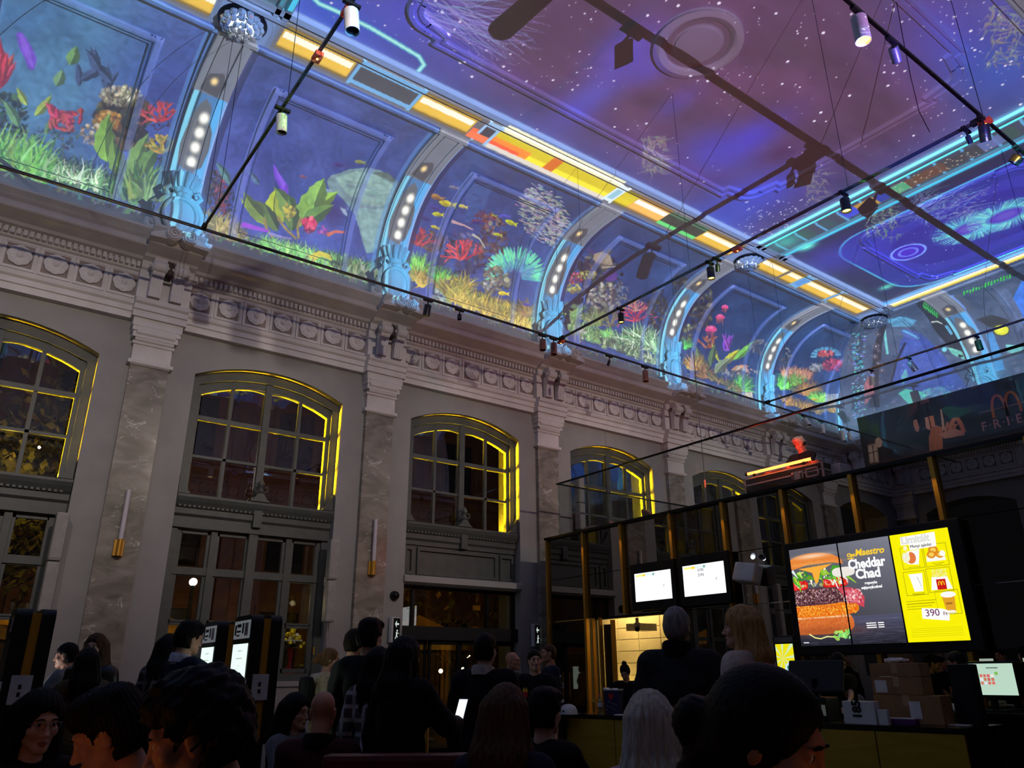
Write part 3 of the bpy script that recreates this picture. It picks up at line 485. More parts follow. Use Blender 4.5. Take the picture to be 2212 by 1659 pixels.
# ------------------------------------------------------------------ helpers: materials, meshes, naming
def nmat(name):
    m = bpy.data.materials.new(name); m.use_nodes = True
    return m, m.node_tree, m.node_tree.nodes['Principled BSDF']
def pm(name, c1, c2=None, scale=6.0, rough=.6, metal=0.0, bump=0.0, bscale=None, spec=.4, stretch=None, detail=4):
    """paint, metal, cloth: two tones mixed by noise, with fine relief"""
    m, nt, b = nmat(name)
    c2 = c2 if c2 is not None else tuple(min(255, v * 1.12 + 2) for v in c1)
    tc = nt.nodes.new('ShaderNodeTexCoord'); src = tc.outputs['Object']
    if stretch:
        mp = nt.nodes.new('ShaderNodeMapping'); mp.inputs['Scale'].default_value = stretch; nt.links.new(src, mp.inputs[0]); src = mp.outputs[0]
    n = nt.nodes.new('ShaderNodeTexNoise'); n.inputs['Scale'].default_value = scale; n.inputs['Detail'].default_value = detail; nt.links.new(src, n.inputs['Vector'])
    r = nt.nodes.new('ShaderNodeValToRGB'); r.color_ramp.elements[0].position = .35; r.color_ramp.elements[1].position = .65
    r.color_ramp.elements[0].color = rgba(c1); r.color_ramp.elements[1].color = rgba(c2)
    nt.links.new(n.outputs['Fac'], r.inputs[0]); nt.links.new(r.outputs[0], b.inputs['Base Color'])
    b.inputs['Roughness'].default_value = rough; b.inputs['Metallic'].default_value = metal; b.inputs['Specular IOR Level'].default_value = spec
    if bump:
        n2 = nt.nodes.new('ShaderNodeTexNoise'); n2.inputs['Scale'].default_value = bscale or scale * 8; nt.links.new(src, n2.inputs['Vector'])
        bp = nt.nodes.new('ShaderNodeBump'); bp.inputs['Strength'].default_value = bump; bp.inputs['Distance'].default_value = .01
        nt.links.new(n2.outputs['Fac'], bp.inputs['Height']); nt.links.new(bp.outputs[0], b.inputs['Normal'])
    return m
def em(name, c, s=1.0):
    m, nt, b = nmat(name); b.inputs['Base Color'].default_value = (0.01, 0.01, 0.01, 1)
    n = nt.nodes.new('ShaderNodeTexNoise'); n.inputs['Scale'].default_value = 3
    mx = nt.nodes.new('ShaderNodeMixRGB'); mx.inputs[0].default_value = .04; mx.inputs[1].default_value = rgba(c); nt.links.new(n.outputs['Color'], mx.inputs[2])
    nt.links.new(mx.outputs[0], b.inputs['Emission Color']); b.inputs['Emission Strength'].default_value = s
    return m
def glass(name, tint=(200, 205, 205), refl=.12, rough=0.0, body=0.0, fres=.55):
    """flat pane: clear or dark body with mirror reflection by angle"""
    m = bpy.data.materials.new(name); m.use_nodes = True; nt = m.node_tree; nt.nodes.clear()
    out = nt.nodes.new('ShaderNodeOutputMaterial'); g = nt.nodes.new('ShaderNodeBsdfGlossy'); g.inputs['Roughness'].default_value = rough; g.inputs['Color'].default_value = (.9, .9, .9, 1)
    n = nt.nodes.new('ShaderNodeTexNoise'); n.inputs['Scale'].default_value = 2.0
    rp = nt.nodes.new('ShaderNodeValToRGB'); rp.color_ramp.elements[0].color = rgba(tint); rp.color_ramp.elements[1].color = rgba(tuple(min(255, v * 1.05 + 1) for v in tint)); nt.links.new(n.outputs['Fac'], rp.inputs[0])
    if body: t = nt.nodes.new('ShaderNodeBsdfDiffuse')
    else: t = nt.nodes.new('ShaderNodeBsdfTransparent')
    nt.links.new(rp.outputs[0], t.inputs['Color'])
    lw = nt.nodes.new('ShaderNodeLayerWeight'); lw.inputs['Blend'].default_value = .25
    ad = nt.nodes.new('ShaderNodeMath'); ad.operation = 'MULTIPLY_ADD'; nt.links.new(lw.outputs['Fresnel'], ad.inputs[0]); ad.inputs[1].default_value = fres; ad.inputs[2].default_value = refl; ad.use_clamp = True
    mx = nt.nodes.new('ShaderNodeMixShader'); nt.links.new(ad.outputs[0], mx.inputs[0]); nt.links.new(t.outputs[0], mx.inputs[1]); nt.links.new(g.outputs[0], mx.inputs[2]); nt.links.new(mx.outputs[0], out.inputs[0])
    return m
def marble(name):
    m, nt, b = nmat(name); tc = nt.nodes.new('ShaderNodeTexCoord')
    mp = nt.nodes.new('ShaderNodeMapping'); mp.inputs['Rotation'].default_value = (.5, .2, .4); mp.inputs['Scale'].default_value = (1, 1, 2.2); nt.links.new(tc.outputs['Object'], mp.inputs[0])
    n = nt.nodes.new('ShaderNodeTexNoise'); n.inputs['Scale'].default_value = 1.6; n.inputs['Detail'].default_value = 6; n.inputs['Distortion'].default_value = 1.2; nt.links.new(mp.outputs[0], n.inputs['Vector'])
    r = nt.nodes.new('ShaderNodeValToRGB'); r.color_ramp.elements[0].position = .3; r.color_ramp.elements[1].position = .75
    r.color_ramp.elements[0].color = rgba((118, 112, 100)); r.color_ramp.elements[1].color = rgba((172, 164, 152)); nt.links.new(n.outputs['Fac'], r.inputs[0])
    n2 = nt.nodes.new('ShaderNodeTexNoise'); n2.inputs['Scale'].default_value = 1.1; n2.inputs['Detail'].default_value = 5; n2.inputs['Distortion'].default_value = 2.2; nt.links.new(mp.outputs[0], n2.inputs['Vector'])
    v = nt.nodes.new('ShaderNodeValToRGB'); e = v.color_ramp.elements; e[0].position = .492; e[0].color = (0, 0, 0, 1); e[1].position = .51; e[1].color = (0, 0, 0, 1); k = e.new(.5); k.color = (1, 1, 1, 1)
    nt.links.new(n2.outputs['Fac'], v.inputs[0])
    n3 = nt.nodes.new('ShaderNodeTexNoise'); n3.inputs['Scale'].default_value = 2.4; nt.links.new(tc.outputs['Object'], n3.inputs['Vector'])
    gt = nt.nodes.new('ShaderNodeMath'); gt.operation = 'GREATER_THAN'; gt.inputs[1].default_value = .52; nt.links.new(n3.outputs['Fac'], gt.inputs[0])
    mu = nt.nodes.new('ShaderNodeMath'); mu.operation = 'MULTIPLY'; nt.links.new(v.outputs[0], mu.inputs[0]); nt.links.new(gt.outputs[0], mu.inputs[1])
    mx = nt.nodes.new('ShaderNodeMixRGB'); nt.links.new(mu.outputs[0], mx.inputs[0]); nt.links.new(r.outputs[0], mx.inputs[1]); mx.inputs[2].default_value = rgba((226, 222, 214)); nt.links.new(mx.outputs[0], b.inputs['Base Color'])
    b.inputs['Roughness'].default_value = .22
    return m

PL = pm('white_plaster', (214, 208, 204), (226, 221, 217), 3, .8, bump=.06, bscale=40)
PLC = pm('ceiling_plaster', (226, 226, 226), (232, 232, 232), 2, .9, spec=.1)
WALL = pm('grey_wall_paint', (150, 148, 146), (158, 156, 153), 2.2, .7, bump=.04, bscale=60)
WOOD = pm('dark_grey_green_joinery', (72, 76, 74), (80, 84, 82), 5, .45, bump=.05, bscale=30)
MARB = marble('grey_veined_marble')
BLK = pm('black_metal', (14, 14, 15), (20, 20, 21), 8, .4, .3)
BLK2 = pm('matt_black', (9, 9, 10), (13, 13, 14), 12, .6)
GREY = pm('grey_metal', (110, 112, 114), (124, 126, 128), 8, .4, .5)
SILV = pm('brushed_silver', (170, 172, 176), (190, 192, 196), 12, .25, .9)
BRASS = pm('brushed_brass', (206, 150, 52), (222, 170, 70), 5, .32, .5, stretch=(6, 6, .6))
WHT = pm('white_plastic', (200, 200, 198), (214, 214, 212), 6, .4)
GLS = glass('window_glass', (232, 236, 234), .10)
CLR = glass('clear_glass', (236, 240, 240), .02, fres=.22)
MIR = glass('smoked_mirror_glass', (9, 10, 10), .26, 0.0, 1)
WOODB = pm('brown_table_wood', (104, 70, 44), (130, 92, 60), 3, .45, stretch=(8, 1, 1))
PAPER = pm('paper_white', (216, 212, 206), (226, 223, 218), 9, .7)
CARD = pm('brown_cardboard', (150, 108, 66), (166, 122, 78), 10, .8, bump=.05)

class MB:
    def __init__(s): s.v = []; s.f = []
    def add(s, vs, fs):
        o = len(s.v); s.v += [tuple(map(float, v)) for v in vs]; s.f += [tuple(i + o for i in f) for f in fs]; return s
    def box(s, x0, x1, y0, y1, z0, z1):
        return s.add([(x0, y0, z0), (x1, y0, z0), (x1, y1, z0), (x0, y1, z0), (x0, y0, z1), (x1, y0, z1), (x1, y1, z1), (x0, y1, z1)],
                     [(0, 3, 2, 1), (4, 5, 6, 7), (0, 1, 5, 4), (1, 2, 6, 5), (2, 3, 7, 6), (3, 0, 4, 7)])
    def bbox(s, x0, x1, y0, y1, z0, z1, b=.01):
        """box with bevelled edges"""
        b = min(b, (x1 - x0) / 2.01, (y1 - y0) / 2.01, (z1 - z0) / 2.01)
        bm = bmesh.new(); bmesh.ops.create_cube(bm, size=1)
        for v in bm.verts: v.co = ((x0 + x1) / 2 + v.co.x * (x1 - x0), (y0 + y1) / 2 + v.co.y * (y1 - y0), (z0 + z1) / 2 + v.co.z * (z1 - z0))
        bmesh.ops.bevel(bm, geom=bm.edges[:], offset=b, segments=2, profile=.6, affect='EDGES')
        return s.bm(bm)
    def bm(s, bm, mat=None):
        bm.verts.index_update(); vs = [(mat @ v.co if mat else v.co)[:] for v in bm.verts]; fs = [[v.index for v in f.verts] for f in bm.faces]; bm.free(); return s.add(vs, fs)
    def prism(s, poly, ax, lo, hi):
        """poly in the two other axes (in xyz order), extruded along ax"""
        n = len(poly)
        def P(p, w):
            return (w, p[0], p[1]) if ax == 'x' else (p[0], w, p[1]) if ax == 'y' else (p[0], p[1], w)
        return s.add([P(p, lo) for p in poly] + [P(p, hi) for p in poly], [tuple(range(n))[::-1], tuple(range(n, 2 * n))] + [(i, (i + 1) % n, n + (i + 1) % n, n + i) for i in range(n)])
    def tube(s, pts, r, n=8, cap=True, r2=None):
        P = [np.array(p, float) for p in pts]; k = len(P); rs = np.linspace(r, r2 if r2 is not None else r, k) if not hasattr(r, '__len__') else r
        vs, fs = [], []; up = None
        for i in range(k):
            t = P[min(i + 1, k - 1)] - P[max(i - 1, 0)]; t = t / (np.linalg.norm(t) + 1e-9)
            if up is None: up = np.array([0, 0, 1.]) if abs(t[2]) < .9 else np.array([1., 0, 0])
            a = np.cross(t, up); a /= np.linalg.norm(a) + 1e-9; b = np.cross(a, t); up = b
            for j in range(n):
                w = 2 * PI * j / n; vs.append(P[i] + rs[i] * (math.cos(w) * a + math.sin(w) * b))
        for i in range(k - 1):
            for j in range(n): fs.append((i * n + j, (i + 1) * n + j, (i + 1) * n + (j + 1) % n, i * n + (j + 1) % n))
        if cap: fs += [tuple(range(n)), tuple(range((k - 1) * n, k * n))[::-1]]
        return s.add(vs, fs)
    def lathe(s, prof, n=20, c=(0, 0, 0), M=None):
        vs, fs = [], []
        for (r, z) in prof:
            for j in range(n):
                w = 2 * PI * j / n; p = Vector((r * math.cos(w), r * math.sin(w), z)); p = M @ p if M else p; vs.append((p[0] + c[0], p[1] + c[1], p[2] + c[2]))
        k = len(prof)
        for i in range(k - 1):
            for j in range(n): fs.append((i * n + j, i * n + (j + 1) % n, (i + 1) * n + (j + 1) % n, (i + 1) * n + j))
        if prof[0][0] > 1e-4: fs.append(tuple(range(n))[::-1])
        if prof[-1][0] > 1e-4: fs.append(tuple(range((k - 1) * n, k * n)))
        return s.add(vs, fs)
    def grid(s, rows):
        n = len(rows[0]); return s.add([p for r in rows for p in r], [(i * n + j, i * n + j + 1, (i + 1) * n + j + 1, (i + 1) * n + j) for i in range(len(rows) - 1) for j in range(n - 1)])
    def mesh(s, name, mat, smooth=False, angle=None):
        me = bpy.data.meshes.new(name); me.from_pydata(s.v, [], s.f); me.update()
        if smooth:
            me.polygons.foreach_set('use_smooth', [True] * len(me.polygons))
            if angle: me.set_sharp_from_angle(angle=angle)
        for m in (mat if isinstance(mat, (list, tuple)) else [mat]): me.materials.append(m)
        return me
    def build(s, name, mat, parent=None, smooth=False, angle=.6, loc=None, **kw):
        o = bpy.data.objects.new(name, s.mesh(name, mat, smooth, angle)); COL.objects.link(o)
        if loc is not None: o.location = loc
        if parent: o.parent = parent
        for k, v in kw.items(): o[k] = v
        return o
def copy_of(src, parent=None, loc=None, rot=None, scale=None, name=None):
    o = src.copy(); COL.objects.link(o); o.parent = parent
    if loc is not None: o.location = loc
    if rot is not None: o.rotation_euler = rot
    if scale is not None: o.scale = scale
    return o
def copy_tree(src, loc=None, rotz=None, label=None, parent=None):
    o = copy_of(src, parent, loc)
    if rotz is not None: o.rotation_euler = (0, 0, rotz)
    if label: o['label'] = label
    for ch in list(src.children): copy_tree(ch, parent=o)
    return o
def thing(name, label, cat, loc=(0, 0, 0), rotz=0.0, group=None, rot=None):
    o = bpy.data.objects.new(name, None); COL.objects.link(o); o.empty_display_size = .1
    o.location = [float(v) for v in loc]; o.rotation_euler = rot or (0, 0, rotz)
    o['label'] = label; o['category'] = cat
    if group: o['group'] = group
    return o
def tag(o, label, cat, group=None):
    o['label'] = label; o['category'] = cat
    if group: o['group'] = group
    return o
def struct(o, label=None, cat=None):
    o['kind'] = 'structure'
    if label: o['label'] = label
    if cat: o['category'] = cat
    return o
def empty_struct(name, label, cat, M=None):
    o = bpy.data.objects.new(name, None); COL.objects.link(o)
    if M is not None: o.matrix_world = M
    return struct(o, label, cat)

# ------------------------------------------------------------------ room shell (each wall in its own frame: x out of the wall, y along it, z up)
M_LEFT = Matrix.Identity(4)
M_FAR = Matrix.Translation((0, FY, 0)) @ Matrix.Rotation(-PI / 2, 4, 'Z')
M_RIGHT = Matrix.Translation((RX, FY + BY, 0)) @ Matrix.Rotation(PI, 4, 'Z')
M_BACK = Matrix.Translation((RX, BY, 0)) @ Matrix.Rotation(PI / 2, 4, 'Z')

SPR, APEX, HALF, REV = 6.20, 6.52, 1.36, .16
def arch_z(t):                             # t in -1..1 across the opening
    rise = APEX - SPR; Rr = (HALF ** 2 + rise ** 2) / (2 * rise); return APEX - Rr + math.sqrt(Rr ** 2 - (t * HALF) ** 2)
def wall_cells(u0, u1, cells):
    """wall sheet with arched openings; cells = list of (centre, sill)"""
    m = MB(); e = u0; TOP = 8.4
    for (c, sill) in cells:
        a, b = c - HALF, c + HALF
        m.add([(0, e, 0), (0, a, 0), (0, a, TOP), (0, e, TOP)], [(0, 1, 2, 3)])
        if sill > 0: m.add([(0, a, 0), (0, b, 0), (0, b, sill), (0, a, sill)], [(0, 1, 2, 3)])
        ts = np.linspace(-1, 1, 17)
        for i in range(16):
            ya, yb = c + ts[i] * HALF, c + ts[i + 1] * HALF; za, zb = arch_z(ts[i]), arch_z(ts[i + 1])
            m.add([(0, ya, za), (0, yb, zb), (0, yb, TOP), (0, ya, TOP)], [(0, 1, 2, 3)])
            m.add([(0, ya, za), (0, yb, zb), (-.78, yb, zb), (-.78, ya, za)], [(0, 3, 2, 1)])
        for y in (a, b): m.add([(0, y, sill), (-.78, y, sill), (-.78, y, SPR), (0, y, SPR)], [(0, 1, 2, 3)])
        m.add([(0, a, sill), (0, b, sill), (-.78, b, sill), (-.78, a, sill)], [(0, 1, 2, 3)])
        e = b
    m.add([(0, e, 0), (0, u1, 0), (0, u1, TOP), (0, e, TOP)], [(0, 1, 2, 3)])
    return m
cells_left = [(P0Y + BAY * b + BAY / 2, 0.0 if b == 1 else 1.27) for b in range(-2, 5)]
FCELL = [2.3, 6.9, 11.5]
wall_left = struct(wall_cells(BY, FY, cells_left).build('wall_left', WALL), 'grey side wall with arched windows and marble pilasters', 'wall')
wall_far = struct(wall_cells(0, RX, [(c, 1.27) for c in FCELL]).build('wall_far', WALL), 'grey end wall behind the raised gallery', 'wall'); wall_far.matrix_world = M_FAR
wall_right = struct(wall_cells(0, FY - BY, [(P0Y - BY + BAY * (b + .5) - 0, 1.27) for b in range(-2, 5)]).build('wall_right', WALL), 'grey wall behind the camera side', 'wall'); wall_right.matrix_world = M_RIGHT
wall_back = struct(wall_cells(0, RX, [(c, 1.27) for c in FCELL]).build('wall_back', WALL), 'grey wall at the near end of the hall', 'wall'); wall_back.matrix_world = M_BACK
FLOORM = pm('dark_stone_floor', (58, 54, 50), (74, 70, 66), 4, .35, bump=.03)
fl = MB(); fl.box(-.6, RX + .6, BY - .6, FY + .6, -.2, 0); struct(fl.build('floor', FLOORM), 'dark stone floor of the hall', 'floor')

# entablature
ENT = [(0, 6.88), (.13, 6.88), (.13, 6.99), (.16, 7.0), (.16, 7.09), (.2, 7.12), (.22, 7.19), (.10, 7.22), (.10, 7.74), (.15, 7.76), (.15, 7.89), (.26, 7.92), (.30, 7.96), (.56, 8.03), (.58, 8.05), (.60, 8.13), (.67, 8.20), (.74, 8.26), (.74, 8.30), (.10, 8.33), (0, 8.33)]
def ent_prism(m, y0, y1, off):
    m.prism([(x + (off if x > 0 else 0), z) for x, z in ENT], 'y', y0, y1)
def petal_mesh():
    m = MB(); n = 32
    ring = lambda r, x: [(x(k), r(k) * math.cos(2 * PI * k / n), r(k) * math.sin(2 * PI * k / n)) for k in range(n)]
    q = lambda k: abs(math.cos(4 * 2 * PI * k / n))
    rings = [ring(lambda k: .155 + .014 * q(k), lambda k: 0), ring(lambda k: .160 + .014 * q(k), lambda k: .035), ring(lambda k: .12, lambda k: .05 + .018 * q(k)), ring(lambda k: .05, lambda k: .03), ring(lambda k: .035, lambda k: .06)]
    vs = [p for r in rings for p in r] + [(.075, 0, 0)]; fs = []
    for i in range(4):
        for j in range(n): fs.append((i * n + j, i * n + (j + 1) % n, (i + 1) * n + (j + 1) % n, (i + 1) * n + j))
    for j in range(n): fs.append((4 * n + j, 4 * n + (j + 1) % n, 5 * n))
    return m.add(vs, fs).mesh('rosette', PL, True, .9)
ROS = petal_mesh()
def frame_mesh():
    m = MB(); a, b = .205, .235
    for (y0, y1, z0, z1) in ((-b, b, a, b), (-b, b, -b, -a), (-b, -a, -a, a), (a, b, -a, a)): m.box(-.01, .025, y0, y1, z0, z1)
    for (y0, y1, z0, z1) in ((-a, a, a - .018, a), (-a, a, -a, -a + .018), (-a, -a + .018, -a, a), (a - .018, a, -a, a)): m.box(-.02, .012, y0, y1, z0, z1)
    return m.mesh('rosette_frame', PL)
RFR = frame_mesh()
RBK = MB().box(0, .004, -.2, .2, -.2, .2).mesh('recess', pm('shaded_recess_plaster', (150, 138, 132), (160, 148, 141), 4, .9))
def spiral(m, cy, cz, x0, x1, r, sgn, turns=2.1, w=.028):
    pts = []
    for k in range(34):
        t = k / 33; a = sgn * t * turns * 2 * PI + PI / 2; q = r * (1 - .8 * t); pts.append((cy + q * math.cos(a), cz + q * math.sin(a)))
    for k in range(33):
        (ya, za), (yb, zb) = pts[k], pts[k + 1]; dy, dz = yb - ya, zb - za; l = math.hypot(dy, dz) + 1e-6; ny, nz = -dz / l * w / 2, dy / l * w / 2
        m.prism([(ya + ny, za + nz), (yb + ny, zb + nz), (yb - ny, zb - nz), (ya - ny, za - nz)], 'x', x0, x1)
def bracket_meshes():
    sh = MB()
    for s in (-1, 1):                      # two consoles: curved fluted body
        prof = [(.10, 7.22), (.20, 7.22), (.205, 7.40), (.24, 7.55), (.29, 7.62), (.30, 7.70), (.10, 7.70)]
        c = s * .17; w = .095
        sh.prism([(x + .05, z) for x, z in prof], 'y', c - w, c + w)
        for k in range(4):
            y = c - w + .025 + k * .047; sh.prism([(x + .065, z) for x, z in prof[1:5]] + [(.30, 7.60), (.2, 7.3), (.2, 7.24)], 'y', y - .009, y + .009)
    ro = MB()
    for s in (-1, 1):                      # rolls at their heads
        c = s * .17
        ro.tube([(.33, c - .12, 7.74), (.33, c - .10, 7.74), (.33, c - .07, 7.74), (.33, c, 7.74), (.33, c + .07, 7.74), (.33, c + .10, 7.74), (.33, c + .12, 7.74)], [.085, .105, .09, .10, .09, .105, .085], 16)
        for k in (-1, 1): ro.tube([(.33, c + k * .11, 7.74), (.33, c + k * .15, 7.74)], .035, 10)
        ro.box(.10, .36, c - .1, c + .1, 7.80, 7.90)
    ni = MB(); ni.prism([(.16, 7.62), (.30, 7.66), (.33, 7.75), (.30, 7.86), (.22, 7.98), (.16, 8.0)], 'y', -.05, .05); ni.lathe([(.0, -.09), (.04, -.06), (.055, 0), (.03, .06), (0, .1)], 10, (.33, 0, 7.7))  # niche between the consoles; its darkness is set in the plaster colour
    return sh.mesh('console_body', PL), ro.mesh('console_roll', PL, True, .5), ni.mesh('acorn_drop', pm('dark_niche_plaster', (70, 62, 58), (84, 76, 70), 5, .6), True, .5)
BRK = bracket_meshes()
def pediment_mesh():
    m = MB()
    for s in (-1, 1):
        m.prism([(s * .46, 8.04), (s * .46, 8.10), (s * .12, 8.28), (s * .05, 8.24), (s * .14, 8.06)] if s > 0 else [(s * .14, 8.06), (s * .05, 8.24), (s * .12, 8.28), (s * .46, 8.10), (s * .46, 8.04)], 'x', .70, .93)
        m.lathe([(.0, -.02), (.115, -.02), (.125, .0), (.125, .18), (.115, .2), (0, .2)], 20, (.78, s * .125, 8.16), Matrix.Rotation(PI / 2, 4, 'Y'))
        spiral(m, s * .125, 8.16, .97, 1.01, .112, -s)
    return m.mesh('scroll_pediment', PL)
PED = pediment_mesh()
def add_ob(me, name, parent, loc=(0, 0, 0), **kw):
    o = bpy.data.objects.new(name, me); COL.objects.link(o); o.parent = parent; o.location = loc
    for k, v in kw.items(): o[k] = v
    return o

def cartouche_mesh():
    """shield with rolled frame, crown and side scrolls standing on the cornice"""
    m = MB()
    def ring(rx, rz, tube, x, cz, a0=0, a1=2 * PI, n=26):
        m.tube([(x, rx * math.cos(t), cz + rz * math.sin(t)) for t in np.linspace(a0, a1, n)], tube, 8)
    bm = bmesh.new(); bmesh.ops.create_uvsphere(bm, u_segments=20, v_segments=12, radius=1)
    m.bm(bm, Matrix.Translation((.14, 0, .46)) @ Matrix.Diagonal((.16, .30, .36, 1)))
    ring(.27, .33, .035, .24, .46); ring(.37, .43, .06, .15, .45); ring(.42, .36, .05, .10, .36, PI * 1.05, PI * 1.95)
    for s in (-1, 1):
        m.tube([(.16, s * .30, .14), (.2, s * .42, .05), (.22, s * .50, .12), (.2, s * .50, .22), (.18, s * .43, .24), (.17, s * .41, .18)], [.06, .06, .05, .045, .04, .03], 8)
        m.tube([(.14, s * .36, .62), (.16, s * .43, .50), (.18, s * .47, .58), (.17, s * .42, .66)], [.06, .05, .045, .03], 8)
        m.tube([(.14, s * .22, .82), (.18, s * .30, .92), (.2, s * .24, 1.0), (.18, s * .18, .95)], [.055, .05, .045, .03], 8)
        m.tube([(.16, s * .08, -.02), (.2, s * .2, .02), (.2, s * .3, .1)], [.05, .05, .04], 8)
    m.lathe([(.12, .86), (.13, .92), (.16, .96), (.17, 1.06), (.24, 1.20), (.25, 1.26), (.2, 1.27), (.0, 1.26)], 14, (.12, 0, 0))
    for k in range(7):
        a = -PI / 2 + PI * k / 6; m.tube([(.12 + .17 * math.cos(a), .17 * math.sin(a), 1.0), (.12 + .21 * math.cos(a), .21 * math.sin(a), 1.1), (.12 + .27 * math.cos(a), .27 * math.sin(a), 1.27)], [.03, .035, .03], 6)
    m.lathe([(0, .78), (.1, .8), (.13, .86), (.1, .9), (0, .9)], 12, (.2, 0, 0))
    return m.mesh('cartouche', PLC, True, .8)
CART = cartouche_mesh()

def pilaster(parent, y, d=.10):
    h = bpy.data.objects.new('pilaster', None); COL.objects.link(h); h.parent = parent; h.location = (0, y, 0)
    MB().box(0, d, -.29, .29, 1.3, 6.12).build('shaft', MARB, h)
    MB().box(0, d + .05, -.34, .34, 0, 1.24).box(0, d + .07, -.36, .36, 1.24, 1.3).box(0, d + .06, -.35, .35, 0, .2).build('pedestal', WALL, h)
    c = MB(); c.prism([(0, 6.10), (d + .02, 6.10), (d + .06, 6.13), (d + .06, 6.17), (d + .02, 6.20), (d + .02, 6.46), (d + .05, 6.47), (d + .05, 6.50), (d + .08, 6.52), (d + .10, 6.60), (d + .13, 6.63), (d + .14, 6.72), (d + .14, 6.88), (0, 6.88)], 'y', -.30, .30)
    for (lo, hi, w, p) in ((6.12, 6.18, .345, .055), (6.46, 6.51, .325, .045), (6.56, 6.66, .35, .1), (6.66, 6.74, .37, .13), (6.74, 6.88, .385, .145)): c.box(0, d + p, -w, w, lo, hi)
    c.build('capital', PL, h)
    return h
def dentils(y0, y1, off=0.0):
    m = MB(); n = int((y1 - y0) / .085)
    for k in range(n):
        y = y0 + (k + .25) * (y1 - y0) / n; m.box(.145 + off, .235 + off, y, y + .052, 7.79, 7.885)
    return m
def wall_dress(n, wall, M, pils, ends, ros_bays, detail=True):
    """entablature with its rosettes, consoles, dentils; pilasters on the wall"""
    t = empty_struct('trim_%d' % n, ['white plaster entablature with rosettes above the side windows', 'white plaster entablature across the end wall', 'white plaster entablature on the near side wall', 'white plaster entablature at the near end'][n - 1], 'moulding', M)
    edges = [ends[0]] + [e for p in pils for e in (p - .42, p + .42)] + [ends[1]]
    for k in range(0, len(edges), 2):
        a, b = max(edges[k], ends[0]), min(edges[k + 1], ends[1])
        if b - a > .1:
            m = MB(); ent_prism(m, a, b, 0); m.build('cornice', PL, t)
            dentils(a, b).build('dentil_band', PL, t, kind='stuff')
            nr = 7 if ros_bays == 7 else int((b - a) / .5); c = (a + b) / 2
            if M is M_LEFT and a < -5: pass
            for j in range(nr):
                y = c + (j - (nr - 1) / 2) * (.497)
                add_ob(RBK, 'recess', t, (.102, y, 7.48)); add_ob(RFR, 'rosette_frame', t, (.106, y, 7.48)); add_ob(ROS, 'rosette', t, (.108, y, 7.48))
    for p in pils:
        m = MB(); ent_prism(m, max(p - .42, ends[0]), min(p + .42, ends[1]), .16); m.build('cornice_break', PL, t)
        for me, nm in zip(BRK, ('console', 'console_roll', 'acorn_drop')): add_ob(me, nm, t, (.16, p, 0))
        add_ob(PED, 'scroll_pediment', t, (0, p, 0))
        pilaster(wall, p)
    return t
PILS = [P0Y + BAY * k for k in range(-1, 5)]
trim_left = wall_dress(1, wall_left, M_LEFT, PILS, (BY, FY), 7)
trim_far = wall_dress(2, wall_far, M_FAR, [.35, 4.6, 9.2, 13.45], (0, RX), 6)
trim_right = wall_dress(3, wall_right, M_RIGHT, [P0Y - BY + BAY * k for k in range(-1, 5)], (0, FY - BY), 7)
trim_back = wall_dress(4, wall_back, M_BACK, [.35, 4.6, 9.2, 13.45], (0, RX), 6)

# cove ceiling
def cove_mesh(u0, u1):
    """local frame of a wall; mitred at both ends"""
    N = 26; ss = np.linspace(0, ARC, N); rows = []
    for s in ss:
        d, z = cove_s(s); rows.append([(d, u0 + d, z), (d, u1 - d, z)])
    return MB().grid(rows)
ceiling = MB()
i = CX0 + CA
ceiling.add([(i, BY + i, CEIL), (RX - i, BY + i, CEIL), (RX - i, FY - i, CEIL), (i, FY - i, CEIL)], [(0, 3, 2, 1)])
ceiling = struct(ceiling.build('ceiling', PLC), 'coffered plaster ceiling lit by a projected undersea and starry picture', 'ceiling')
for (M, a, b) in ((M_LEFT, BY, FY), (M_FAR, 0, RX), (M_RIGHT, 0, FY - BY), (M_BACK, 0, RX)):
    o = cove_mesh(a, b).build('cove', PLC, ceiling, True, 1.2); o.matrix_world = M
def rib_mesh():
    m = MB(); N = 22; ss = np.linspace(.02, ARC - .05, N)
    for (w0, w1, h) in ((-.33, .33, .05), (-.27, -.17, .085), (.17, .27, .085), (-.14, .14, .075)):
        L, Rr, L0, R0 = [], [], [], []
        for s in ss:
            d, z = cove_s(s); nd, nz = cove_nrm(s); L.append((d + nd * h, w0, z + nz * h)); Rr.append((d + nd * h, w1, z + nz * h)); L0.append((d, w0, z)); R0.append((d, w1, z))
        m.grid([list(x) for x in zip(L, Rr)]); m.grid([list(x) for x in zip(L0, L)]); m.grid([list(x) for x in zip(Rr, R0)])
    return m.mesh('rib', PLC, True, .5)
RIB = rib_mesh()
def cove_frame(hw, s0, s1, w=.11, h=.06):
    m = MB(); ss = np.linspace(s0, s1, 16)
    def bar(y0, y1, sa):
        L = [[], [], [], []]
        for s in sa:
            d, z = cove_s(s); nd, nz = cove_nrm(s)
            for k, (y, hh) in enumerate(((y0, 0), (y0 + .015, h), (y1 - .015, h), (y1, 0))): L[k].append((d + nd * hh, y, z + nz * hh))
        m.grid([list(x) for x in zip(*L)])
    for (a, b) in ((-hw, -hw + w), (hw - w, hw), (-hw + w + .03, -hw + w + .06), (hw - w - .06, hw - w - .03)): bar(a, b, ss)
    for (a, b, y) in ((s0, s0 + w, hw), (s1 - w, s1, hw), (s1 - w - .06, s1 - w - .03, hw - w - .03), (s0 + w + .03, s0 + w + .06, hw - w - .03)): bar(-y, y, np.linspace(a, b, 3))
    return m.mesh('cove_panel_frame', PLC)
CFR = cove_frame(1.16, .62, ARC - .72)
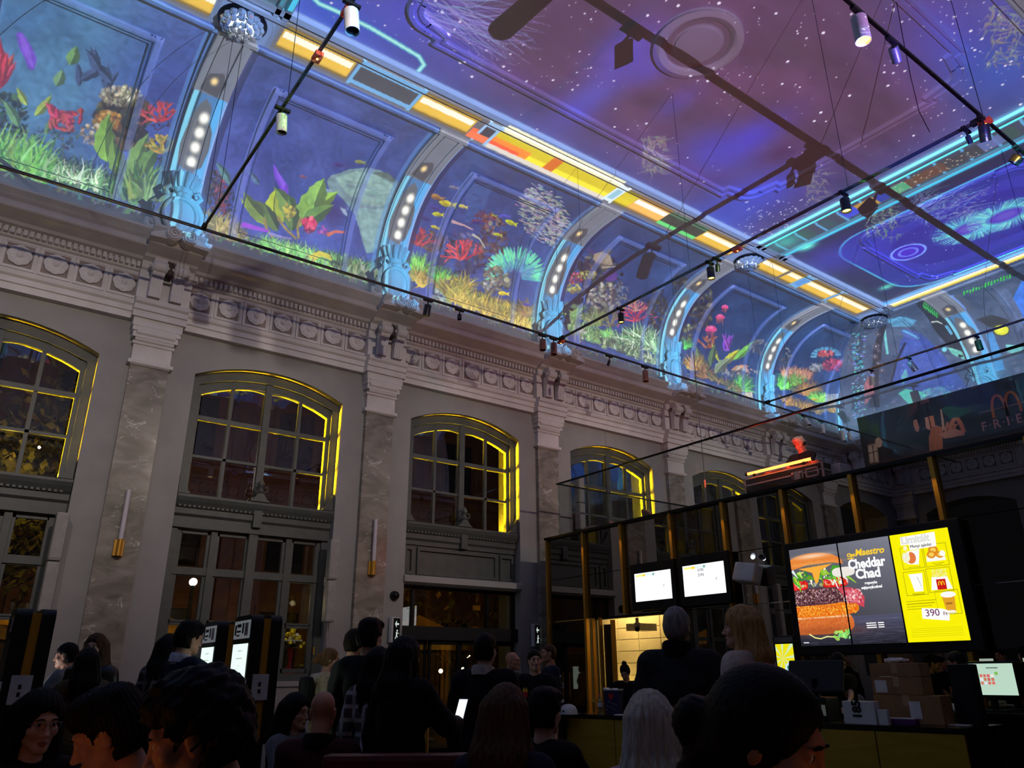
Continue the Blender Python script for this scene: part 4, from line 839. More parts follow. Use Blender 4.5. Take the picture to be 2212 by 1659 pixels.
def holder(M):
    h = bpy.data.objects.new('cove_ribs', None); COL.objects.link(h); h.parent = ceiling; h.matrix_world = M; return h
for (M, ps, bays) in ((M_LEFT, [P0Y + BAY * k for k in range(-1, 5)], [P0Y + BAY * (k + .5) for k in range(-2, 5)]),
                      (M_FAR, [4.6, 9.2], [2.4, 6.9, 11.4]), (M_RIGHT, [P0Y - BY + BAY * k for k in range(-1, 5)], [P0Y - BY + BAY * (k + .5) for k in range(-2, 5)]), (M_BACK, [4.6, 9.2], [2.4, 6.9, 11.4])):
    h = holder(M)
    for p in ps:
        add_ob(RIB, 'rib', h, (0, p, 0)); add_ob(CART, 'cartouche', h, (.10 if 0 else .26, p, 8.36))
    for c in bays: add_ob(CFR, 'cove_panel_frame', h, (0, c, 0))
for (x, y, a) in ((0, FY, -PI / 4), (RX, FY, -3 * PI / 4), (RX, BY, 3 * PI / 4), (0, BY, PI / 4)):      # ribs in the mitres
    o = add_ob(RIB, 'corner_rib', ceiling, (x, y, 0)); o.rotation_euler = (0, 0, a); o.scale = (1.414, .8, 1)
# mouldings of the flat ceiling
def bar(m, x0, x1, y0, y1, h, z=CEIL): m.box(x0, x1, y0, y1, z - h, z + .02)
bm_ = MB()
for (x0, x1) in ((2.52, 2.60), (3.30, 3.38), (3.46, 3.58)): bar(bm_, x0, x1, BY + 2.5, FY - 2.5, .09)
for (x0, x1) in ((2.60, 3.30),): bar(bm_, x0, x1, BY + 2.5, FY - 2.5, .04)
bm_.build('side_beam', PLC, ceiling)
bm_ = MB()
for (x0, x1, h) in ((10.22, 10.34, .09), (10.42, 10.5, .09), (11.2, 11.28, .09), (10.5, 11.2, .04)): bar(bm_, x0, x1, BY + 2.5, FY - 2.5, h)
bm_.build('side_beam', PLC, ceiling)
for y in (1.6, 14.5, FY - 2.95, BY + 2.5):
    bm_ = MB()
    for (a, b, h) in ((-.02, .10, .09), (.18, .26, .09), (.88, .96, .09), (1.02, 1.12, .09), (.26, .88, .04)):
        if y > 15 or y < 0: a, b = a * .5, b * .5
        bar(bm_, 3.4, 10.4, y + a, y + b, h)
    bm_.build('cross_beam', PLC, ceiling)
def panel_outline(x0, x1, y0, y1, r, q=.22):
    """rectangle whose corners step in and curve outwards, as on the ceiling"""
    o = []
    for (sx, sy) in ((1, 1), (-1, 1), (-1, -1), (1, -1)):
        cx, cy = (x1 if sx > 0 else x0), (y1 if sy > 0 else y0); ex, ey = cx - sx * r, cy - sy * r
        seg = [(cx, cy - sy * (r + q)), (cx - sx * q * .6, cy - sy * (r + q)), (cx - sx * q * .6, cy - sy * r)]
        a = [(ex + sx * (r - q * .6) * math.cos(t), ey + sy * (r - q * .6) * math.sin(t)) for t in np.linspace(.0, PI / 2, 9)]
        seg2 = [(cx - sx * r, cy - sy * q * .6), (cx - sx * (r + q), cy - sy * q * .6), (cx - sx * (r + q), cy)]
        p = seg + a + seg2
        o += p if sx * sy > 0 else p[::-1]
    return o
def moulded(outline, w, h, m, z=CEIL):
    P = np.array(outline); n = len(P); c = P.mean(0)
    nx = np.roll(P, -1, 0); pv = np.roll(P, 1, 0); d = (nx - P) / (np.linalg.norm(nx - P, axis=1)[:, None] + 1e-9) + (P - pv) / (np.linalg.norm(P - pv, axis=1)[:, None] + 1e-9)
    nn = np.stack([-d[:, 1], d[:, 0]], 1); nn /= np.linalg.norm(nn, axis=1)[:, None] + 1e-9
    rows = []
    for (o, hh) in ((0, 0), (.12 * w, h), (.35 * w, h), (.4 * w, h * .5), (.6 * w, h * .5), (.65 * w, h * .9), (.9 * w, h * .9), (w, 0)):
        q = P + nn * o; rows.append([(a, b, z - hh) for a, b in q] + [(q[0][0], q[0][1], z - hh)])
    m.grid(rows)
m = MB(); moulded(panel_outline(4.30, 9.50, 3.95, 13.05, .62), .30, .07, m); m.build('ceiling_panel_moulding', PLC, ceiling, True, .4)
for (a, b) in ((16.1, 20.0), (BY + 3.2, 1.0)):
    m = MB(); moulded(panel_outline(4.9, 8.9, a, b, .5, .16), .2, .05, m); m.build('ceiling_panel_moulding', PLC, ceiling, True, .4)
m = MB(); m.lathe([(.72, CEIL + .01), (.74, CEIL - .07), (.64, CEIL - .10), (.56, CEIL - .07), (.52, CEIL - .02), (.40, CEIL - .02), (.38, CEIL - .06), (.2, CEIL - .09), (0, CEIL - .10)], 40, (6.9, 8.4, 0)); m.build('ceiling_rose', PLC, ceiling, True, .5)
# ------------------------------------------------------------------ screens, lettering
def uvquad(name, mat, x0, x1, z0, z1, y, parent=None):
    """upright quad facing -y with a 0..1 uv"""
    me = bpy.data.meshes.new(name); me.from_pydata([(x0, y, z0), (x1, y, z0), (x1, y, z1), (x0, y, z1)], [], [(0, 1, 2, 3)])
    uv = me.uv_layers.new(name='UVMap')
    for i, c in enumerate([(0, 0), (1, 0), (1, 1), (0, 1)]): uv.data[i].uv = c
    me.materials.append(mat); o = bpy.data.objects.new(name, me); COL.objects.link(o); o.parent = parent
    return o
def screen_mat(name, cv, s=1.0, lit=True):
    im = bpy.data.images.new(name, cv.W, cv.H); a = np.ones((cv.H, cv.W, 4), np.float32); a[..., :3] = np.clip(cv.a, 0, 255) / 255
    im.pixels.foreach_set(a.ravel()); im.update(); im.pack()
    m, nt, b = nmat(name); t = nt.nodes.new('ShaderNodeTexImage'); t.image = im; t.extension = 'EXTEND'
    if lit:
        b.inputs['Base Color'].default_value = (.01, .01, .01, 1); nt.links.new(t.outputs[0], b.inputs['Emission Color']); b.inputs['Emission Strength'].default_value = s
    else: nt.links.new(t.outputs[0], b.inputs['Base Color'])
    b.inputs['Roughness'].default_value = .3
    return m
def text_mesh(txt, size, mat, parent, name, loc, shear=0.0, bold=0.0, align='LEFT', sp=1.0, ex=.002, rot=(PI / 2, 0, 0), sx=1.0):
    c = bpy.data.curves.new(name, 'FONT'); c.body = txt; c.size = size; c.shear = shear; c.offset = bold; c.align_x = align; c.space_character = sp; c.extrude = ex; c.resolution_u = 3
    o = bpy.data.objects.new(name, c); COL.objects.link(o); dg = bpy.context.evaluated_depsgraph_get()
    me = bpy.data.meshes.new_from_object(o.evaluated_get(dg)); bpy.data.objects.remove(o); me.materials.clear(); me.materials.append(mat)
    k = bpy.data.objects.new(name, me); COL.objects.link(k); k.parent = parent; k.location = loc; k.rotation_euler = rot; k.scale = (sx, 1, 1)
    return k

# ------------------------------------------------------------------ windows and the entrance
def arch_in(t, drop=0.0, half=None):
    return arch_z(t) - drop
def window(n, M, c, lower='sash', lab=''):
    w = empty_struct(('door_%d' if lower == 'door' else 'window_%d') % n, lab, 'door' if lower == 'door' else 'window', M @ Matrix.Translation((0, c, 0)))
    X0, X1, XG = -.30, -REV, -.27
    h = HALF
    # outer frame following the arch, two steps
    for (nm, a, b, x0, x1) in (('window_frame', 0.0, .13, -.30, -.17), ('inner_frame', .13, .20, -.31, -.22)):
        m = MB(); z0 = 4.15 if lower == 'door' else 1.27
        for s in (-1, 1):
            ya, yb = sorted((s * (h - a), s * (h - b))); m.box(x0, x1, ya, yb, z0, arch_z((h - b) / h) - a * .6)
        ts = np.linspace(-1, 1, 15)
        for i in range(14):
            ya, yb = ts[i] * (h - a), ts[i + 1] * (h - a); m.prism([(ya, arch_z(ts[i]) - a), (yb, arch_z(ts[i + 1]) - a), (yb, arch_z(ts[i + 1]) - a - .17), (ya, arch_z(ts[i]) - a - .17)], 'x', x0 - .01, x1 - .004)
        m.build(nm, WOOD, w)
    cols = [-h + .20, -.63, 0.0, .63, h - .20]; rows = [4.17, 4.84, 5.50]
    def top(y): return arch_z(y / h) - .28
    for k in range(4):                      # spandrel boards over the two sashes and panes
        y0, y1 = cols[k] + .03, cols[k + 1] - .03
        def head(y):
            s = -1 if y < 0 else 1; q = (abs(y) - .04) / (h - .24); return top(s * (.10 + .9 * abs(y))) - .20 * (1 - q) * 0 - .10 * (1 - math.sin(PI * min(max(q, 0), 1) * .8 + .35))
        ys = np.linspace(y0, y1, 7); hz = [head(y) for y in ys]
        m = MB()
        for i in range(6): m.prism([(ys[i], hz[i]), (ys[i + 1], hz[i + 1]), (ys[i + 1], arch_z(ys[i + 1] / h) - .2), (ys[i], arch_z(ys[i] / h) - .2)], 'x', -.29, -.24)
        m.build('head_board', WOOD, w)
        edges = rows + [None]
        for r in range(3):
            z0 = rows[r] + .025
            poly = [(y0, z0), (y1, z0)] + ([(y1, rows[r + 1] - .02), (y0, rows[r + 1] - .02)] if r < 2 else [(y, z) for y, z in zip(ys[::-1], hz[::-1])])
            MB().prism(poly, 'x', XG - .004, XG + .004).build('pane', GLS, w)
    for y, ww, x1 in ((0, .06, -.19), (-.63, .028, -.235), (.63, .028, -.235)): MB().box(-.30, x1, y - ww, y + ww, 4.15, top(y) + .1).build('mullion', WOOD, w)
    for z in (4.84, 5.50): MB().box(-.29, -.235 if z < 5 else -.215, -h + .2, h - .2, z - .022, z + .025 + (.03 if z > 5 else 0)).build('glazing_bar', WOOD, w)
    # transom with small dentils and a finial
    m = MB(); m.prism([(-.32, 3.72), (-.14, 3.72), (-.14, 3.80), (-.10, 3.84), (-.10, 3.93), (-.06, 3.97), (-.02, 4.04), (.0, 4.10), (.0, 4.14), (-.32, 4.18)], 'y', -h + .01, h - .01); m.build('transom', WOOD, w)
    m = MB()
    for k in range(34): y = -h + .06 + k * (2 * h - .14) / 34; m.box(-.11, -.055, y, y + .042, 3.945, 4.0)
    m.build('dentil_band', WOOD, w, kind='stuff')
    m = MB(); m.prism([(-.18, 4.16), (.18, 4.16), (.10, 4.22), (.05, 4.30), (-.05, 4.30), (-.10, 4.22)], 'x', -.10, -.02)
    m.lathe([(.03, 4.29), (.06, 4.34), (.03, 4.40), (.055, 4.46), (.05, 4.5), (0, 4.58)], 10, (-.06, 0, 0))
    for s in (-1, 1): m.tube([(-.06, s * .05, 4.32), (-.06, s * .12, 4.36), (-.06, s * .11, 4.43), (-.06, s * .06, 4.41)], .02, 6)
    m.build('finial', WOOD, w)
    m = MB(); m.box(-.16, -.04, -.07, .07, 3.72, 4.12); m.build('transom_key', WOOD, w)
    for s in (-1, 1): MB().prism([(s * (h - .02), 4.16), (s * (h - .22), 4.16), (s * (h - .10), 4.30), (s * (h - .02), 4.46)][::s], 'x', -.16, -.05).build('corner_scroll', WOOD, w)
    if lower == 'sash':
        m = MB()
        m.box(-.315, -.165, -h + .12, h - .12, 1.27, 1.40); m.box(-.315, -.12, -h + .01, h - .01, 3.62, 3.73); m.build('lower_frame', WOOD, w)
        MB().box(-.40, .04, -h - .02, h + .02, 1.20, 1.28).build('window_sill', WALL, w)
        lc = [-h + .12, -.64, 0, .64, h - .12]; lr = [1.40, 2.16, 2.95, 3.62]
        for y, ww in ((0, .075), (-.64, .05), (.64, .05)): MB().box(-.312, -.15 if y == 0 else -.185, y - ww, y + ww, 1.38, 3.64).build('mullion', WOOD, w)
        for z, ww in ((2.95, .06), (2.16, .02)): MB().box(-.305, -.20 if ww > .03 else -.25, -h + .1, h - .1, z - ww, z + ww).build('glazing_bar', WOOD, w)
        for k in range(4):
            for r in range(3):
                y0, y1, z0, z1 = lc[k] + .055, lc[k + 1] - .055, lr[r] + .03, lr[r + 1] - .03
                m = MB(); g = .045
                for (a, b, e, f) in ((y0 - .02, y0 + g, z0 - .02, z1 + .02), (y1 - g, y1 + .02, z0 - .02, z1 + .02), (y0, y1, z0 - .02, z0 + (g if r == 0 else .01)), (y0, y1, z1 - (g if r > 0 else .01), z1 + .02)): m.box(-.285, -.23, a, b, e, f)
                m.build('sash_frame', WOOD, w)
                MB().box(XG - .004, XG + .004, y0 + g, y1 - g, z0, z1).build('pane', GLS, w)
        for y in (-.02, h - .14): MB().box(-.15, -.12, y, y + .02, 1.7, 1.82).build('window_handle', BRASS, w)
    else:
        m = MB(); m.box(-.34, -.18, -h, h, 3.10, 3.74); m.build('panel_board', WOOD, w)
        for (a, b) in ((-h + .06, -h + .26), (-h + .34, h - .50), (h - .42, h - .08)):
            m = MB()
            for (c0, c1, e, f) in ((a, b, 3.62, 3.68), (a, b, 3.16, 3.22), (a, a + .05, 3.22, 3.62), (b - .05, b, 3.22, 3.62)): m.box(-.2, -.13, c0, c1, e, f)
            m.build('panel_moulding', WOOD, w)
        MB().prism([(-.34, 2.96), (-.02, 2.96), (.06, 3.0), (.06, 3.10), (.0, 3.13), (-.34, 3.13)], 'y', -h - .02, h + .02).build('door_hood', WALL, w)
        m = MB()
        for y in (-h, -h + .30, h - .70, h - .06): m.box(-.30, -.20, y, y + .06, 2.2, 2.96)
        m.box(-.30, -.20, -h, h, 2.90, 2.97); m.build('fanlight_frame', BLK, w)
        for (a, b) in ((-h + .06, -h + .30), (-h + .36, h - .70), (h - .64, h - .06)): MB().box(-.252, -.244, a, b, 2.22, 2.9).build('pane', GLS, w)
        MB().box(-.36, -.10, -h, h, 1.98, 2.22).build('sliding_gear', BLK2, w)
        for k, (a, b) in enumerate(((-h, -.68), (-.68, 0), (0, .68), (.68, h))):
            m = MB(); x = -.30 if k in (0, 3) else -.22
            for (c0, c1, e, f) in ((a, a + .05, 0, 1.98), (b - .05, b, 0, 1.98), (a, b, 0, .12), (a, b, 1.90, 1.98)): m.box(x, x + .05, c0, c1, e, f)
            m.build('door_leaf', BLK, w); MB().box(x + .02, x + .028, a + .05, b - .05, .12, 1.9).build('pane', GLS, w)
        for y in (-.09, .09): MB().tube([(-.14, y, .9), (-.14, y, 1.4)], .014, 8).build('pull_handle', BRASS, w)
    return w
wn = 1
DOORB = 1
for b in range(-1, 5):
    c = P0Y + BAY * b + BAY / 2
    lab = ['arched window out of frame beside the first pilaster', 'tall grey arched window between the first two marble pilasters', 'sliding glass entrance under an arched window with a yellow glow', 'arched window behind the left end of the raised gallery', 'arched window behind the balustrade near the hanging cable', 'last arched window before the end wall'][b + 1]
    if b == -1: lab = 'tall arched window at the left edge with foliage behind its panes'
    if b == DOORB: window(1, M_LEFT, c, 'door', lab)
    else: window(wn, M_LEFT, c, 'sash', lab); wn += 1
for k, c in enumerate(FCELL[:2]): window(wn, M_FAR, c, 'sash', ['arched window in the end wall next to the corner', 'arched window in the middle of the end wall'][k]); wn += 1
for k in (2, 4): window(wn, M_RIGHT, P0Y - BY + BAY * (k - 1.5), 'sash', 'arched window in the near side wall, seen only in reflection'); wn += 1
for k in (0, 1): window(wn, M_BACK, FCELL[k + 0], 'sash', 'arched window in the near end wall, seen only in reflection'); wn += 1

# ------------------------------------------------------------------ outside in the night
GRD = pm('night_paving', (44, 40, 36), (58, 54, 48), 3, .8)
o = MB().box(-34, -.78, -30, 45, -.25, -.05).build('pavement_outside', GRD); struct(o, 'paved square outside the windows', 'pavement')
FLEM = em('floodlight_lens', (255, 214, 40), 14)
FLB = pm('floodlight_body', (30, 30, 30), (36, 36, 36))
for b in range(-1, 5):                     # yellow uplighters on the outer ledges of the windows
    c = P0Y + BAY * b + BAY / 2
    t = thing('window_uplighter', 'small yellow uplighter outside ' + ['the window at the left edge', 'the window between the first two pilasters', 'the window over the entrance', 'the window behind the gallery end', 'the window behind the pendant cable', 'the last window before the end wall'][b + 1], 'floodlight', (-.60, c + 1.12, 4.0), group='uplighters on the window ledges')
    MB().bbox(-.06, .06, -.08, .08, 0, .12).build('lamp_body', FLB, t); MB().box(-.045, .045, -.065, .065, .121, .126).build('lens', FLEM, t); MB().box(-.5, .3, -2.3, .2, -.14, 0).build('ledge', WALL, t)
    light('uplight', 'POINT', (.02, .0, .3), 26 * [.5, 1, 1, .8, .5, .3][b + 1], (255, 206, 30), .008, parent=t)
    pw = [.5, 1, 1, .8, .5, .3][b + 1]
    def strip(loc, d, sx, sy, p, spread):  # bodiless strips added to carry the yellow onto jamb and soffit
        q = light('reveal_fill_strip', 'AREA', loc, p * pw, (255, 200, 20), (sx, sy), (-Vector(d)).to_track_quat('Z', 'Y').to_euler(), parent=t); q.data.spread = math.radians(spread)
    strip((.10, -.92, 1.25), (.27, 1, .2), .05, 2.0, 110, 19)
    strip((.02, -1.1, .15), (.14, 0, 1), 2.3, .05, 90, 15)
    MB().bbox(-.31, -.19, -2.13, -1.97, 0, .12).build('lamp_body', FLB, t); MB().box(-.295, -.205, -2.115, -1.985, .121, .126).build('lens', FLEM, t)
# parasols
PARM = pm('ochre_parasol_canvas', (214, 150, 40), (226, 164, 54), 6, .8)
def parasol(loc, r, z, lab, rot=0.0):
    t = thing('parasol', lab, 'parasol', loc, rot, 'parasols on the terrace outside')
    MB().lathe([(.03, 0), (.03, z + .55)], 8).build('pole', GREY, t); MB().bbox(-.35, .35, -.35, .35, 0, .08, .02).build('base', GREY, t)
    m = MB(); n = 8; pts = [(r * math.cos(2 * PI * (k + .5) / n), r * math.sin(2 * PI * (k + .5) / n)) for k in range(n)]
    for k in range(n):
        a, b = pts[k], pts[(k + 1) % n]; m.add([(0, 0, z + .6), (a[0], a[1], z), (b[0], b[1], z)], [(0, 1, 2)]); m.add([(a[0], a[1], z), (b[0], b[1], z), (b[0], b[1], z - .22), (a[0], a[1], z - .22)], [(0, 3, 2, 1)])
    m.build('canopy', PARM, t)
    for k in range(n):
        if k % 2 == 0: MB().tube([(0, 0, z + .2), (pts[k][0] * .9, pts[k][1] * .9, z + .05)], .012, 5).build('rib', GREY, t)
    light('parasol_lamp', 'POINT', (0.0, 0, z - .15), 9, (255, 170, 60), .008, parent=t)
    return t
parasol((-2.9, .2, -.05), 1.3, 2.2, 'ochre parasol outside the window at the left edge'); parasol((-4.0, 3.5, -.05), 1.3, 2.15, 'ochre parasol outside the left half of the second window'); parasol((-3.6, 9.5, -.05), 1.4, 2.15, 'ochre parasol seen through the glass over the entrance')
# trees
LEAF = pm('amber_lit_leaves', (70, 70, 26), (120, 104, 40), 3, .8); BARK = pm('bark', (60, 46, 34), (78, 62, 46), 9, .9, bump=.2)
def tree(loc, h, r, nleaf, lab, seed):
    q = random.Random(seed); t = thing('tree', lab, 'tree', loc, group='trees outside the windows')
    m = MB(); m.tube([(0, 0, 0), (.05, .03, h * .3), (0, .1, h * .55)], .16, 8, r2=.09); ends = []
    for k in range(16):
        a = q.uniform(0, 2 * PI); z0 = h * q.uniform(.25, .55); L = r * q.uniform(.6, 1); z1 = z0 + h * q.uniform(.1, .42)
        p1 = (L * .5 * math.cos(a), L * .5 * math.sin(a), (z0 + z1) / 2 - .1); p2 = (L * math.cos(a + .3), L * math.sin(a + .3), z1); m.tube([(0, .05, z0), p1, p2], .05, 5, r2=.012); ends += [p1, p2]
        for j in range(4):
            b = a + q.uniform(-1, 1); p3 = (p1[0] + L * .4 * math.cos(b), p1[1] + L * .4 * math.sin(b), p1[2] + q.uniform(-.2, .6)); m.tube([p1, p3], .02, 4, r2=.006); ends.append(p3)
    m.build('trunk', BARK, t)
    f = MB()
    for k in range(nleaf):
        e = q.choice(ends); s = q.uniform(.07, .17); p = [e[i] + q.gauss(0, .38) for i in range(3)]; a = [q.uniform(-1, 1) for _ in range(3)]; b = [q.uniform(-1, 1) for _ in range(3)]
        f.add([[p[i] for i in range(3)], [p[i] + a[i] * s for i in range(3)], [p[i] + a[i] * s + b[i] * s for i in range(3)], [p[i] + b[i] * s for i in range(3)]], [(0, 1, 2, 3)])
    f.build('foliage', LEAF, t, kind='stuff')
    return t
tree((-5.6, .25, -.05), 8.5, 1.8, 15000, 'leafy tree outside the window at the left edge', 1); tree((-7.5, 13.0, -.05), 5.2, 2.2, 500, 'nearly bare tree behind the parasol at the entrance', 3)
tree((-11, 19.5, -.05), 7, 2.4, 3000, 'leafy tree outside the gallery window', 4)
light('tree_fill', 'POINT', (-3.4, -1.0, 6.0), 40, (255, 190, 50), .008); light('tree_fill', 'POINT', (-2.6, .6, 4.6), 60, (255, 216, 80), .008); light('tree_fill', 'POINT', (-5.5, 12.2, 4.2), 36, (255, 150, 50), .008)  # bare fill points added to brighten the trees
# facade opposite, warm
FAC = pm('warm_stone_facade', (122, 86, 46), (150, 106, 58), 2, .9); LIT = em('lit_window', (255, 180, 70), .10); DRK = pm('dark_pane', (30, 26, 22), (36, 32, 28), 4, .2)
t = thing('facade', 'warm lit stone building across the square', 'building', (-17, 4, -.05))
MB().box(-1, 0, -24, 30, 0, 13).build('wall', FAC, t)
for i in range(13):
    for j in range(3):
        y = -22 + i * 4; z = 1.2 + j * 4; m = MB()
        for (a, b, e, f) in ((y, y + 1.9, z + 2.5, z + 2.75), (y, y + 1.9, z - .2, z), (y, y + .18, z, z + 2.5), (y + 1.72, y + 1.9, z, z + 2.5)): m.box(0, .18, a, b, e, f)
        w = m.build('window', FAC, t); MB().box(0, .03, y + .18, y + 1.72, z, z + 2.5).build('pane', LIT if (i * 7 + j * 3) % 31 == 5 else DRK, w)
for k in range(14): MB().box(0, .3, -23.6 + k * 4, -23.1 + k * 4, 0, 12.4).build('pilaster_strip', FAC, t)
light('facade_flood', 'AREA', (-9, 4, 1.0), 110, (255, 170, 70), (30, .6), (0, math.radians(115), 0))
# street lamps
for k, (px, py, x) in enumerate([(417, 1260, -6.0), (952, 1452, -7.0), (1000, 1448, -9.0), (1012, 1420, -9.5)]):
    p = on_x(px, py, x)
    t = thing('street_lamp', ['white street lamp shining through the second window', 'lantern left in the entrance glass', 'lantern in the middle of the entrance glass', 'lantern right in the entrance glass'][k], 'street lamp', (p[0], p[1], -.05), group='street lamps outside')
    MB().lathe([(.09, 0), (.05, .2), (.035, p[2])], 8).build('post', BLK, t); bm = bmesh.new(); bmesh.ops.create_icosphere(bm, subdivisions=2, radius=.09 if k == 0 else .06)
    MB().bm(bm, Matrix.Translation((0, 0, p[2] + .08))).build('globe', em('lamp_globe_%s' % 'abcd'[k], (255, 252, 244) if k == 0 else (255, 226, 170), 12), t, True)
# ------------------------------------------------------------------ raised gallery: smoked mirror front, brass fins, glass balustrade
YM, XL, XR, ZD, ZF = 9.77, 1.0, 13.75, 3.32, 3.90
MULL = [2.08, 3.10, 4.28, 5.37, 6.46, 7.55, 8.64, 9.73, 10.82, 11.9]
KX0, KX1, KZ = 2.30, 4.15, 2.30            # serving hatch
gal = empty_struct('trim_5', 'smoked mirror front of the raised gallery with brass fins', 'moulding'); dk = empty_struct('floor_gallery', 'dark floor of the raised gallery', 'floor')
MB().box(XL + .02, XR, YM + .06, 16.0, ZD - .35, ZD).build('deck', BLK2, dk)
xs = [XL] + MULL + [XR]
for k in range(len(xs) - 1):
    a, b = xs[k] + .012, xs[k + 1] - .012
    for (z0, z1) in ((.0, KZ), (KZ, 3.08), (3.08, ZF)):
        if z0 == 0 and a > KX0 - .3 and b < KX1 + .2: continue
        MB().box(a, b, YM, YM + .03, z0 + .006, z1 - .006).build('mirror_panel', MIR, gal)
MB().box(KX1 + .0, 4.27, YM, YM + .03, 0, KZ - .006).build('mirror_panel', MIR, gal)
for y in np.arange(YM, 15.9, 1.25):
    for (z0, z1) in ((0, KZ), (KZ, 3.08), (3.08, ZF)): MB().box(XL - .03, XL, y + .012, min(y + 1.24, 16), z0 + .006, z1 - .006).build('mirror_panel', MIR, gal)
for x in MULL: MB().box(x - .028, x + .028, YM - .07, YM + .005, .0 if not (KX0 < x < KX1) else KZ + .02, ZF - .02).build('brass_fin', BRASS, gal)
MB().box(XL - .05, XL, YM - .05, YM + .02, 0, ZF - .02).build('brass_fin', BRASS, gal)
MB().box(XL - .05, XR, YM - .08, YM + .06, ZF - .03, ZF + .012).build('edge_rail', BLK, gal)
MB().box(XL - .05, XL + .01, YM, 16, ZF - .03, ZF + .012).build('edge_rail', BLK, gal)
for x in MULL[:8]: light('fin_fill', 'SPOT', (x, YM - .26, ZF - .06), 7, (255, 196, 60), .004, aim((0, 0, 0), (0, .24, -1)), .9, .6)  # spots without bodies, added to brighten the brass fins
# balustrade
bal = thing('balustrade', 'clear glass balustrade with a thin black top rail round the gallery', 'railing', (0, 0, ZF + .012))
ZB = 4.95 - ZF - .012; YB_ = YM + .02; XB = 1.30
px_ = [XB, 3.0, 4.9, 6.8, 8.7, 10.6, 12.5, XR]
for k in range(7): MB().box(px_[k] + .01, px_[k + 1] - .01, YB_ - .006, YB_ + .006, 0.0, ZB).build('glass_panel', CLR, bal)
for k in range(4): MB().box(XB - .006, XB + .006, YB_ + .02 + k * 1.5, YB_ + 1.5 + k * 1.5, 0.0, ZB).build('glass_panel', CLR, bal)
MB().box(XB - .02, XR, YB_ - .02, YB_ + .02, ZB, ZB + .025).build('top_rail', BLK, bal); MB().box(XB - .02, XB + .02, YB_ + .02, YB_ + 6, ZB, ZB + .025).build('top_rail', BLK, bal)
# serving hatch with tiled back wall
hat = thing('serving_hatch', 'lit serving hatch with a wall of grey tiles under the order screens', 'hatch', (KX0, YM, 0))
W_, D_ = KX1 - KX0, 1.15
TILE = [pm('grey_beige_tile_%s' % 'abc'[k], (150 + 6 * k, 142 + 6 * k, 126 + 5 * k), (166 + 6 * k, 158 + 6 * k, 140 + 5 * k), 3, .35) for k in range(3)]
GROUT = pm('pale_grout', (214, 206, 186), (224, 216, 198), 9, .8)
MB().box(-1.25, W_ + .1, D_, D_ + .1, 0, 2.75).build('back_wall', GROUT, hat)
tm = MB().bbox(.008, .552, -.012, .012, .006, .204, .006).mesh('tile', TILE[0]); tms = [tm]
for k in (1, 2): q = tm.copy(); q.materials[0] = TILE[k]; tms.append(q)
for r in range(9):
    for cidx in range(5): add_ob(tms[(r * 5 + cidx * 3 + r // 2) % 3], 'tile', hat, (-1.2 + cidx * .56, D_ - .005, .92 + r * .21))
MB().box(-1.27, -1.22, .05, D_, 0, 2.75).build('side_wall', BLK2, hat); MB().box(W_ + .06, W_ + .1, .05, D_, 0, 2.75).build('side_wall', BLK2, hat); MB().box(-1.25, W_ + .1, .05, D_ + .1, 2.75, 2.8).build('soffit', WHT, hat)
for x in (-.02, .17): MB().box(x - .018, x + .018, -.09, -.02, .0, KZ).build('brass_edge', BRASS, hat)
MB().box(.19, .42, .0, .05, 0, KZ - .12).build('dark_door', BLK2, hat); MB().box(.40, .43, -.03, .06, 0, KZ - .05).build('brass_edge', BRASS, hat)
MB().box(-.05, W_, -.02, .1, KZ - .03, KZ + .01).build('lintel', BLK, hat)
MB().box(.30, .62, .45, .9, KZ - .22, KZ - .10).build('duct', WHT, hat)
MB().bbox(-1.2, W_ + .0, D_ - .5, D_ - .05, .0, .9, .02).build('back_counter', SILV, hat)
MB().bbox(.35, .95, D_ - .4, D_ - .02, .92, 1.45, .02).build('oven', BLK, hat); MB().bbox(.72, .82, D_ - .5, D_ - .41, .9, 1.24, .02).build('dispenser', WHT, hat)
light('hatch_light', 'AREA', (KX0 - .1, YM + .75, 2.72), 60, (255, 214, 128), (1.2, .5), (math.radians(25), 0, 0))
light('hatch_light', 'POINT', (KX0 - .45, YM + .85, 1.15), 6, (255, 214, 110), .12)
# security camera in the hatch
t = thing('security_camera', 'white dome camera hanging in the lit serving hatch', 'camera', (2.98, YM + .35, 2.14)); MB().lathe([(0, -.075), (.05, -.055), (.07, -.01), (.07, .03), (.05, .06), (0, .065)], 14).build('camera_body', WHT, t, True); MB().tube([(0, 0, .05), (0, 0, .14)], .03, 8).build('bracket', WHT, t)
bm = bmesh.new(); bmesh.ops.create_uvsphere(bm, u_segments=12, v_segments=8, radius=.045); MB().bm(bm, Matrix.Translation((.02, -.03, -.05))).build('lens_dome', BLK, t, True)

# ------------------------------------------------------------------ screens on the front
def frame_box(t, x0, x1, z0, z1, w0, w1, y0=9.64, y1=9.70):
    m = MB(); m.box(w0, w1, y0 + .02, y1, z0 - .15, z1 + .12); m.build('housing', BLK2, t)
def numbers_screen(n1=None):
    c = Canvas(0, .82, 0, .46, 420, (246, 247, 250)); c.rect(.03, .22, .405, .435, (240, 226, 120)); c.rect(.19, .25, .4, .437, (226, 200, 60)); c.rect(.25, .45, .405, .435, (206, 226, 226)); c.rect(.42, .46, .4, .437, (110, 160, 160))
    for k in range(5): c.rect(.07, .11, .34 - k * .06, .345 - k * .06, (206, 206, 216))
    for k in range(2): c.rect(.60, .68, .34 - k * .17, .344 - k * .17, (206, 200, 200))
    c.rect(.64, .665, .20, .235, (190, 180, 180)); c.rect(.655, .67, .225, .25, (206, 200, 200))
    return c
TXD = pm('grey_screen_print', (120, 120, 124), (130, 130, 134))
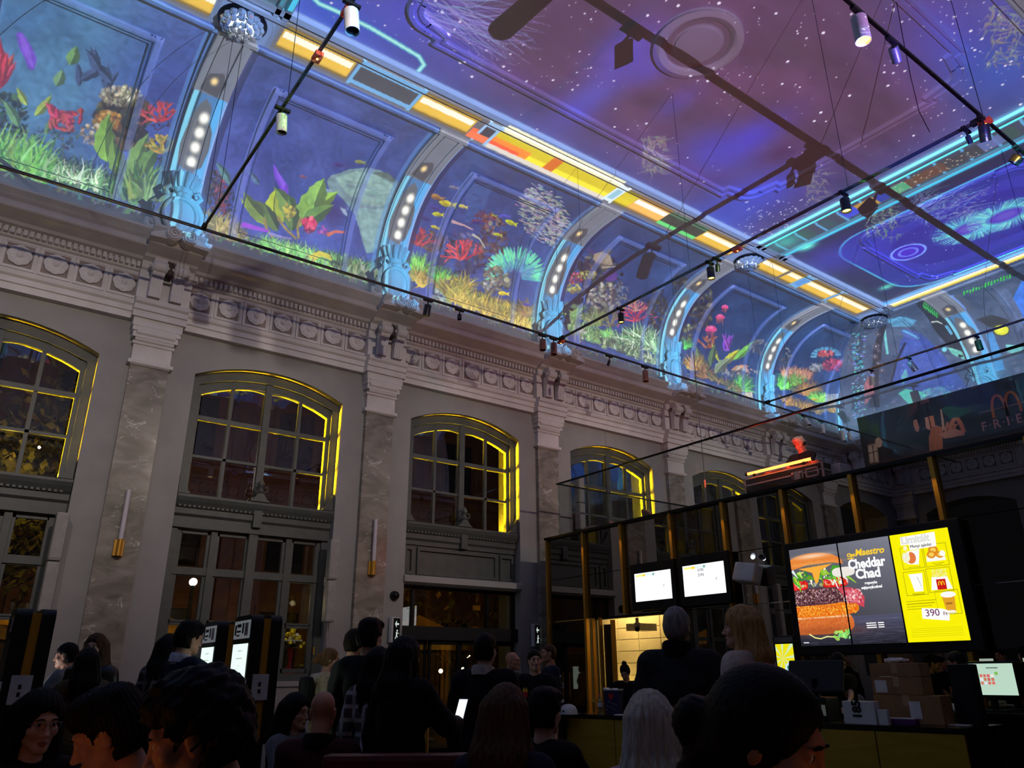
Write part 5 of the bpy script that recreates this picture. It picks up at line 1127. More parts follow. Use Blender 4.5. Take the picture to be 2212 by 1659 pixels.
t = thing('order_screen', 'left white order screen over the serving hatch', 'screen', (3.47, 9.6, 2.49), group='order screens'); MB().bbox(-.1, .90, .03, .10, -.15, .62, .01).build('housing', BLK2, t); uvquad('display', screen_mat('order_display_left', numbers_screen(), 1.25), 0, .82, 0, .46, .028, t)
t = thing('order_screen', 'right white order screen showing two order numbers', 'screen', (4.55, 9.6, 2.49), group='order screens'); MB().bbox(-.1, .90, .03, .10, -.15, .62, .01).build('housing', BLK2, t); uvquad('display', screen_mat('order_display_right', numbers_screen(), 1.25), 0, .82, 0, .47, .028, t)
for k, s in enumerate(('2192', '2193')): text_mesh(s, .062, TXD, t, 'order_number', (.30, .026, .36 - k * .075))
# menu board
menu = thing('menu_board', 'black menu board of three lit upright screens above the counter', 'menu board', (6.43, 9.60, 1.57))
MB().bbox(0, 2.42, .03, .12, 0, 1.50, .015).build('housing', BLK2, menu)
def burger_canvas():
    c = Canvas(0, 1.46, 0, 1.27, 300, (96, 97, 108)); H = c.H
    yy = np.linspace(0, 1, H)[:, None, None]; xx = np.linspace(0, 1, c.W)[None, :, None]
    c.a *= (.55 + .6 * yy) * (1 + .25 * (xx - .4)); c.a[:int(.27 * H)] = np.array((84, 84, 110)) * (.4 + 2.2 * yy[:int(.27 * H)]) 
    for _ in range(160): u = R(0, 1.4); v = R(0, .3); c.rect(u, u + R(.05, .3), v, v + .004, (130, 130, 160), .25)
    n = rng
    def slab(x0, x1, z0, z1, rnd, col, n=40, top=None):
        P = []
        for t in np.linspace(0, 2 * PI, n, endpoint=False):
            ct, st = math.cos(t), math.sin(t); P.append(((x0 + x1) / 2 + (x1 - x0) / 2 * abs(ct) ** (2 / rnd) * (1 if ct > 0 else -1), (z0 + z1) / 2 + (z1 - z0) / 2 * abs(st) ** (2 / rnd) * (1 if st > 0 else -1)))
        c.poly(P, col)
        return (x0, x1, z0, z1)
    def speck(x0, x1, z0, z1, cols, k, r0=.004, r1=.02, al=(.4, 1)):
        for _ in range(k): c.ell((R(x0, x1), R(z0, z1)), R(r0, r1), R(r0, r1) * .7, jit(cols[int(R(0, len(cols)))], 12), R(*al), R(0, 3), 8)
    slab(-.25, .80, .14, .40, 3.2, (216, 112, 50)); c.poly([(0, .34), (.78, .34), (.72, .40), (0, .405)], (246, 200, 150)); speck(0, .76, .17, .36, [(196, 84, 40), (236, 140, 70), (226, 120, 56)], 400, .006, .02, (.2, .6)); c.glow((.35, .18), .5, .06, (150, 70, 36), .6)
    slab(-.3, .90, .36, .53, 3.4, (236, 120, 24)); speck(0, .86, .38, .51, [(250, 160, 40), (214, 80, 16), (255, 196, 80)], 700, .005, .015)
    slab(-.3, .80, .51, .73, 3.2, (92, 52, 60)); speck(0, .76, .53, .71, [(50, 26, 30), (150, 100, 104), (216, 180, 180), (70, 36, 40)], 900, .004, .018)
    c.poly([(.62, .72), (.80, .70), (.94, .66), (1.0, .56), (.97, .44), (.92, .46), (.82, .52), (.7, .62)], (206, 70, 90)); speck(.72, .96, .5, .66, [(246, 206, 206), (190, 40, 70), (226, 120, 130)], 120, .01, .03)
    for (a, b) in ((-.1, .22), (.44, .80)): slab(a, b, .72, .84, 4, (226, 30, 26)); speck(max(a, 0) + .02, b - .03, .74, .82, [(250, 90, 80), (190, 16, 20)], 60, .008, .02)
    speck(0, .8, .76, .80, [(240, 240, 230), (210, 220, 120)], 40, .01, .03)
    for k in range(60):
        u, v = R(0, .82), R(.84, .99); t = np.linspace(0, 1, 6); a = R(-1.6, .3); L = R(.06, .16)
        c.stroke(np.stack([u + L * t * math.cos(a), v + L * t * math.sin(a)], 1), R(.02, .05), .01, jit([(90, 170, 40), (150, 210, 50), (60, 130, 50), (190, 226, 110), (238, 240, 230)][int(R(0, 5))], 16))
    c.poly([(.55, .86), (.62, 1.0), (.72, .98), (.78, .86), (.66, .84)], (70, 160, 46)); c.poly([(.60, .88), (.66, .97), (.72, .88)], (150, 220, 70))
    slab(.60, .92, .84, .96, 3, (238, 232, 224)); 
    c.poly([(.1, 1.0), (.62, 1.02), (.52, .98), (.44, .95), (.38, .80), (.34, .78), (.31, .93), (.2, .97)], (250, 176, 60))
    P = [(-.2, 1.0), (.0, 1.03)] + [(.32 + .44 * math.cos(t), 1.02 + .17 * math.sin(t)) for t in np.linspace(PI, 0, 20)] + [(.78, 1.0), (.6, 1.04), (.3, 1.05), (.05, 1.0)]
    c.poly(P, (232, 132, 56)); c.glow((.34, 1.15), .25, .03, (255, 220, 190), .9); c.glow((.3, 1.05), .4, .02, (246, 170, 90), .8); speck(.0, .7, 1.04, 1.1, [(226, 120, 40), (246, 160, 80)], 200, .004, .012, (.2, .5))
    for p in ([(.14, .15), (.22, .10), (.30, .085), (.40, .11), (.5, .10)],): c.stroke(p, .016, .014, (246, 246, 150))
    for _ in range(26): c.ell((R(.5, .72), R(.08, .16)), R(.01, .04), R(.01, .03), jit((150, 226, 110), 30), .9, R(0, 3))
    c.rect(.04, .12, .035, .05, (230, 230, 240))
    return c
bc = burger_canvas()
def sub(c, u0, u1):
    k = Canvas(0, u1 - u0, 0, 1.27, 300); x0 = int(u0 * 300); k.a = c.a[:, x0:x0 + k.W].copy(); k.W = k.a.shape[1]; return k
uvquad('display', screen_mat('menu_display_left', sub(bc, 0, .72), 1.0), .095, .825, .12, 1.40, .028, menu); uvquad('display', screen_mat('menu_display_middle', sub(bc, .735, 1.455), 1.0), .845, 1.545, .12, 1.40, .028, menu)
WTX = em('white_lettering', (252, 252, 252), 1.1); YTX = em('yellow_lettering', (250, 206, 30), 1.0); DTX = pm('dark_print_on_screen', (96, 80, 0), (104, 88, 6)); MTX = em('magenta_lettering', (120, 30, 100), .8)
text_mesh('Maestro', .118, YTX, menu, 'lettering', (1.065, .026, 1.205), .25, .003); text_mesh('Ops', .065, YTX, menu, 'lettering', (.95, .026, 1.205), .2, .003); MB().box(.955, 1.045, .024, .027, 1.175, 1.187).build('lettering_line', YTX, menu)
text_mesh('Cheddar', .165, WTX, menu, 'lettering', (1.20, .026, 1.05), 0, .0055, 'CENTER', 1.0, sx=.86); text_mesh('Chad', .165, WTX, menu, 'lettering', (1.20, .026, .92), 0, .0055, 'CENTER', 1.0, sx=.95)
text_mesh('ropogós', .05, WTX, menu, 'lettering', (1.22, .026, .84), 0, .001, 'CENTER'); text_mesh('sajtpogácsával', .05, WTX, menu, 'lettering', (1.22, .026, .785), 0, .001, 'CENTER')
for k in range(3): MB().box(1.07, 1.20, .024, .027, .36 - k * .026, .372 - k * .026).box(1.225, 1.30, .024, .027, .36 - k * .026, .372 - k * .026).build('small_print', WTX, menu)
def deal_canvas():
    c = Canvas(0, .72, 0, 1.27, 380, (250, 240, 0)); INK = (70, 66, 0)
    def frame(u0, u1, v0, v1):
        for (a, b, e, f) in ((u0, u1, v0, v0 + .005), (u0, u1, v1 - .005, v1), (u0, u0 + .005, v0, v1), (u1 - .005, u1, v0, v1)): c.rect(a, b, e, f, (150, 140, 10))
    for f in ((.10, .37, .84, 1.10), (.385, .66, .84, 1.10), (.085, .35, .53, .81), (.365, .65, .545, .82), (.42, .69, .29, .56)): frame(*f)
    c.poly([(.16, .90), (.30, .88), (.34, 1.06), (.18, 1.05)], (250, 250, 250)); c.ell((.22, .97), .06, .07, (226, 120, 60)); c.ell((.16, .98), .05, .06, (250, 236, 190))
    for _ in range(20): c.ell((R(.13, .2), R(.92, 1.03)), .012, .012, jit((240, 240, 220), 14))
    c.poly([(.40, .90), (.63, .90), (.62, .96), (.41, .97)], (252, 250, 240))
    for (x, y, r) in ((.50, 1.03, .06), (.47, .98, .055), (.57, .97, .05)): c.ell((x, y), r, r * .8, (226, 140, 30)); c.ell((x, y), r * .6, r * .45, (246, 206, 90))
    c.ell((.6, .98), .035, .035, (250, 250, 240))
    c.poly([(.15, .78), (.32, .78), (.295, .57), (.19, .57)], (252, 252, 250)); c.stroke([(.25, .74), (.27, .68), (.28, .62)], .006, .004, (170, 170, 150))
    c.poly([(.42, .72), (.60, .72), (.64, .57), (.39, .57)], (252, 252, 252)); c.rect(.465, .575, .57, .69, (200, 24, 24))
    for (x0, ) in ((.485,), (.52,)): c.stroke([(x0, .62), (x0 + .006, .655), (x0 + .017, .668), (x0 + .028, .655), (x0 + .034, .62)], .011, .011, (250, 200, 20))
    for _ in range(60): c.ell((R(.44, .6), R(.72, .80)), .012, .012, jit((246, 240, 120), 20), .9)
    c.poly([(.49, .52), (.64, .50), (.625, .31), (.52, .31)], (226, 160, 40)); c.ell((.57, .51), .09, .035, (252, 250, 244)); c.ell((.575, .315), .055, .02, (250, 246, 230)); c.rect(.53, .6, .40, .42, (170, 110, 30))
    c.poly([(.22, .26), (.23, .38), (.47, .36), (.55, .33), (.53, .22)], (252, 252, 252))
    for (u0, u1, v) in ((.17, .32, .855), (.46, .60, .87), (.49, .57, .855), (.16, .30, .535), (.15, .31, .55), (.46, .58, .555), (.5, .62, .30)): c.rect(u0, u1, v, v + .006, (170, 160, 0))
    for k in range(4): c.rect(.06, .06 + (.36, .34, .30, .18)[k], .46 - k * .03, .466 - k * .03, (150, 140, 0)); 
    for k in range(5): c.rect(.06, .66, .06 + k * .022, .063 + k * .022, (186, 178, 0))
    c.poly([(.12, 1.13), (.13, 1.23), (.56, 1.24), (.55, 1.07), (.22, 1.06), (.22, 1.13)], (253, 253, 250)); c.ell((.17, 1.09), .03, .035, (250, 240, 150)); c.ell((.17, 1.095), .012, .014, (252, 252, 250))
    return c
uvquad('display', screen_mat('menu_display_right', deal_canvas(), 1.0), 1.565, 2.285, .12, 1.40, .028, menu)
text_mesh('Limitált', .125, em('grey_white_lettering', (226, 226, 220), 1.0), menu, 'lettering', (1.70, .026, 1.275), 0, .004, 'LEFT', .95); text_mesh('Menyi ajánlat', .05, DTX, menu, 'lettering', (1.80, .026, 1.215))
text_mesh('390', .115, MTX, menu, 'lettering', (1.83, .026, .405), 0, .0, 'LEFT'); text_mesh('Ft', .06, MTX, menu, 'lettering', (2.04, .026, .405))
# lit poster display right of the hatch
t = thing('poster_display', 'small yellow lit poster display beside the menu board', 'display', (6.07, 9.66, 0))
MB().bbox(0, .36, -.03, .05, .35, 1.84, .03).build('housing', BLK, t); pc = Canvas(0, .28, 0, .46, 500, (238, 226, 20))
for k in range(9): a = k * .7; pc.poly([(.1, .28), (.1 + math.cos(a), .28 + math.sin(a)), (.1 + math.cos(a + .22), .28 + math.sin(a + .22))], (206, 236, 220), .8)
pc.ell((.2, .12), .09, .11, (206, 230, 236)); pc.ell((.2, .11), .05, .06, (90, 150, 190)); pc.ell((.18, .16), .03, .03, (40, 120, 110))
pc.poly([(0, 0), (.18, 0), (.0, .16)], (236, 246, 246))
uvquad('display', screen_mat('poster_picture', pc, 1.0), .04, .32, 1.26, 1.73, -.032, t); MB().box(.03, .33, -.036, -.03, 1.75, 1.82).build('label_strip', GREY, t); MB().bbox(-.02, .38, -.15, .15, 0, .05, .01).box(.14, .22, -.02, .04, .04, .37).build('stand', BLK, t)
# white box and lamp
t = thing('wall_speaker', 'white boxy speaker on the mirror front between screens', 'speaker', (5.80, 9.62, 2.72)); o = MB().bbox(-.18, .18, -.12, .10, -.14, .14, .03).build('cabinet', WHT, t); o.rotation_euler = (math.radians(-14), math.radians(10), 0); MB().box(-.05, .05, .05, .16, -.05, .05).build('bracket', BLK, t)
t = thing('spot_lamp', 'tiny bright white lamp above the boxy speaker', 'lamp', (5.90, 9.70, 2.97)); MB().lathe([(.04, 0), (.045, .05), (.0, .06)], 10, (0, 0, 0), Matrix.Rotation(PI / 2, 4, 'X')).build('lamp_body', WHT, t); bm = bmesh.new(); bmesh.ops.create_uvsphere(bm, u_segments=10, v_segments=8, radius=.028); MB().bm(bm, Matrix.Translation((0, -.06, -.02))).build('bulb', em('white_bulb', (230, 240, 255), 12), t, True)

# ------------------------------------------------------------------ on the gallery
ban = thing('banner', 'dark printed banner wall at the back of the gallery', 'banner', (4.95, 15.0, ZD))
MB().box(0, 8.4, .02, .12, 0, 3.06).build('panel', BLK2, ban)
bk = Canvas(0, 8.4, 0, 3.06, 110, (20, 21, 28)); nn = smooth_noise(bk.H, bk.W, 14, 40); bk.a += (nn * 10)[..., None]
BX, BZ = 4.95, ZD
def bpt(px, py): q = on_y(px, py, 15.0); return (q[0] - BX, q[2] - BZ)
def bp_(pts, col, al=1.0): bk.poly([bpt(*q) for q in pts], col, al)
def bs_(pts, w0, w1, col, al=1.0): bk.stroke([bpt(*q) for q in pts], w0 * .011, w1 * .011, col, al)
bp_([(1850, 905), (1950, 870), (1960, 1000), (1850, 1020)], (25, 20, 22)); bp_([(1870, 955), (1922, 940), (1926, 1000), (1876, 1010)], (44, 28, 24)); bp_([(1873, 962), (1894, 957), (1898, 998), (1878, 1002)], (150, 134, 112)); bp_([(1875, 966), (1892, 961), (1895, 994), (1880, 997)], (176, 162, 140)); bs_([(1884, 962), (1888, 1000)], 2, 2, (70, 54, 44)); bs_([(1874, 980), (1896, 974)], 2, 2, (70, 54, 44))
bk.ell(bpt(1897, 956), .075, .11, (180, 156, 128)); bs_([(1899, 968), (1904, 1010)], 3, 3, (16, 15, 15)); bp_([(1910, 952), (1926, 948), (1930, 985), (1912, 990)], (13, 14, 18)); bk.ell(bpt(1880, 905), .36, .22, (28, 29, 42), .8)
PEACH = (204, 130, 94)
bp_([(1972, 908), (1980, 906), (1985, 925), (1983, 934), (1976, 930), (1972, 918)], (180, 124, 108)); bp_([(1996, 902), (2004, 900), (2010, 930), (2000, 926)], (196, 146, 122)); bp_([(2006, 899), (2015, 898), (2020, 922), (2012, 926)], PEACH)
for k in range(5): bs_([(2010 + k * 6, 984), (2008 + k * 6, 945), (2014 + k * 5, 925), (2026 + k * 4, 921 + k * 2)], 4.5, 5, (172 + 7 * k, 104 + 5 * k, 72))
for k in range(3): bs_([(2040 + k * 9, 940), (2046 + k * 8, 912 + k * 3), (2054 + k * 7, 918)], 5, 4, PEACH)
bs_([(2050, 938), (2053, 918), (2060, 906), (2068, 905), (2075, 916), (2082, 934)], 8, 7, PEACH); bp_([(2026, 938), (2060, 926), (2084, 932), (2082, 940), (2040, 948)], (208, 152, 124)); bs_([(2038, 930), (2034, 900), (2031, 884)], 5, 2, (204, 164, 144))
bp_([(2030, 856), (2064, 872), (2100, 876), (2062, 886)], (34, 40, 62), .8); bp_([(2148, 852), (2200, 836), (2212, 866), (2170, 872)], (26, 34, 66), .8); bp_([(1966, 962), (1990, 960), (2010, 978), (1985, 986), (1970, 982)], (58, 56, 60), .8)
for (x, y) in ((1988, 866), (2098, 832)):
    for j in range(4): bs_([(x + j * 5, y - j * 1.4), (x + j * 5 + 1, y + 7 - j * 1.4)], 3, 3, jit((130, 90, 84), 20), .8)
o = uvquad('print', screen_mat('banner_print', bk, 1, False), .0, 8.4, 0, 3.06, .018, ban)
ARCHM = pm('orange_print', (206, 140, 76), (214, 150, 88)); PINKT = pm('pink_chalk_print', (206, 166, 154), (216, 178, 166))
def arches(parent, name, mat, x, z, w, h, y, ex=.004):
    m = MB()
    for s in (-1, 1):
        P = [(x + s * (w * .25 + w * .25 * math.cos(t)) , z + h * math.sin(t) ** .72 if math.sin(t) > 0 else z) for t in np.linspace(0, PI, 25)]
        P = [(px, pz - (h * .06 if abs(px - x) < .01 else 0)) for px, pz in P]
        for i in range(24):
            (a, b), (c, d) = P[i], P[i + 1]; l = math.hypot(c - a, d - b) + 1e-6; q = w * .055; nx, nz = -(d - b) / l * q, (c - a) / l * q
            m.prism([(a + nx, b + nz), (c + nx, d + nz), (c - nx, d - nz), (a - nx, b - nz)], 'y', y - ex, y)
    return m.build(name, mat, parent)
# place the lettering where the photograph shows it on the banner plane
pa = on_y(2172, 878, 15.0); pf = on_y(2118, 918, 15.0); pl = on_y(2115, 892, 15.0)
arches(ban, 'arched_letter', ARCHM, pa[0] - 4.95, on_y(2172, 876, 15)[2] - ZD - .17, .46, .40, .014)
MB().box(pl[0] - 4.95, 5.9, .012, .017, pl[2] - ZD - .005, pl[2] - ZD + .005).build('rule', PINKT, ban)
text_mesh('F·R·I·E·N·D·S', .235, PINKT, ban, 'lettering', (pf[0] - 4.95, .014, pf[2] - ZD - .12), 0, .002, 'LEFT', 1.2, sx=.92)
# disc jockey's table
fl_ = thing('flight_case_desk', 'open flight case on a folding table at the gallery rail', 'desk', (6.05, 10.6, ZD))
ALU = pm('aluminium_edge', (190, 186, 180), (206, 202, 196), 9, .4, .3)
MB().bbox(-.62, .78, -.3, .32, .72, .98, .01).build('case_body', BLK2, fl_)
m = MB()
for z in (.72, .86, .965): m.box(-.63, .79, -.31, .33, z, z + .022)
for x in (-.63, .765):
    for y in (-.31, .305): m.box(x, x + .025, y, y + .025, .72, .985)
m.build('case_edging', ALU, fl_)
MB().box(-.72, .70, -.36, .36, .66, .70).build('table_top', WOODB, fl_)
for s in (-1, 1): MB().tube([(s * .55, -.25, .66), (s * .5, .25, 0)], .018, 6).tube([(s * .55, .25, .66), (s * .5, -.25, 0)], .018, 6).build('leg', ALU, fl_)
m = MB()
for x in (.28, .42): m.tube([(x, -.315, .80), (x, -.34, .80), (x, -.345, .87), (x, -.315, .90)], .012, 6)
m.box(.26, .46, -.325, -.31, .79, .91); m.build('latch', SILV, fl_); MB().box(.5, .72, -.33, -.30, .78, .80).box(.5, .72, -.33, -.30, .90, .92).box(.5, .52, -.33, -.3, .78, .92).box(.70, .72, -.33, -.3, .78, .92).build('handle', ALU, fl_)
MB().bbox(.78, .94, -.1, .2, .80, .96, .02).build('side_case', WHT, fl_)
mx_ = thing('mixer', 'mixing desk on the flight case with an orange lit edge', 'mixer', (6.05, 10.65, ZD + .99)); MB().bbox(-.45, .65, -.2, .2, 0, .07, .01).build('mixer_body', BLK, mx_)
for k in range(8): MB().lathe([(.012, .07), (.012, .095), (0, .1)], 8, (-.35 + k * .13, -.05 + .1 * (k % 2), 0)).build('knob', SILV, mx_)
for x in (-.2, .35): MB().lathe([(.13, .07), (.13, .085), (0, .087)], 20, (x, .05, 0)).build('jog_wheel', BLK2, mx_)
tb = thing('led_tube', 'glowing orange light tube along the front of the flight case', 'light tube', (6.05, 10.24, ZD + 1.04)); MB().tube([(-.5, 0, 0), (.66, 0, .0)], .022, 10).build('tube', em('orange_tube', (255, 110, 22), 8), tb, True); MB().tube([(-.54, 0, 0), (-.5, 0, 0)], .03, 10).tube([(.66, 0, 0), (.7, 0, 0)], .03, 10).build('end_cap', BLK, tb)
MB().box(-.4, -.36, -.01, .02, -.06, 0).box(.5, .54, -.01, .02, -.06, 0).build('clip', BLK, tb)
for k in range(3): light('tube_light', 'POINT', (5.7 + k * .4, 10.34, ZD + 1.14), 20.0, (255, 52, 18), .01)
q_ = on_y(1527, 1085, 11.5); t = thing('hanging_cable', 'thin hanging cable with a small red joint before the windows', 'cable', (q_[0], 11.5, 4.1)); MB().tube([(-.02, 0, 0), (0, 0, .6), (.03, 0, 3.4)], .008, 6).build('cord', GREY, t); MB().tube([(0, 0, .58), (.002, 0, .72)], .016, 8).build('joint', em('red_joint', (255, 90, 50), .8), t)
# furniture on the gallery
SHELL = pm('brown_leather_shell', (120, 74, 56), (138, 88, 66), 4, .45); SHELLG = pm('grey_felt_shell', (84, 82, 80), (98, 96, 94), 6, .9)
def shell_chair(loc, rot, mat, lab):
    t = thing('shell_chair', lab, 'chair', loc, rot, 'shell chairs on the gallery')
    rows = []; N = 14
    for i in range(9):
        v = i / 8; row = []
        for j in range(N):
            a = PI * (j / (N - 1)); r = .25 + .05 * v; hgt = .45 + v * (.36 * (math.sin(a) ** .8) + .05); row.append((r * math.cos(a), (r * math.sin(a)) * (.9 + .15 * v) - .05, hgt))
        rows.append(row)
    o = MB().grid(rows).build('backrest', mat, t, True); s = o.modifiers.new('t', 'SOLIDIFY'); s.thickness = .02
    MB().lathe([(0, .43), (.24, .43), (.26, .45), (.25, .48), (0, .485)], 20).build('seat', mat, t, True)
    for a in (.8, 2.3, 3.9, 5.5): MB().tube([(.1 * math.cos(a), .1 * math.sin(a), .43), (.24 * math.cos(a), .24 * math.sin(a), 0)], .014, 6).build('leg', BLK, t)
    return t
shell_chair((3.30, 10.45, ZD), 2.6, SHELL, 'brown shell chair, tallest in view behind the gallery edge'); shell_chair((2.25, 10.62, ZD), 2.0, SHELL, 'pinkish shell chair back behind the left part of the gallery edge')
shell_chair((1.60, 10.35, ZD), .6, SHELLG, 'grey shell chair at the left corner of the gallery'); shell_chair((7.9, 11.6, ZD), 2.8, SHELLG, 'grey shell chair in front of the dark banner')
def gtable(loc, w, d, h, lab, top=BLK2):
    t = thing('cafe_table', lab, 'table', loc, 0, 'tables on the gallery'); MB().bbox(-w / 2, w / 2, -d / 2, d / 2, h - .05, h, .01).build('table_top', top, t); MB().lathe([(.25, 0), (.25, .02), (.04, .04), (.04, h - .05)], 14).build('pedestal', BLK, t)
    return t
gtable((2.80, 11.15, ZD), .8, .7, .86, 'dark square cafe table beside the brown shell chairs'); gtable((8.7, 10.7, ZD), 1.9, .9, .76, 'long dark table in front of the banner', WOODB)

# ------------------------------------------------------------------ counter
CPL = [(5.05, 6.686), (9.52, 7.35), (9.47, 8.16), (4.98, 7.495)]; CZ = .90
cnt = thing('service_counter', 'long service counter with olive brass front panels and dark top', 'counter', (0, 0, 0))
OLV = pm('olive_brass_panel', (168, 134, 40), (184, 148, 50), 3, .45, .25, stretch=(1, 1, 6)); TOPM = pm('dark_polished_top', (30, 26, 22), (40, 35, 30), 5, .18)
def off(p, d): c = np.mean(CPL, 0); v = np.array(p) - c; return tuple(c + v * (1 + d))
MB().prism([off(p, .008) for p in CPL], 'z', CZ - .045, CZ).build('counter_top', TOPM, cnt); MB().prism([off(p, -.02) for p in CPL], 'z', 0.0, CZ - .045).build('carcass', BLK2, cnt)
fa, fb = np.array(CPL[0]), np.array(CPL[1]); fd = (fb - fa) / np.linalg.norm(fb - fa); fn = np.array([fd[1], -fd[0]])
L_ = np.linalg.norm(fb - fa)
for k in range(6):
    a = fa + fd * (k * L_ / 6 + .005); b = fa + fd * ((k + 1) * L_ / 6 - .005)
    MB().prism([tuple(a + fn * .0), tuple(b + fn * .0), tuple(b - fn * .03), tuple(a - fn * .03)], 'z', .08, CZ - .05).build('front_panel', OLV, cnt)
def on_counter(px, py): p = on_z(px, py, CZ); return (float(p[0]), float(p[1]), CZ)
ang = math.atan2(fd[1], fd[0])
# parcels
def parcel(lab, loc, w, d, h, rot, labels=(), tape=True, mat=CARD):
    t = thing('cardboard_box', lab, 'box', loc, rot, 'cardboard boxes on the counter')
    MB().bbox(-w / 2, w / 2, -d / 2, d / 2, 0, h, .006).build('carton', mat, t); m = MB()
    m.box(-w / 2 - .001, w / 2 + .001, -.004, .004, h - .001, h + .002); m.build('flap_seam', pm('dark_seam', (90, 62, 36), (96, 66, 40)), t)
    if tape: MB().box(-.03, .03, -d / 2 - .002, d / 2 + .002, h - .001, h + .003).box(-.03, .03, -d / 2 - .003, -d / 2, h - .09, h).build('tape', pm('packing_tape', (186, 150, 106), (196, 160, 116), 6, .3), t)
    for (x0, x1, z0, z1) in labels: MB().box(x0, x1, -d / 2 - .004, -d / 2, z0, z1).build('paper_label', PAPER, t)
    return t
bx = on_counter(1985, 1563); c_, s_ = math.cos(ang), math.sin(ang)
parcel('large brown carton, lowest of the stack on the counter', (8.92, 7.72, CZ), .60, .30, .25, ang, [(.02, .12, .05, .20)])
parcel('brown carton with a paper label, middle of the stack on the counter', (8.85, 7.72, CZ + .253), .46, .28, .16, ang, [(-.2, -.09, .02, .13)]); parcel('flat brown carton on top of the stack on the counter', (8.85, 7.72, CZ + .416), .46, .28, .12, ang)
t = thing('crumpled_paper', 'crumpled beige paper lying on the topmost carton', 'paper', (8.84, 7.70, CZ + .539)); bm = bmesh.new(); bmesh.ops.create_icosphere(bm, subdivisions=3, radius=1)
for v in bm.verts: v.co *= 1 + .25 * math.sin(9 * v.co.x + 3) * math.cos(8 * v.co.y) 
MB().bm(bm, Matrix.Translation((0, 0, .022)) @ Matrix.Diagonal((.11, .07, .026, 1))).build('paper_wad', PAPER, t, True)
parcel('black crate behind the brown carton stack', (9.32, 7.98, CZ), .2, .2, .52, ang, tape=False, mat=BLK2)
t = thing('cup_carton', 'small pale carton reading 185 at the counter edge', 'box', (8.62, 7.34, CZ), ang); MB().bbox(-.16, .14, -.05, .08, 0, .20, .004).build('carton', PAPER, t); text_mesh('185', .11, BLK2, t, 'lettering', (.01, -.054, .045), 0, .004, rot=(PI / 2, -PI / 2, 0)); MB().bbox(.15, .24, -.03, .03, 0, .13, .004).build('small_carton', PAPER, t)
t = thing('napkin_box', 'flat purple box on the counter before the cartons', 'box', (*on_counter(1952, 1566)[:2], CZ), ang); MB().bbox(-.15, .13, -.05, .05, 0, .05, .006).build('box_body', pm('purple_card', (76, 34, 84), (88, 42, 96)), t); MB().bbox(-.14, .12, -.045, .045, .05, .06, .004).build('lid', PAPER, t)
t = thing('card_terminal', 'payment terminal with lit display on the counter', 'card terminal', (*on_counter(1848, 1560)[:2], CZ + .005), ang); o = MB().bbox(-.07, .07, -.09, .09, 0, .05, .02).build('terminal_body', BLK, t); o.rotation_euler = (.25, 0, 0); o = MB().box(-.05, .05, -.02, .07, .05, .054).build('display', em('terminal_display', (206, 216, 230), .6), t); o.rotation_euler = (.25, 0, 0); o = MB().box(-.05, .05, -.075, -.03, .05, .054).build('keypad', GREY, t); o.rotation_euler = (.25, 0, 0)
t = thing('cash_register', 'black point of sale monitor with its back to the hall', 'monitor', (8.02, 7.62, CZ), ang); MB().bbox(-.36, .10, -.12, .2, 0, .22, .015).build('printer_base', BLK, t); o = MB().bbox(-.30, .30, -.02, .02, .0, .34, .02).build('monitor', BLK2, t); o.location = (-.06, .02, .26); o.rotation_euler = (-.35, 0, 0); MB().tube([(-.06, .06, .2), (-.06, .02, .4)], .03, 8).build('stem', BLK, t)
MB().bbox(-.28, -.06, -.125, .0, .22, .255, .008).build('receipt_printer', GREY, t); MB().box(-.24, -.10, -.127, -.06, .256, .262).build('receipt_slot', WHT, t); MB().box(.05, .09, -.122, -.118, .05, .15).build('side_plate', SILV, t)
t = thing('tablet_till', 'lit tablet till a worker is pointing at', 'till', (8.62, 8.0, CZ), ang); o = MB().bbox(-.17, .17, -.012, .012, 0, .24, .01).build('tablet', BLK, t); o.location = (0, 0, .2); o.rotation_euler = (-.3, 0, 0); o2 = MB().box(-.155, .155, -.016, -.012, .015, .225).build('display', em('tablet_display', (206, 226, 190), .8), t); o2.location = (0, 0, .2); o2.rotation_euler = (-.3, 0, 0); MB().box(-.05, .05, -.04, .08, 0, .22).build('stand', BLK, t)
bar_ = thing('back_counter', 'dark back counter along the mirror front', 'counter', (8.9, 9.35, 0)); MB().bbox(-.5, 3.6, -.3, .28, 0, .92, .01).build('carcass', BLK2, bar_); MB().bbox(-.52, 3.62, -.33, .3, .92, .96, .008).build('counter_top', TOPM, bar_)
t = thing('order_monitor', 'lit order monitor with coloured squares at the right', 'monitor', (9.0, 9.2, .96), .0); mc = Canvas(0, .5, 0, .3, 300, (196, 226, 206)); mc.rect(0, .12, 0, .3, (176, 206, 196))
for i in range(7):
    for j in range(3): mc.rect(.07 + i * .035, .095 + i * .035, .10 + j * .035, .128 + j * .035, jit((226, 110, 90) if (i + j) % 4 else (240, 240, 236), 14))
mc.rect(.32, .35, .19, .22, (130, 196, 90)); mc.rect(.02, .08, .25, .265, (70, 80, 80)); mc.rect(.25, .36, .255, .265, (90, 110, 100))
o = MB().bbox(-.29, .29, .0, .04, .14, .50, .015).build('monitor', BLK, t); uvquad('display', screen_mat('order_monitor_picture', mc, .9), -.265, .265, .165, .475, -.003, t); MB().box(-.03, .03, .01, .05, 0, .16).bbox(-.12, .12, -.06, .12, 0, .02, .005).build('stand', BLK, t)
t = thing('tray', 'pale tray of paper bags left of the order monitor', 'tray', (8.45, 9.15, .965)); MB().bbox(-.22, .22, -.1, .1, 0, .03, .01).build('tray_body', WHT, t); MB().bbox(.0, .16, -.06, .06, .03, .07, .02).build('paper_bag', PAPER, t)
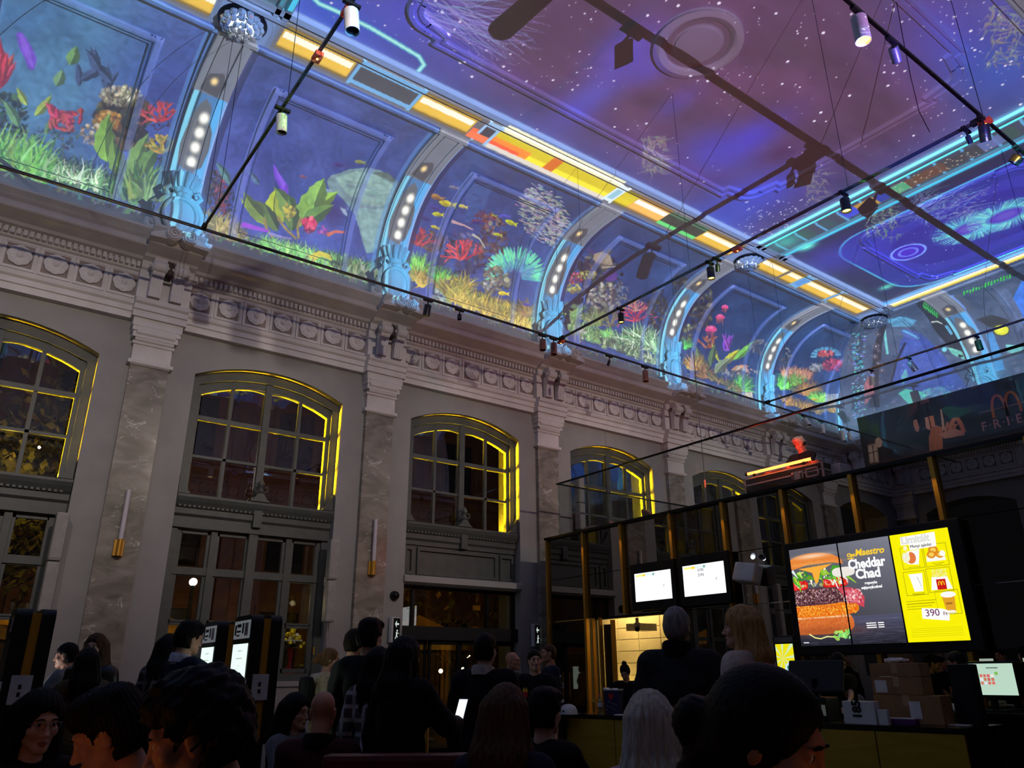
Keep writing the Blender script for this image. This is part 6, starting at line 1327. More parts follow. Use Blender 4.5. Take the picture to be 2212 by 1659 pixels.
t = thing('carton', 'grey carton on the back counter at the right edge', 'box', (9.75, 9.2, .965)); MB().bbox(-.16, .16, -.1, .1, 0, .22, .005).build('carton_body', pm('grey_card', (110, 104, 94), (120, 114, 104)), t); MB().box(-.02, .02, -.102, .102, .21, .222).build('tape', PAPER, t)
# small things at the left of the counter
t = thing('white_cap', 'white peaked cap lying on the counter end', 'cap', (*on_counter(1228, 1543)[:2], CZ)); m = MB().lathe([(.115, 0), (.112, .04), (.09, .085), (.05, .11), (0, .118)], 18); m.build('crown', WHT, t, True); rows = []
for i in range(5):
    rr = .11 + i * .03; rows.append([(-rr * math.cos(a), rr * math.sin(a) * .95, .012 + .012 * math.cos(a * 1.5) - .002 * i) for a in np.linspace(-.85, .85, 9)])
o = MB().grid(rows).build('peak', WHT, t, True); s = o.modifiers.new('t', 'SOLIDIFY'); s.thickness = .006; MB().box(.03, .05, -.12, -.108, .03, .05).build('eyelet', BLK, t)
t = thing('water_bottle', 'clear plastic bottle with pink cap on the counter', 'bottle', (*on_counter(1297, 1541)[:2], CZ)); MB().lathe([(.03, 0), (.034, .01), (.034, .05), (.031, .06), (.034, .07), (.034, .13), (.03, .15), (.014, .185), (.013, .20)], 14).build('bottle_body', glass('bottle_plastic', (216, 220, 214), .12), t, True); MB().lathe([(.016, .195), (.016, .22), (0, .221)], 12).build('cap', pm('pink_cap', (206, 90, 96), (214, 100, 106)), t); MB().lathe([(.035, .075), (.035, .125)], 14).build('bottle_label', PAPER, t)
t = thing('paper_bag', 'dark blue paper bag with red heart print by the cashier', 'bag', (*on_counter(1327, 1541)[:2], CZ), .1); MB().prism([(-.10, 0), (.10, 0), (.12, .27), (-.12, .27)], 'y', -.05, .05).build('bag_body', pm('navy_print', (34, 28, 70), (46, 38, 86)), t)
MB().prism([(0, .15), (.045, .2), (.03, .235), (0, .215), (-.03, .235), (-.045, .2)], 'y', -.053, -.05).build('heart_print', pm('red_print', (190, 30, 40), (200, 40, 50)), t); MB().prism([(-.12, .265), (.12, .265), (.125, .285), (.07, .275), (.02, .29), (-.04, .275), (-.125, .295)], 'y', -.051, .051).build('rim', PAPER, t)
for k in range(9): MB().box(-.085 + (k * 7 % 9) * .02, -.078 + (k * 7 % 9) * .02, -.053, -.05, .03 + k * .012, .05 + k * .012).build('printed_dash', [PINKT, YTX][0], t)
t = thing('receipt', 'white receipt lying in front of the paper bag', 'receipt', (*on_counter(1345, 1546)[:2], CZ + .001), .3); MB().bbox(-.09, .09, -.05, .05, 0, .012, .003).build('sheet', PAPER, t)
t = thing('drip_mat', 'pale paper strip lying on the counter near its right end', 'paper', (*on_counter(2040, 1566)[:2], CZ + .001), ang); MB().bbox(-.22, .22, -.06, .06, 0, .006, .002).build('sheet', PAPER, t)
# ------------------------------------------------------------------ lighting rails and their spot heads
RAILM = pm('rail_grey', (70, 66, 66), (80, 76, 76), 8, .35, .6)
RX0, RX1, RYS = 2.52, 10.40, (2.13, 8.92, 15.4)
def cable(m, x, y, z0, z1): m.tube([(x, y, z0), (x, y, z1)], .004, 4)
rl = thing('track_rail', 'long black lighting rail running along the side wall', 'rail', (RX0, 8, RAILZ)); MB().bbox(-.018, .018, -13.5, 14.2, -.018, .018, .004).build('profile', RAILM, rl)
for y in (-9.5, -5.87, .92, 4.4, 7.4, 11): q = MB(); cable(q, 0, y, .018, 3.55); q.build('suspension_cable', BLK2, rl)
rr_ = thing('track_rail', 'black lighting rail at the upper right edge of the picture', 'rail', (RX1, 8, RAILZ)); MB().bbox(-.018, .018, -13.5, 14.2, -.018, .018, .004).build('profile', BLK, rr_)
for y in (-5.87, .92, 7.4): q = MB(); cable(q, 0, y, .018, 3.6); q.build('suspension_cable', BLK2, rr_)
for k, y in enumerate(RYS):
    t = thing('track_rail', ['black cross rail hanging near the first marble pilaster', 'black cross rail hanging through the middle of the picture', 'far cross rail near the end wall'][k], 'rail', ((RX0 + RX1) / 2, y, RAILZ)); w = (RX1 - RX0) / 2
    MB().bbox(-w + .02, w - .02, -.018, .018, -.018, .018, .004).build('profile', RAILM, t)
    for x in (-3.2, -.6, 2.2): q = MB(); cable(q, x, 0, .018, 3.6); q.build('suspension_cable', BLK2, t)
    for x in (-w + .08, w - .08): MB().bbox(x - .06, x + .06, -.03, .03, -.035, .035, .006).build('rail_joint', BLK2, t)
q = thing('loose_cable', 'thin black cable sagging between ceiling and cross rail', 'cable', (8.9, 9.9, RAILZ)); p0 = on_z(1935, -5, CEIL); p1 = on_z(2012, 290, 9.0)
pts = [tuple(p0 - np.array([8.9, 9.9, RAILZ]))] + [tuple(on_z(*c, zz) - np.array([8.9, 9.9, RAILZ])) for c, zz in (((1950, 80), 10.6), ((1968, 170), 10.0), ((1985, 240), 9.5), ((2008, 285), 9.0))]
MB().tube(pts, .006, 5).build('wire', BLK2, q)
LENS = em('warm_lens', (255, 216, 96), 5); LENSOFF = pm('dark_lens', (12, 12, 14), (18, 18, 20), 6, .15); LAMPB = pm('lamp_housing', (36, 36, 38), (44, 44, 46), 8, .35, .4); LAMPW = pm('white_lamp_housing', (180, 182, 184), (196, 198, 200), 8, .35); LAMPR = pm('copper_lamp_housing', (120, 78, 66), (136, 92, 78), 8, .4, .3)
def head_mesh(r, L, mat):
    a = MB().lathe([(0, 0), (r * .9, 0), (r, -.01), (r, -L), (r * .93, -L), (r * .86, -L + .03)], 18).mesh('head', mat, True, .6); b = MB().lathe([(r * .87, -L + .028), (0, -L + .024)], 18); return a, b
def spot(rail_pt, lab, r=.065, L=.22, mat=None, lit=False, tilt=(0, 0), drop=.09, grp='spot heads on the rails'):
    t = thing('track_spot', lab, 'spotlight', rail_pt, 0, grp)
    a, b = head_mesh(r, L, mat or LAMPB); rot = (tilt[0], tilt[1], 0)
    o = add_ob(a, 'head', t, (0, 0, -.03 - drop)); o.rotation_euler = rot; o = b.build('lens', LENS if lit else LENSOFF, t); o.location = (0, 0, -.03 - drop); o.rotation_euler = rot
    MB().bbox(-.025, .025, -.09, .09, -.05, -.018, .005).build('adapter', BLK2, t); MB().tube([(0, 0, -.04), (0, 0, -.05 - drop)], .012, 8).build('stem', BLK2, t)
    return t
def on_cross(k, px, py): return (float(np.clip(on_y(px, py, RYS[k])[0], RX0 + .1, RX1 - .1)), RYS[k], RAILZ)
def on_left(px, py): return (RX0, float(on_x(px, py, RX0)[1]), RAILZ)
def on_right(px, py): return (RX1, float(on_x(px, py, RX1)[1]), RAILZ)
spot(on_cross(0, 752, 95), 'pale cylindrical spot, largest on the first cross rail', .072, .26, LAMPW, tilt=(.1, -.05)); spot(on_cross(0, 832, -10), 'blue tinted spot cut by the top edge of the picture', .07, .24, LAMPW, tilt=(.2, -.3)); spot(on_cross(0, 600, 318), 'greenish spot low on the first cross rail', .062, .22, LAMPW, tilt=(.12, .1))
spot(on_right(1848, 10), 'lit blue spot hanging at the top edge of the picture', .075, .3, LAMPW, True); spot(on_right(2118, 245), 'dark spot at the crossing of two rails', .06, .2, tilt=(.5, .3)); spot(on_right(1925, 85), 'grey spot turned sideways on the right rail', .05, .16, GREY, tilt=(.9, .4))
spot(on_cross(1, 1820, 408), 'lit black spot on the right half of the middle cross rail', .065, .2, lit=True); spot(on_cross(1, 1532, 560), 'lit black spot in the middle of the cross rail beside a small bracket', .06, .2, lit=True); spot(on_cross(1, 1548, 555), 'small unlit spot tilted beside a lit one on the middle cross rail', .035, .12, tilt=(.3, .3)); spot(on_cross(1, 1340, 665), 'lit black spot low on the middle cross rail', .055, .18, lit=True)
spot(on_cross(1, 2085, 275), 'slim hook shaped spot right on the middle cross rail', .03, .1, tilt=(.4, 0))
spot(on_left(925, 645), 'lit spot on the side rail below the second rib', .065, .2, lit=True, tilt=(0, .25)); spot(on_left(1392, 778), 'copper coloured spot on the side rail below the fourth rib', .062, .24, LAMPR); spot(on_left(1172, 735), 'left copper spot of a pair at the rail crossing', .062, .22, LAMPR); spot(on_left(1196, 742), 'right copper spot of a pair at the rail crossing', .062, .24, LAMPR); spot(on_left(993, 665), 'small unlit spot on the side rail under the weed bank', .04, .1); spot(on_left(1316, 765), 'small hook shaped spot on the side rail', .03, .12, tilt=(0, .5))
spot(on_left(1735, 890), 'white cone shaped spot above the disc jockey', .07, .22, WHT, tilt=(0, -.5)); spot(on_left(1773, 905), 'blue tinted spot right of the white cone shaped one', .06, .24, LAMPW); spot(on_left(1815, 920), 'tilted spot near the end of the side rail', .065, .28, LAMPW, tilt=(.15, 0)); spot(on_left(1832, 925), 'last spot of the side rail by the corner', .05, .2, LAMPW)
spot(on_cross(2, 1880, 795), 'blue spot on the far cross rail nearest to the side wall', .06, .24, LAMPW, tilt=(.25, .2)); spot(on_cross(2, 1962, 770), 'grey spot on the far cross rail in front of a cove window', .06, .22, GREY, tilt=(.4, -.3)); spot(on_cross(2, 2108, 722), 'black spot on the far cross rail, farthest right', .06, .2, tilt=(.2, 0))
SENS = pm('orange_red_plastic', (196, 70, 40), (210, 82, 50), 6, .5)
for (pt, lab) in ((on_cross(1, 1592, 532), 'orange red sensor box on the middle cross rail'), (on_right(2128, 262), 'orange sensor box at the crossing on the right'), (on_cross(0, 742, 112), 'pink red sensor box beside the largest pale spot'), (on_cross(0, 677, 205), 'pink red clip half way down the first cross rail'), (on_left(1212, 752), 'small orange sensor box beside the copper pair')):
    t = thing('rail_sensor', lab, 'sensor', pt, 0, 'sensor boxes on the rails'); MB().bbox(-.07, .07, -.045, .045, -.075, -.02, .008).build('housing', SENS, t); MB().lathe([(.012, -.074), (.012, -.08), (0, -.081)], 8).build('indicator', LENS, t)
# heads added on the right rail for the side-wall fill beams
for k, (x, y, z) in enumerate(WALL_FILL): spot((RX1, y, RAILZ), ['added wall fill spot %s' % s for s in ('behind the camera', 'above the camera', 'over the first bay', 'over the counter', 'over the gallery', 'by the end wall')][k] + ' on the right rail', .07, .10, tilt=(0, .95), drop=.12, grp='added wall fill spots')
# crystal lamps where the beams cross
CRY = pm('silvered_crystal', (196, 200, 204), (236, 240, 242), 14, .12, .35); CRYE = em('glowing_crystal_core', (226, 232, 236), 3.0)
def crystal(x, y, lab):
    t = thing('crystal_ceiling_lamp', lab, 'ceiling lamp', (x, y, CEIL - .045), 0, 'crystal lamps on the beams')
    MB().lathe([(.36, .06), (.38, .0), (.33, -.05), (.30, -.02), (0, -.01)], 28).build('base_ring', LAMPB, t, True, .5); MB().lathe([(.46, .05), (.50, .03), (.48, -.0), (.37, .02)], 28).build('stucco_rim', PLC, t, True, .5)
    b = bmesh.new(); bmesh.ops.create_icosphere(b, subdivisions=1, radius=.075); me = MB().bm(b, Matrix.Diagonal((1, 1, .75, 1))).mesh('crystal', CRY)
    for (n, r, z) in ((1, 0, -.17), (6, .12, -.15), (11, .22, -.11), (15, .29, -.06)):
        for k in range(n): a = 2 * PI * k / n + r * 9; o = add_ob(me, 'crystal', t, (r * math.cos(a), r * math.sin(a), z)); o.rotation_euler = (a, r * 7, a * 2)
    MB().lathe([(0, -.06), (.22, -.05), (.24, -.02), (0, -.02)], 20).build('light_core', CRYE, t)
crystal(2.94, 2.15, 'crystal lamp at the top left, largest of the three'); crystal(2.90, 14.95, 'crystal lamp where the middle cross beam meets the side beam'); crystal(2.90, 20.80, 'crystal lamp in the far corner of the ceiling'); crystal(10.85, 14.95, 'crystal lamp on the right beam outside the picture')
# ------------------------------------------------------------------ projector on the right-hand wall
t = thing('projector', 'large black projector on a bracket on the near side wall', 'projector', (13.35, 6.5, 4.8)); MB().bbox(-.14, .26, -.3, .3, -.14, .14, .03).build('projector_body', BLK, t); MB().tube([(-.14, 0, .06), (-.20, 0, .09)], .07, 16).build('lens_barrel', BLK2, t, True); MB().box(.2, .45, -.1, .1, -.3, -.14).build('bracket', BLK, t)
# ------------------------------------------------------------------ wall fittings
OPAL = pm('opal_glass_tube', (206, 200, 206), (216, 210, 216), 5, .3)
for k, p in enumerate(PILS[:6]):
    t = thing('tube_sconce', ['tube sconce on the pilaster behind the left edge', 'white tube sconce on the first marble pilaster from the left', 'white tube sconce on the second marble pilaster', 'white tube sconce on the pilaster at the gallery end', 'white tube sconce on the pilaster behind the balustrade', 'white tube sconce on the last pilaster before the corner'][k], 'wall lamp', (.10, p, 3.05), 0, 'tube sconces on the pilasters')
    MB().bbox(.0, .05, -.07, .07, .0, .24, .006).build('brass_plate', BRASS, t); MB().lathe([(.042, .0), (.042, .24), (.036, .25)], 14, (.085, 0, 0)).build('brass_cup', BRASS, t, True, .5); MB().lathe([(.036, .25), (.036, 1.0), (.0, 1.005)], 14, (.085, 0, 0)).build('opal_tube', OPAL, t, True, .5)
SPK = pm('light_grey_speaker', (150, 146, 142), (162, 158, 154), 9, .6)
for k, (x, y, z, L) in enumerate(((.22, 1.33, 2.2, 1.4), (.22, 5.54, 2.2, 1.4), (.2, 11.35, 4.35, 1.2), (.2, 15.55, 4.3, 1.1))):
    t = thing('column_speaker', ['pale column speaker right of the window at the left edge', 'pale column speaker right of the second window', 'pale column speaker behind the left part of the balustrade', 'pale column speaker behind the balustrade under the cable'][k], 'speaker', (x, y, z), 0, 'column speakers')
    for j in range(2): MB().bbox(-.09, .09, -.085, .085, j * (L / 2) + .006, (j + 1) * L / 2 - .006, .03).build('cabinet', SPK, t); MB().bbox(.088, .096, -.07, .07, j * (L / 2) + .04, (j + 1) * L / 2 - .04, .003).build('grille', SPK, t)
    MB().box(-.22, -.09, -.03, .03, L * .45, L * .55).build('wall_bracket', WHT, t)
    if k < 2: MB().tube([(-.1, .06, 0), (-.12, .10, -.4), (-.16, .08, -.9)], .012, 6).build('cable', SPK, t)
SGN = pm('black_sign_face', (12, 22, 18), (16, 28, 22), 6, .4); SGW = em('white_pictogram', (226, 240, 232), .7)
for k, (y, z) in enumerate(((6.92, 2.13), (10.16, 2.11))):
    t = thing('exit_sign', ['small black and white exit sign left of the entrance', 'small black and white exit sign right of the entrance'][k], 'sign', (.05, y, z - .22), .35, 'exit signs beside the entrance')
    MB().bbox(-.05, .03, -.12, .10, 0, .44, .01).build('sign_box', WHT, t); MB().box(.03, .034, -.08, .09, .02, .42).build('sign_face', SGN, t)
    m = MB(); m.prism([(-.045, .32), (.0, .38), (.0, .335), (.06, .335), (.06, .305), (.0, .305), (.0, .26)], 'x', .034, .037); m.build('arrow', SGW, t)
    m = MB(); m.lathe([(.0, 0), (.018, 0), (.018, .003), (0, .003)], 10, (.034, .02, .205), Matrix.Rotation(PI / 2, 4, 'Y')); m.prism([(-.01, .18), (.025, .18), (.02, .12), (-.005, .12)], 'x', .034, .037); m.prism([(-.005, .125), (.01, .125), (-.02, .06), (-.035, .065)], 'x', .034, .037); m.prism([(.008, .125), (.022, .125), (.045, .08), (.03, .06)], 'x', .034, .037); m.prism([(.02, .175), (.026, .16), (.06, .15), (.06, .165)], 'x', .034, .037); m.build('running_figure', SGW, t, kind='stuff')
t = thing('dome_camera', 'round black dome camera left of the entrance', 'camera', (.03, 6.89, 2.73)); b = bmesh.new(); bmesh.ops.create_uvsphere(b, u_segments=16, v_segments=10, radius=.075); MB().bm(b, Matrix.Translation((.03, 0, 0))).build('dome', BLK, t, True); MB().lathe([(.085, -.03), (.085, .0), (0, .01)], 18, (.0, 0, 0), Matrix.Rotation(PI / 2, 4, 'Y')).build('base', BLK2, t)
# ------------------------------------------------------------------ self-order kiosks
def kiosk_canvas(k):
    c = Canvas(0, .40, 0, .70, 420, (214, 236, 224)); G = (150, 160, 150)
    for (u0, u1, v) in ((.14, .26, .64), (.12, .28, .58), (.16, .18, .50), (.2, .22, .52), (.2, .22, .48), (.06, .15, .40)): c.rect(u0, u1, v, v + .008, G)
    if k == 0:
        c.rect(.12, .23, .33, .38, (216, 150, 160)); c.rect(.24, .36, .33, .38, (206, 180, 186)); c.rect(.12, .36, .29, .33, (206, 214, 214)); c.rect(.12, .36, .20, .27, (176, 190, 200)); c.rect(.22, .36, .20, .225, (226, 220, 120)); c.rect(.01, .07, .0, .06, (240, 226, 40))
    for j in range(3): c.rect(.10 + j * .08, .13 + j * .08, .10 + .2 * k, .15 + .2 * k, (170, 186, 170)); c.rect(.12 + j * .07, .14 + j * .07, .03, .045, G)
    return c
GOLD = pm('gold_ochre_core', (206, 144, 36), (222, 160, 48), 4, .45, .3)
def kiosk(x, y, lab, k, notice=True, lit=1.0):
    t = thing('order_kiosk', lab, 'kiosk', (x, y, 0), 0, 'self order kiosks')
    def slab(y0, y1, nm):
        m = MB(); w, z0, z1, r = .215, .86, 1.82, .06
        P = [(w - r + r * math.cos(a), z1 - r + r * math.sin(a)) for a in np.linspace(0, PI / 2, 6)] + [(-w + r + r * math.cos(a), z1 - r + r * math.sin(a)) for a in np.linspace(PI / 2, PI, 6)] + [(-w + r + r * math.cos(a), z0 + r + r * math.sin(a)) for a in np.linspace(PI, 1.5 * PI, 6)] + [(w - r + r * math.cos(a), z0 + r + r * math.sin(a)) for a in np.linspace(1.5 * PI, 2 * PI, 6)]
        m.prism(P, 'y', y0, y1); return m.build(nm, BLK2, t)
    slab(-.13, -.03, 'front_case'); slab(.03, .12, 'rear_case'); MB().box(-.20, .205, -.03, .03, .90, 1.79).build('gold_core', GOLD, t)
    uvquad('display', screen_mat('kiosk_display_%s' % 'abcd'[k], kiosk_canvas(min(k, 1)), 1.3 * lit), -.185, .185, .93, 1.60, -.133, t)
    if lit > .5: uvquad('rear_display', em('kiosk_rear_%s' % 'abcd'[k], (226, 240, 220), 1.8), .185, -.185, .93, 1.6, .123, t)
    MB().box(-.19, .19, -.136, -.13, 1.64, 1.78).build('header_panel', em('header_panel_%s' % 'abcd'[k], (120, 126, 132), .5 * lit), t)
    m = MB()
    for (x0, x1, z0, z1) in ((-.19, -.15, 1.67, 1.75), (-.13, -.02, 1.73, 1.755), (-.13, -.02, 1.69, 1.705), (-.13, -.05, 1.66, 1.672), (.02, .06, 1.68, 1.76)): m.box(x0 * .86, x1 * .86, -.1385, -.136, z0, z1)
    m.build('header_print', BLK2, t, kind='stuff'); MB().bbox(.08, .155, -.139, -.132, 1.66, 1.76, .003).build('header_picture', pm('header_picture_print', (150, 110, 90), (210, 200, 190), 14), t)
    MB().bbox(-.16, .16, -.19, -.13, .80, .92, .01).build('tray', BLK, t); MB().bbox(-.10, .10, -.10, .10, .03, .86, .01).build('stem', BLK2, t); MB().bbox(-.25, .25, -.22, .22, 0, .04, .01).build('foot', BLK, t)
    if notice: MB().bbox(.215, .222, -.08, .05, 1.18, 1.37, .002).build('paper_notice', PAPER, t); MB().box(.222, .224, -.03, -.01, 1.28, 1.31).box(.222, .224, -.03, -.01, 1.23, 1.26).build('notice_print', BLK2, t, kind='stuff'); MB().box(.19, .23, -.165, -.13, 1.0, 1.33).build('leaflet', PAPER, t)
    return t
kiosk(6.42, 2.25, 'black order kiosk with bright white screen, nearer of the middle pair', 0); kiosk(5.52, 2.25, 'black order kiosk with bright screen the man is touching', 1, False); kiosk(6.15, .66, 'dark order kiosk with gold side at the left edge', 2, True, .0); kiosk(5.3, .36, 'dark order kiosk behind the one at the left edge', 3, False, .1)
# ------------------------------------------------------------------ display in the second window
def obj_lathe(name, lab, cat, loc, prof, mat, extra=()):
    t = thing(name, lab, cat, loc); MB().lathe(prof, 16).build('body', mat, t, True)
    for (nm, pr, m) in extra: MB().lathe(pr, 14).build(nm, m, t, True)
    return t
YEL = pm('yellow_glaze', (226, 206, 30), (240, 222, 60), 5, .25); RED = pm('deep_red_glaze', (150, 30, 50), (176, 44, 60), 5, .25)
MB_ = thing('display_shelf', 'window board carrying a flower display in the second window', 'shelf', (-.52, 5.2, 1.30)); MB().bbox(-.2, .2, -.40, .38, 0, .05, .01).build('board', WOODB, MB_); MB().box(-.19, -.15, -.38, -.34, -1.35, 0).build('bracket', BLK, MB_); MB().box(-.19, -.15, .32, .36, -1.35, 0).build('bracket', BLK, MB_)
obj_lathe('display_bottle', 'tall yellow bottle in the flower display', 'bottle', (-.46, 4.93, 1.352), [(.055, 0), (.06, .02), (.06, .38), (.02, .52), (.022, .66), (0, .665)], YEL, [('paper_label', [(.062, .08), (.062, .2)], PAPER)])
obj_lathe('display_vase', 'slim dark red vase in the flower display', 'vase', (-.50, 5.22, 1.352), [(.06, 0), (.075, .04), (.03, .2), (.05, .40), (.06, .46), (.05, .45)], RED)
t = thing('bouquet', 'yellow and white bouquet in the dark red vase', 'flowers', (-.50, 5.22, 1.82)); q = random.Random(5); PET = [YEL, pm('white_petal', (226, 220, 206), (236, 230, 218), 6, .7), pm('pink_petal', (206, 150, 140), (216, 160, 150), 6, .7)]
MB().lathe([(.10, .06), (.17, .10), (.16, .12), (.0, .12)], 14).build('bowl', CRY, t, True)
for k in range(34):
    a, r = q.uniform(0, 6.3), q.uniform(0, .24); z = .30 - r * .7 + q.uniform(-.03, .05) if k < 14 else q.uniform(.0, .2); b = bmesh.new(); bmesh.ops.create_icosphere(b, subdivisions=1, radius=q.uniform(.03, .05)); MB().bm(b, Matrix.Translation((r * .5 * math.cos(a) if k < 14 else r * math.cos(a), r * (.5 if k < 14 else 1.1) * math.sin(a), z))).build('flower_head', PET[0] if k < 14 else PET[k % 3], t)
for k in range(26):
    a = q.uniform(0, 6.3); L = q.uniform(.16, .32); p = (math.cos(a), math.sin(a)); z = q.uniform(-.1, .25); MB().add([(0, 0, 0), (p[0] * L * .5 - p[1] * .03, p[1] * L * .5 + p[0] * .03, z * .6), (p[0] * L, p[1] * L, z), (p[0] * L * .5 + p[1] * .03, p[1] * L * .5 - p[0] * .03, z * .6)], [(0, 1, 2, 3)]).build('leaf', LEAF, t)
t = thing('display_basket', 'brown wicker basket of fruit in the flower display', 'basket', (-.50, 5.42, 1.352)); MB().lathe([(.08, 0), (.12, .14), (.13, .16), (.11, .15), (.07, .02)], 16).build('basket', WOODB, t, True); MB().tube([(0, .12 * math.cos(a), .15 + .22 * math.sin(a)) for a in np.linspace(0, PI, 12)], .01, 6).build('handle', WOODB, t)
for k in range(6): b = bmesh.new(); bmesh.ops.create_uvsphere(b, u_segments=10, v_segments=8, radius=.045); MB().bm(b, Matrix.Translation((.05 * math.cos(k), .06 * math.sin(k * 1.9), .16))).build('fruit', [YEL, RED, LEAF][k % 3], t, True)
light('display_lamp', 'POINT', (-.42, 5.15, 2.55), 4.5, (255, 226, 170), .05)
# ------------------------------------------------------------------ tables, benches and small things in the foreground
REDL = pm('brick_red_leather', (96, 40, 32), (112, 50, 40), 4, .45); TGL = glass('drinking_glass', (220, 222, 220), .14)
def dining_table(loc, w, d, lab, rot=0.0):
    t = thing('dining_table', lab, 'table', loc, rot, 'dining tables'); MB().bbox(-w / 2, w / 2, -d / 2, d / 2, .71, .745, .008).build('table_top', WOODB, t); MB().lathe([(.26, 0), (.26, .02), (.05, .05), (.045, .71)], 16).build('pedestal', BLK, t); return t
def stool(loc, rot, h=.46, lab=''):
    t = thing('stool', lab, 'chair', loc, rot, 'seats under the guests'); MB().bbox(-.20, .20, -.20, .20, h - .07, h, .03).build('seat', REDL, t)
    for a in (-1, 1):
        for b in (-1, 1): MB().tube([(a * .15, b * .15, h - .06), (a * .18, b * .18, 0)], .016, 6).build('leg', BLK, t)
    return t
bp = at_depth(905, 1640, 4.0)
t = thing('banquette', 'brick red leather bench back between the guests', 'bench', (bp[0], bp[1], 0), math.atan2(.805, .593)); MB().bbox(-.5, .3, -.05, .07, .35, .97, .03).build('backrest', REDL, t); MB().bbox(-.5, .3, -.5, -.05, .30, .46, .03).build('seat', REDL, t); MB().box(-.48, .28, -.46, .03, 0, .30).build('plinth', BLK2, t)
# ------------------------------------------------------------------ end of fittings
# ------------------------------------------------------------------ people: signed-distance bodies meshed with surface nets
def nets(F, org, h):
    """naive surface nets on a grid of distances"""
    s = F < 0; nx, ny, nz = F.shape
    cor = [(i, j, k) for i in (0, 1) for j in (0, 1) for k in (0, 1)]
    sub_ = lambda A, c: A[c[0]:nx - 1 + c[0], c[1]:ny - 1 + c[1], c[2]:nz - 1 + c[2]]
    cnt_ = sum(sub_(s, c).astype(np.int8) for c in cor); act = (cnt_ > 0) & (cnt_ < 8)
    idx = -np.ones(act.shape, np.int32); I = np.argwhere(act); idx[act] = np.arange(len(I))
    P = np.zeros((len(I), 3)); W = np.zeros(len(I))
    for a in range(8):
        for b in range(a + 1, 8):
            d = np.abs(np.array(cor[a]) - cor[b])
            if d.sum() != 1: continue
            fa = F[I[:, 0] + cor[a][0], I[:, 1] + cor[a][1], I[:, 2] + cor[a][2]]; fb = F[I[:, 0] + cor[b][0], I[:, 1] + cor[b][1], I[:, 2] + cor[b][2]]
            m = (fa < 0) != (fb < 0); t = np.where(m, fa / (fa - fb + 1e-12), 0)[:, None]
            P += m[:, None] * (np.array(cor[a]) * (1 - t) + np.array(cor[b]) * t); W += m
    V_ = (I + P / W[:, None]) * h + org; quads = []
    for ax in range(3):
        b, c = (ax + 1) % 3, (ax + 2) % 3
        lo = [slice(1, -1)] * 3; hi = [slice(1, -1)] * 3; lo[ax] = slice(0, -1); hi[ax] = slice(1, None)
        f0 = s[tuple(lo)]; f1 = s[tuple(hi)]; E_ = np.argwhere(f0 != f1); fl = f0[f0 != f1]
        E_ = E_ + np.array([0 if k == ax else 1 for k in range(3)])
        q = []
        for (db, dc) in ((-1, -1), (0, -1), (0, 0), (-1, 0)):
            o = E_.copy(); o[:, b] += db; o[:, c] += dc; q.append(idx[o[:, 0], o[:, 1], o[:, 2]])
        q = np.stack(q, 1); q[~fl] = q[~fl][:, ::-1]; quads.append(q)
    Q = np.concatenate(quads); return V_, Q[(Q >= 0).all(1)]
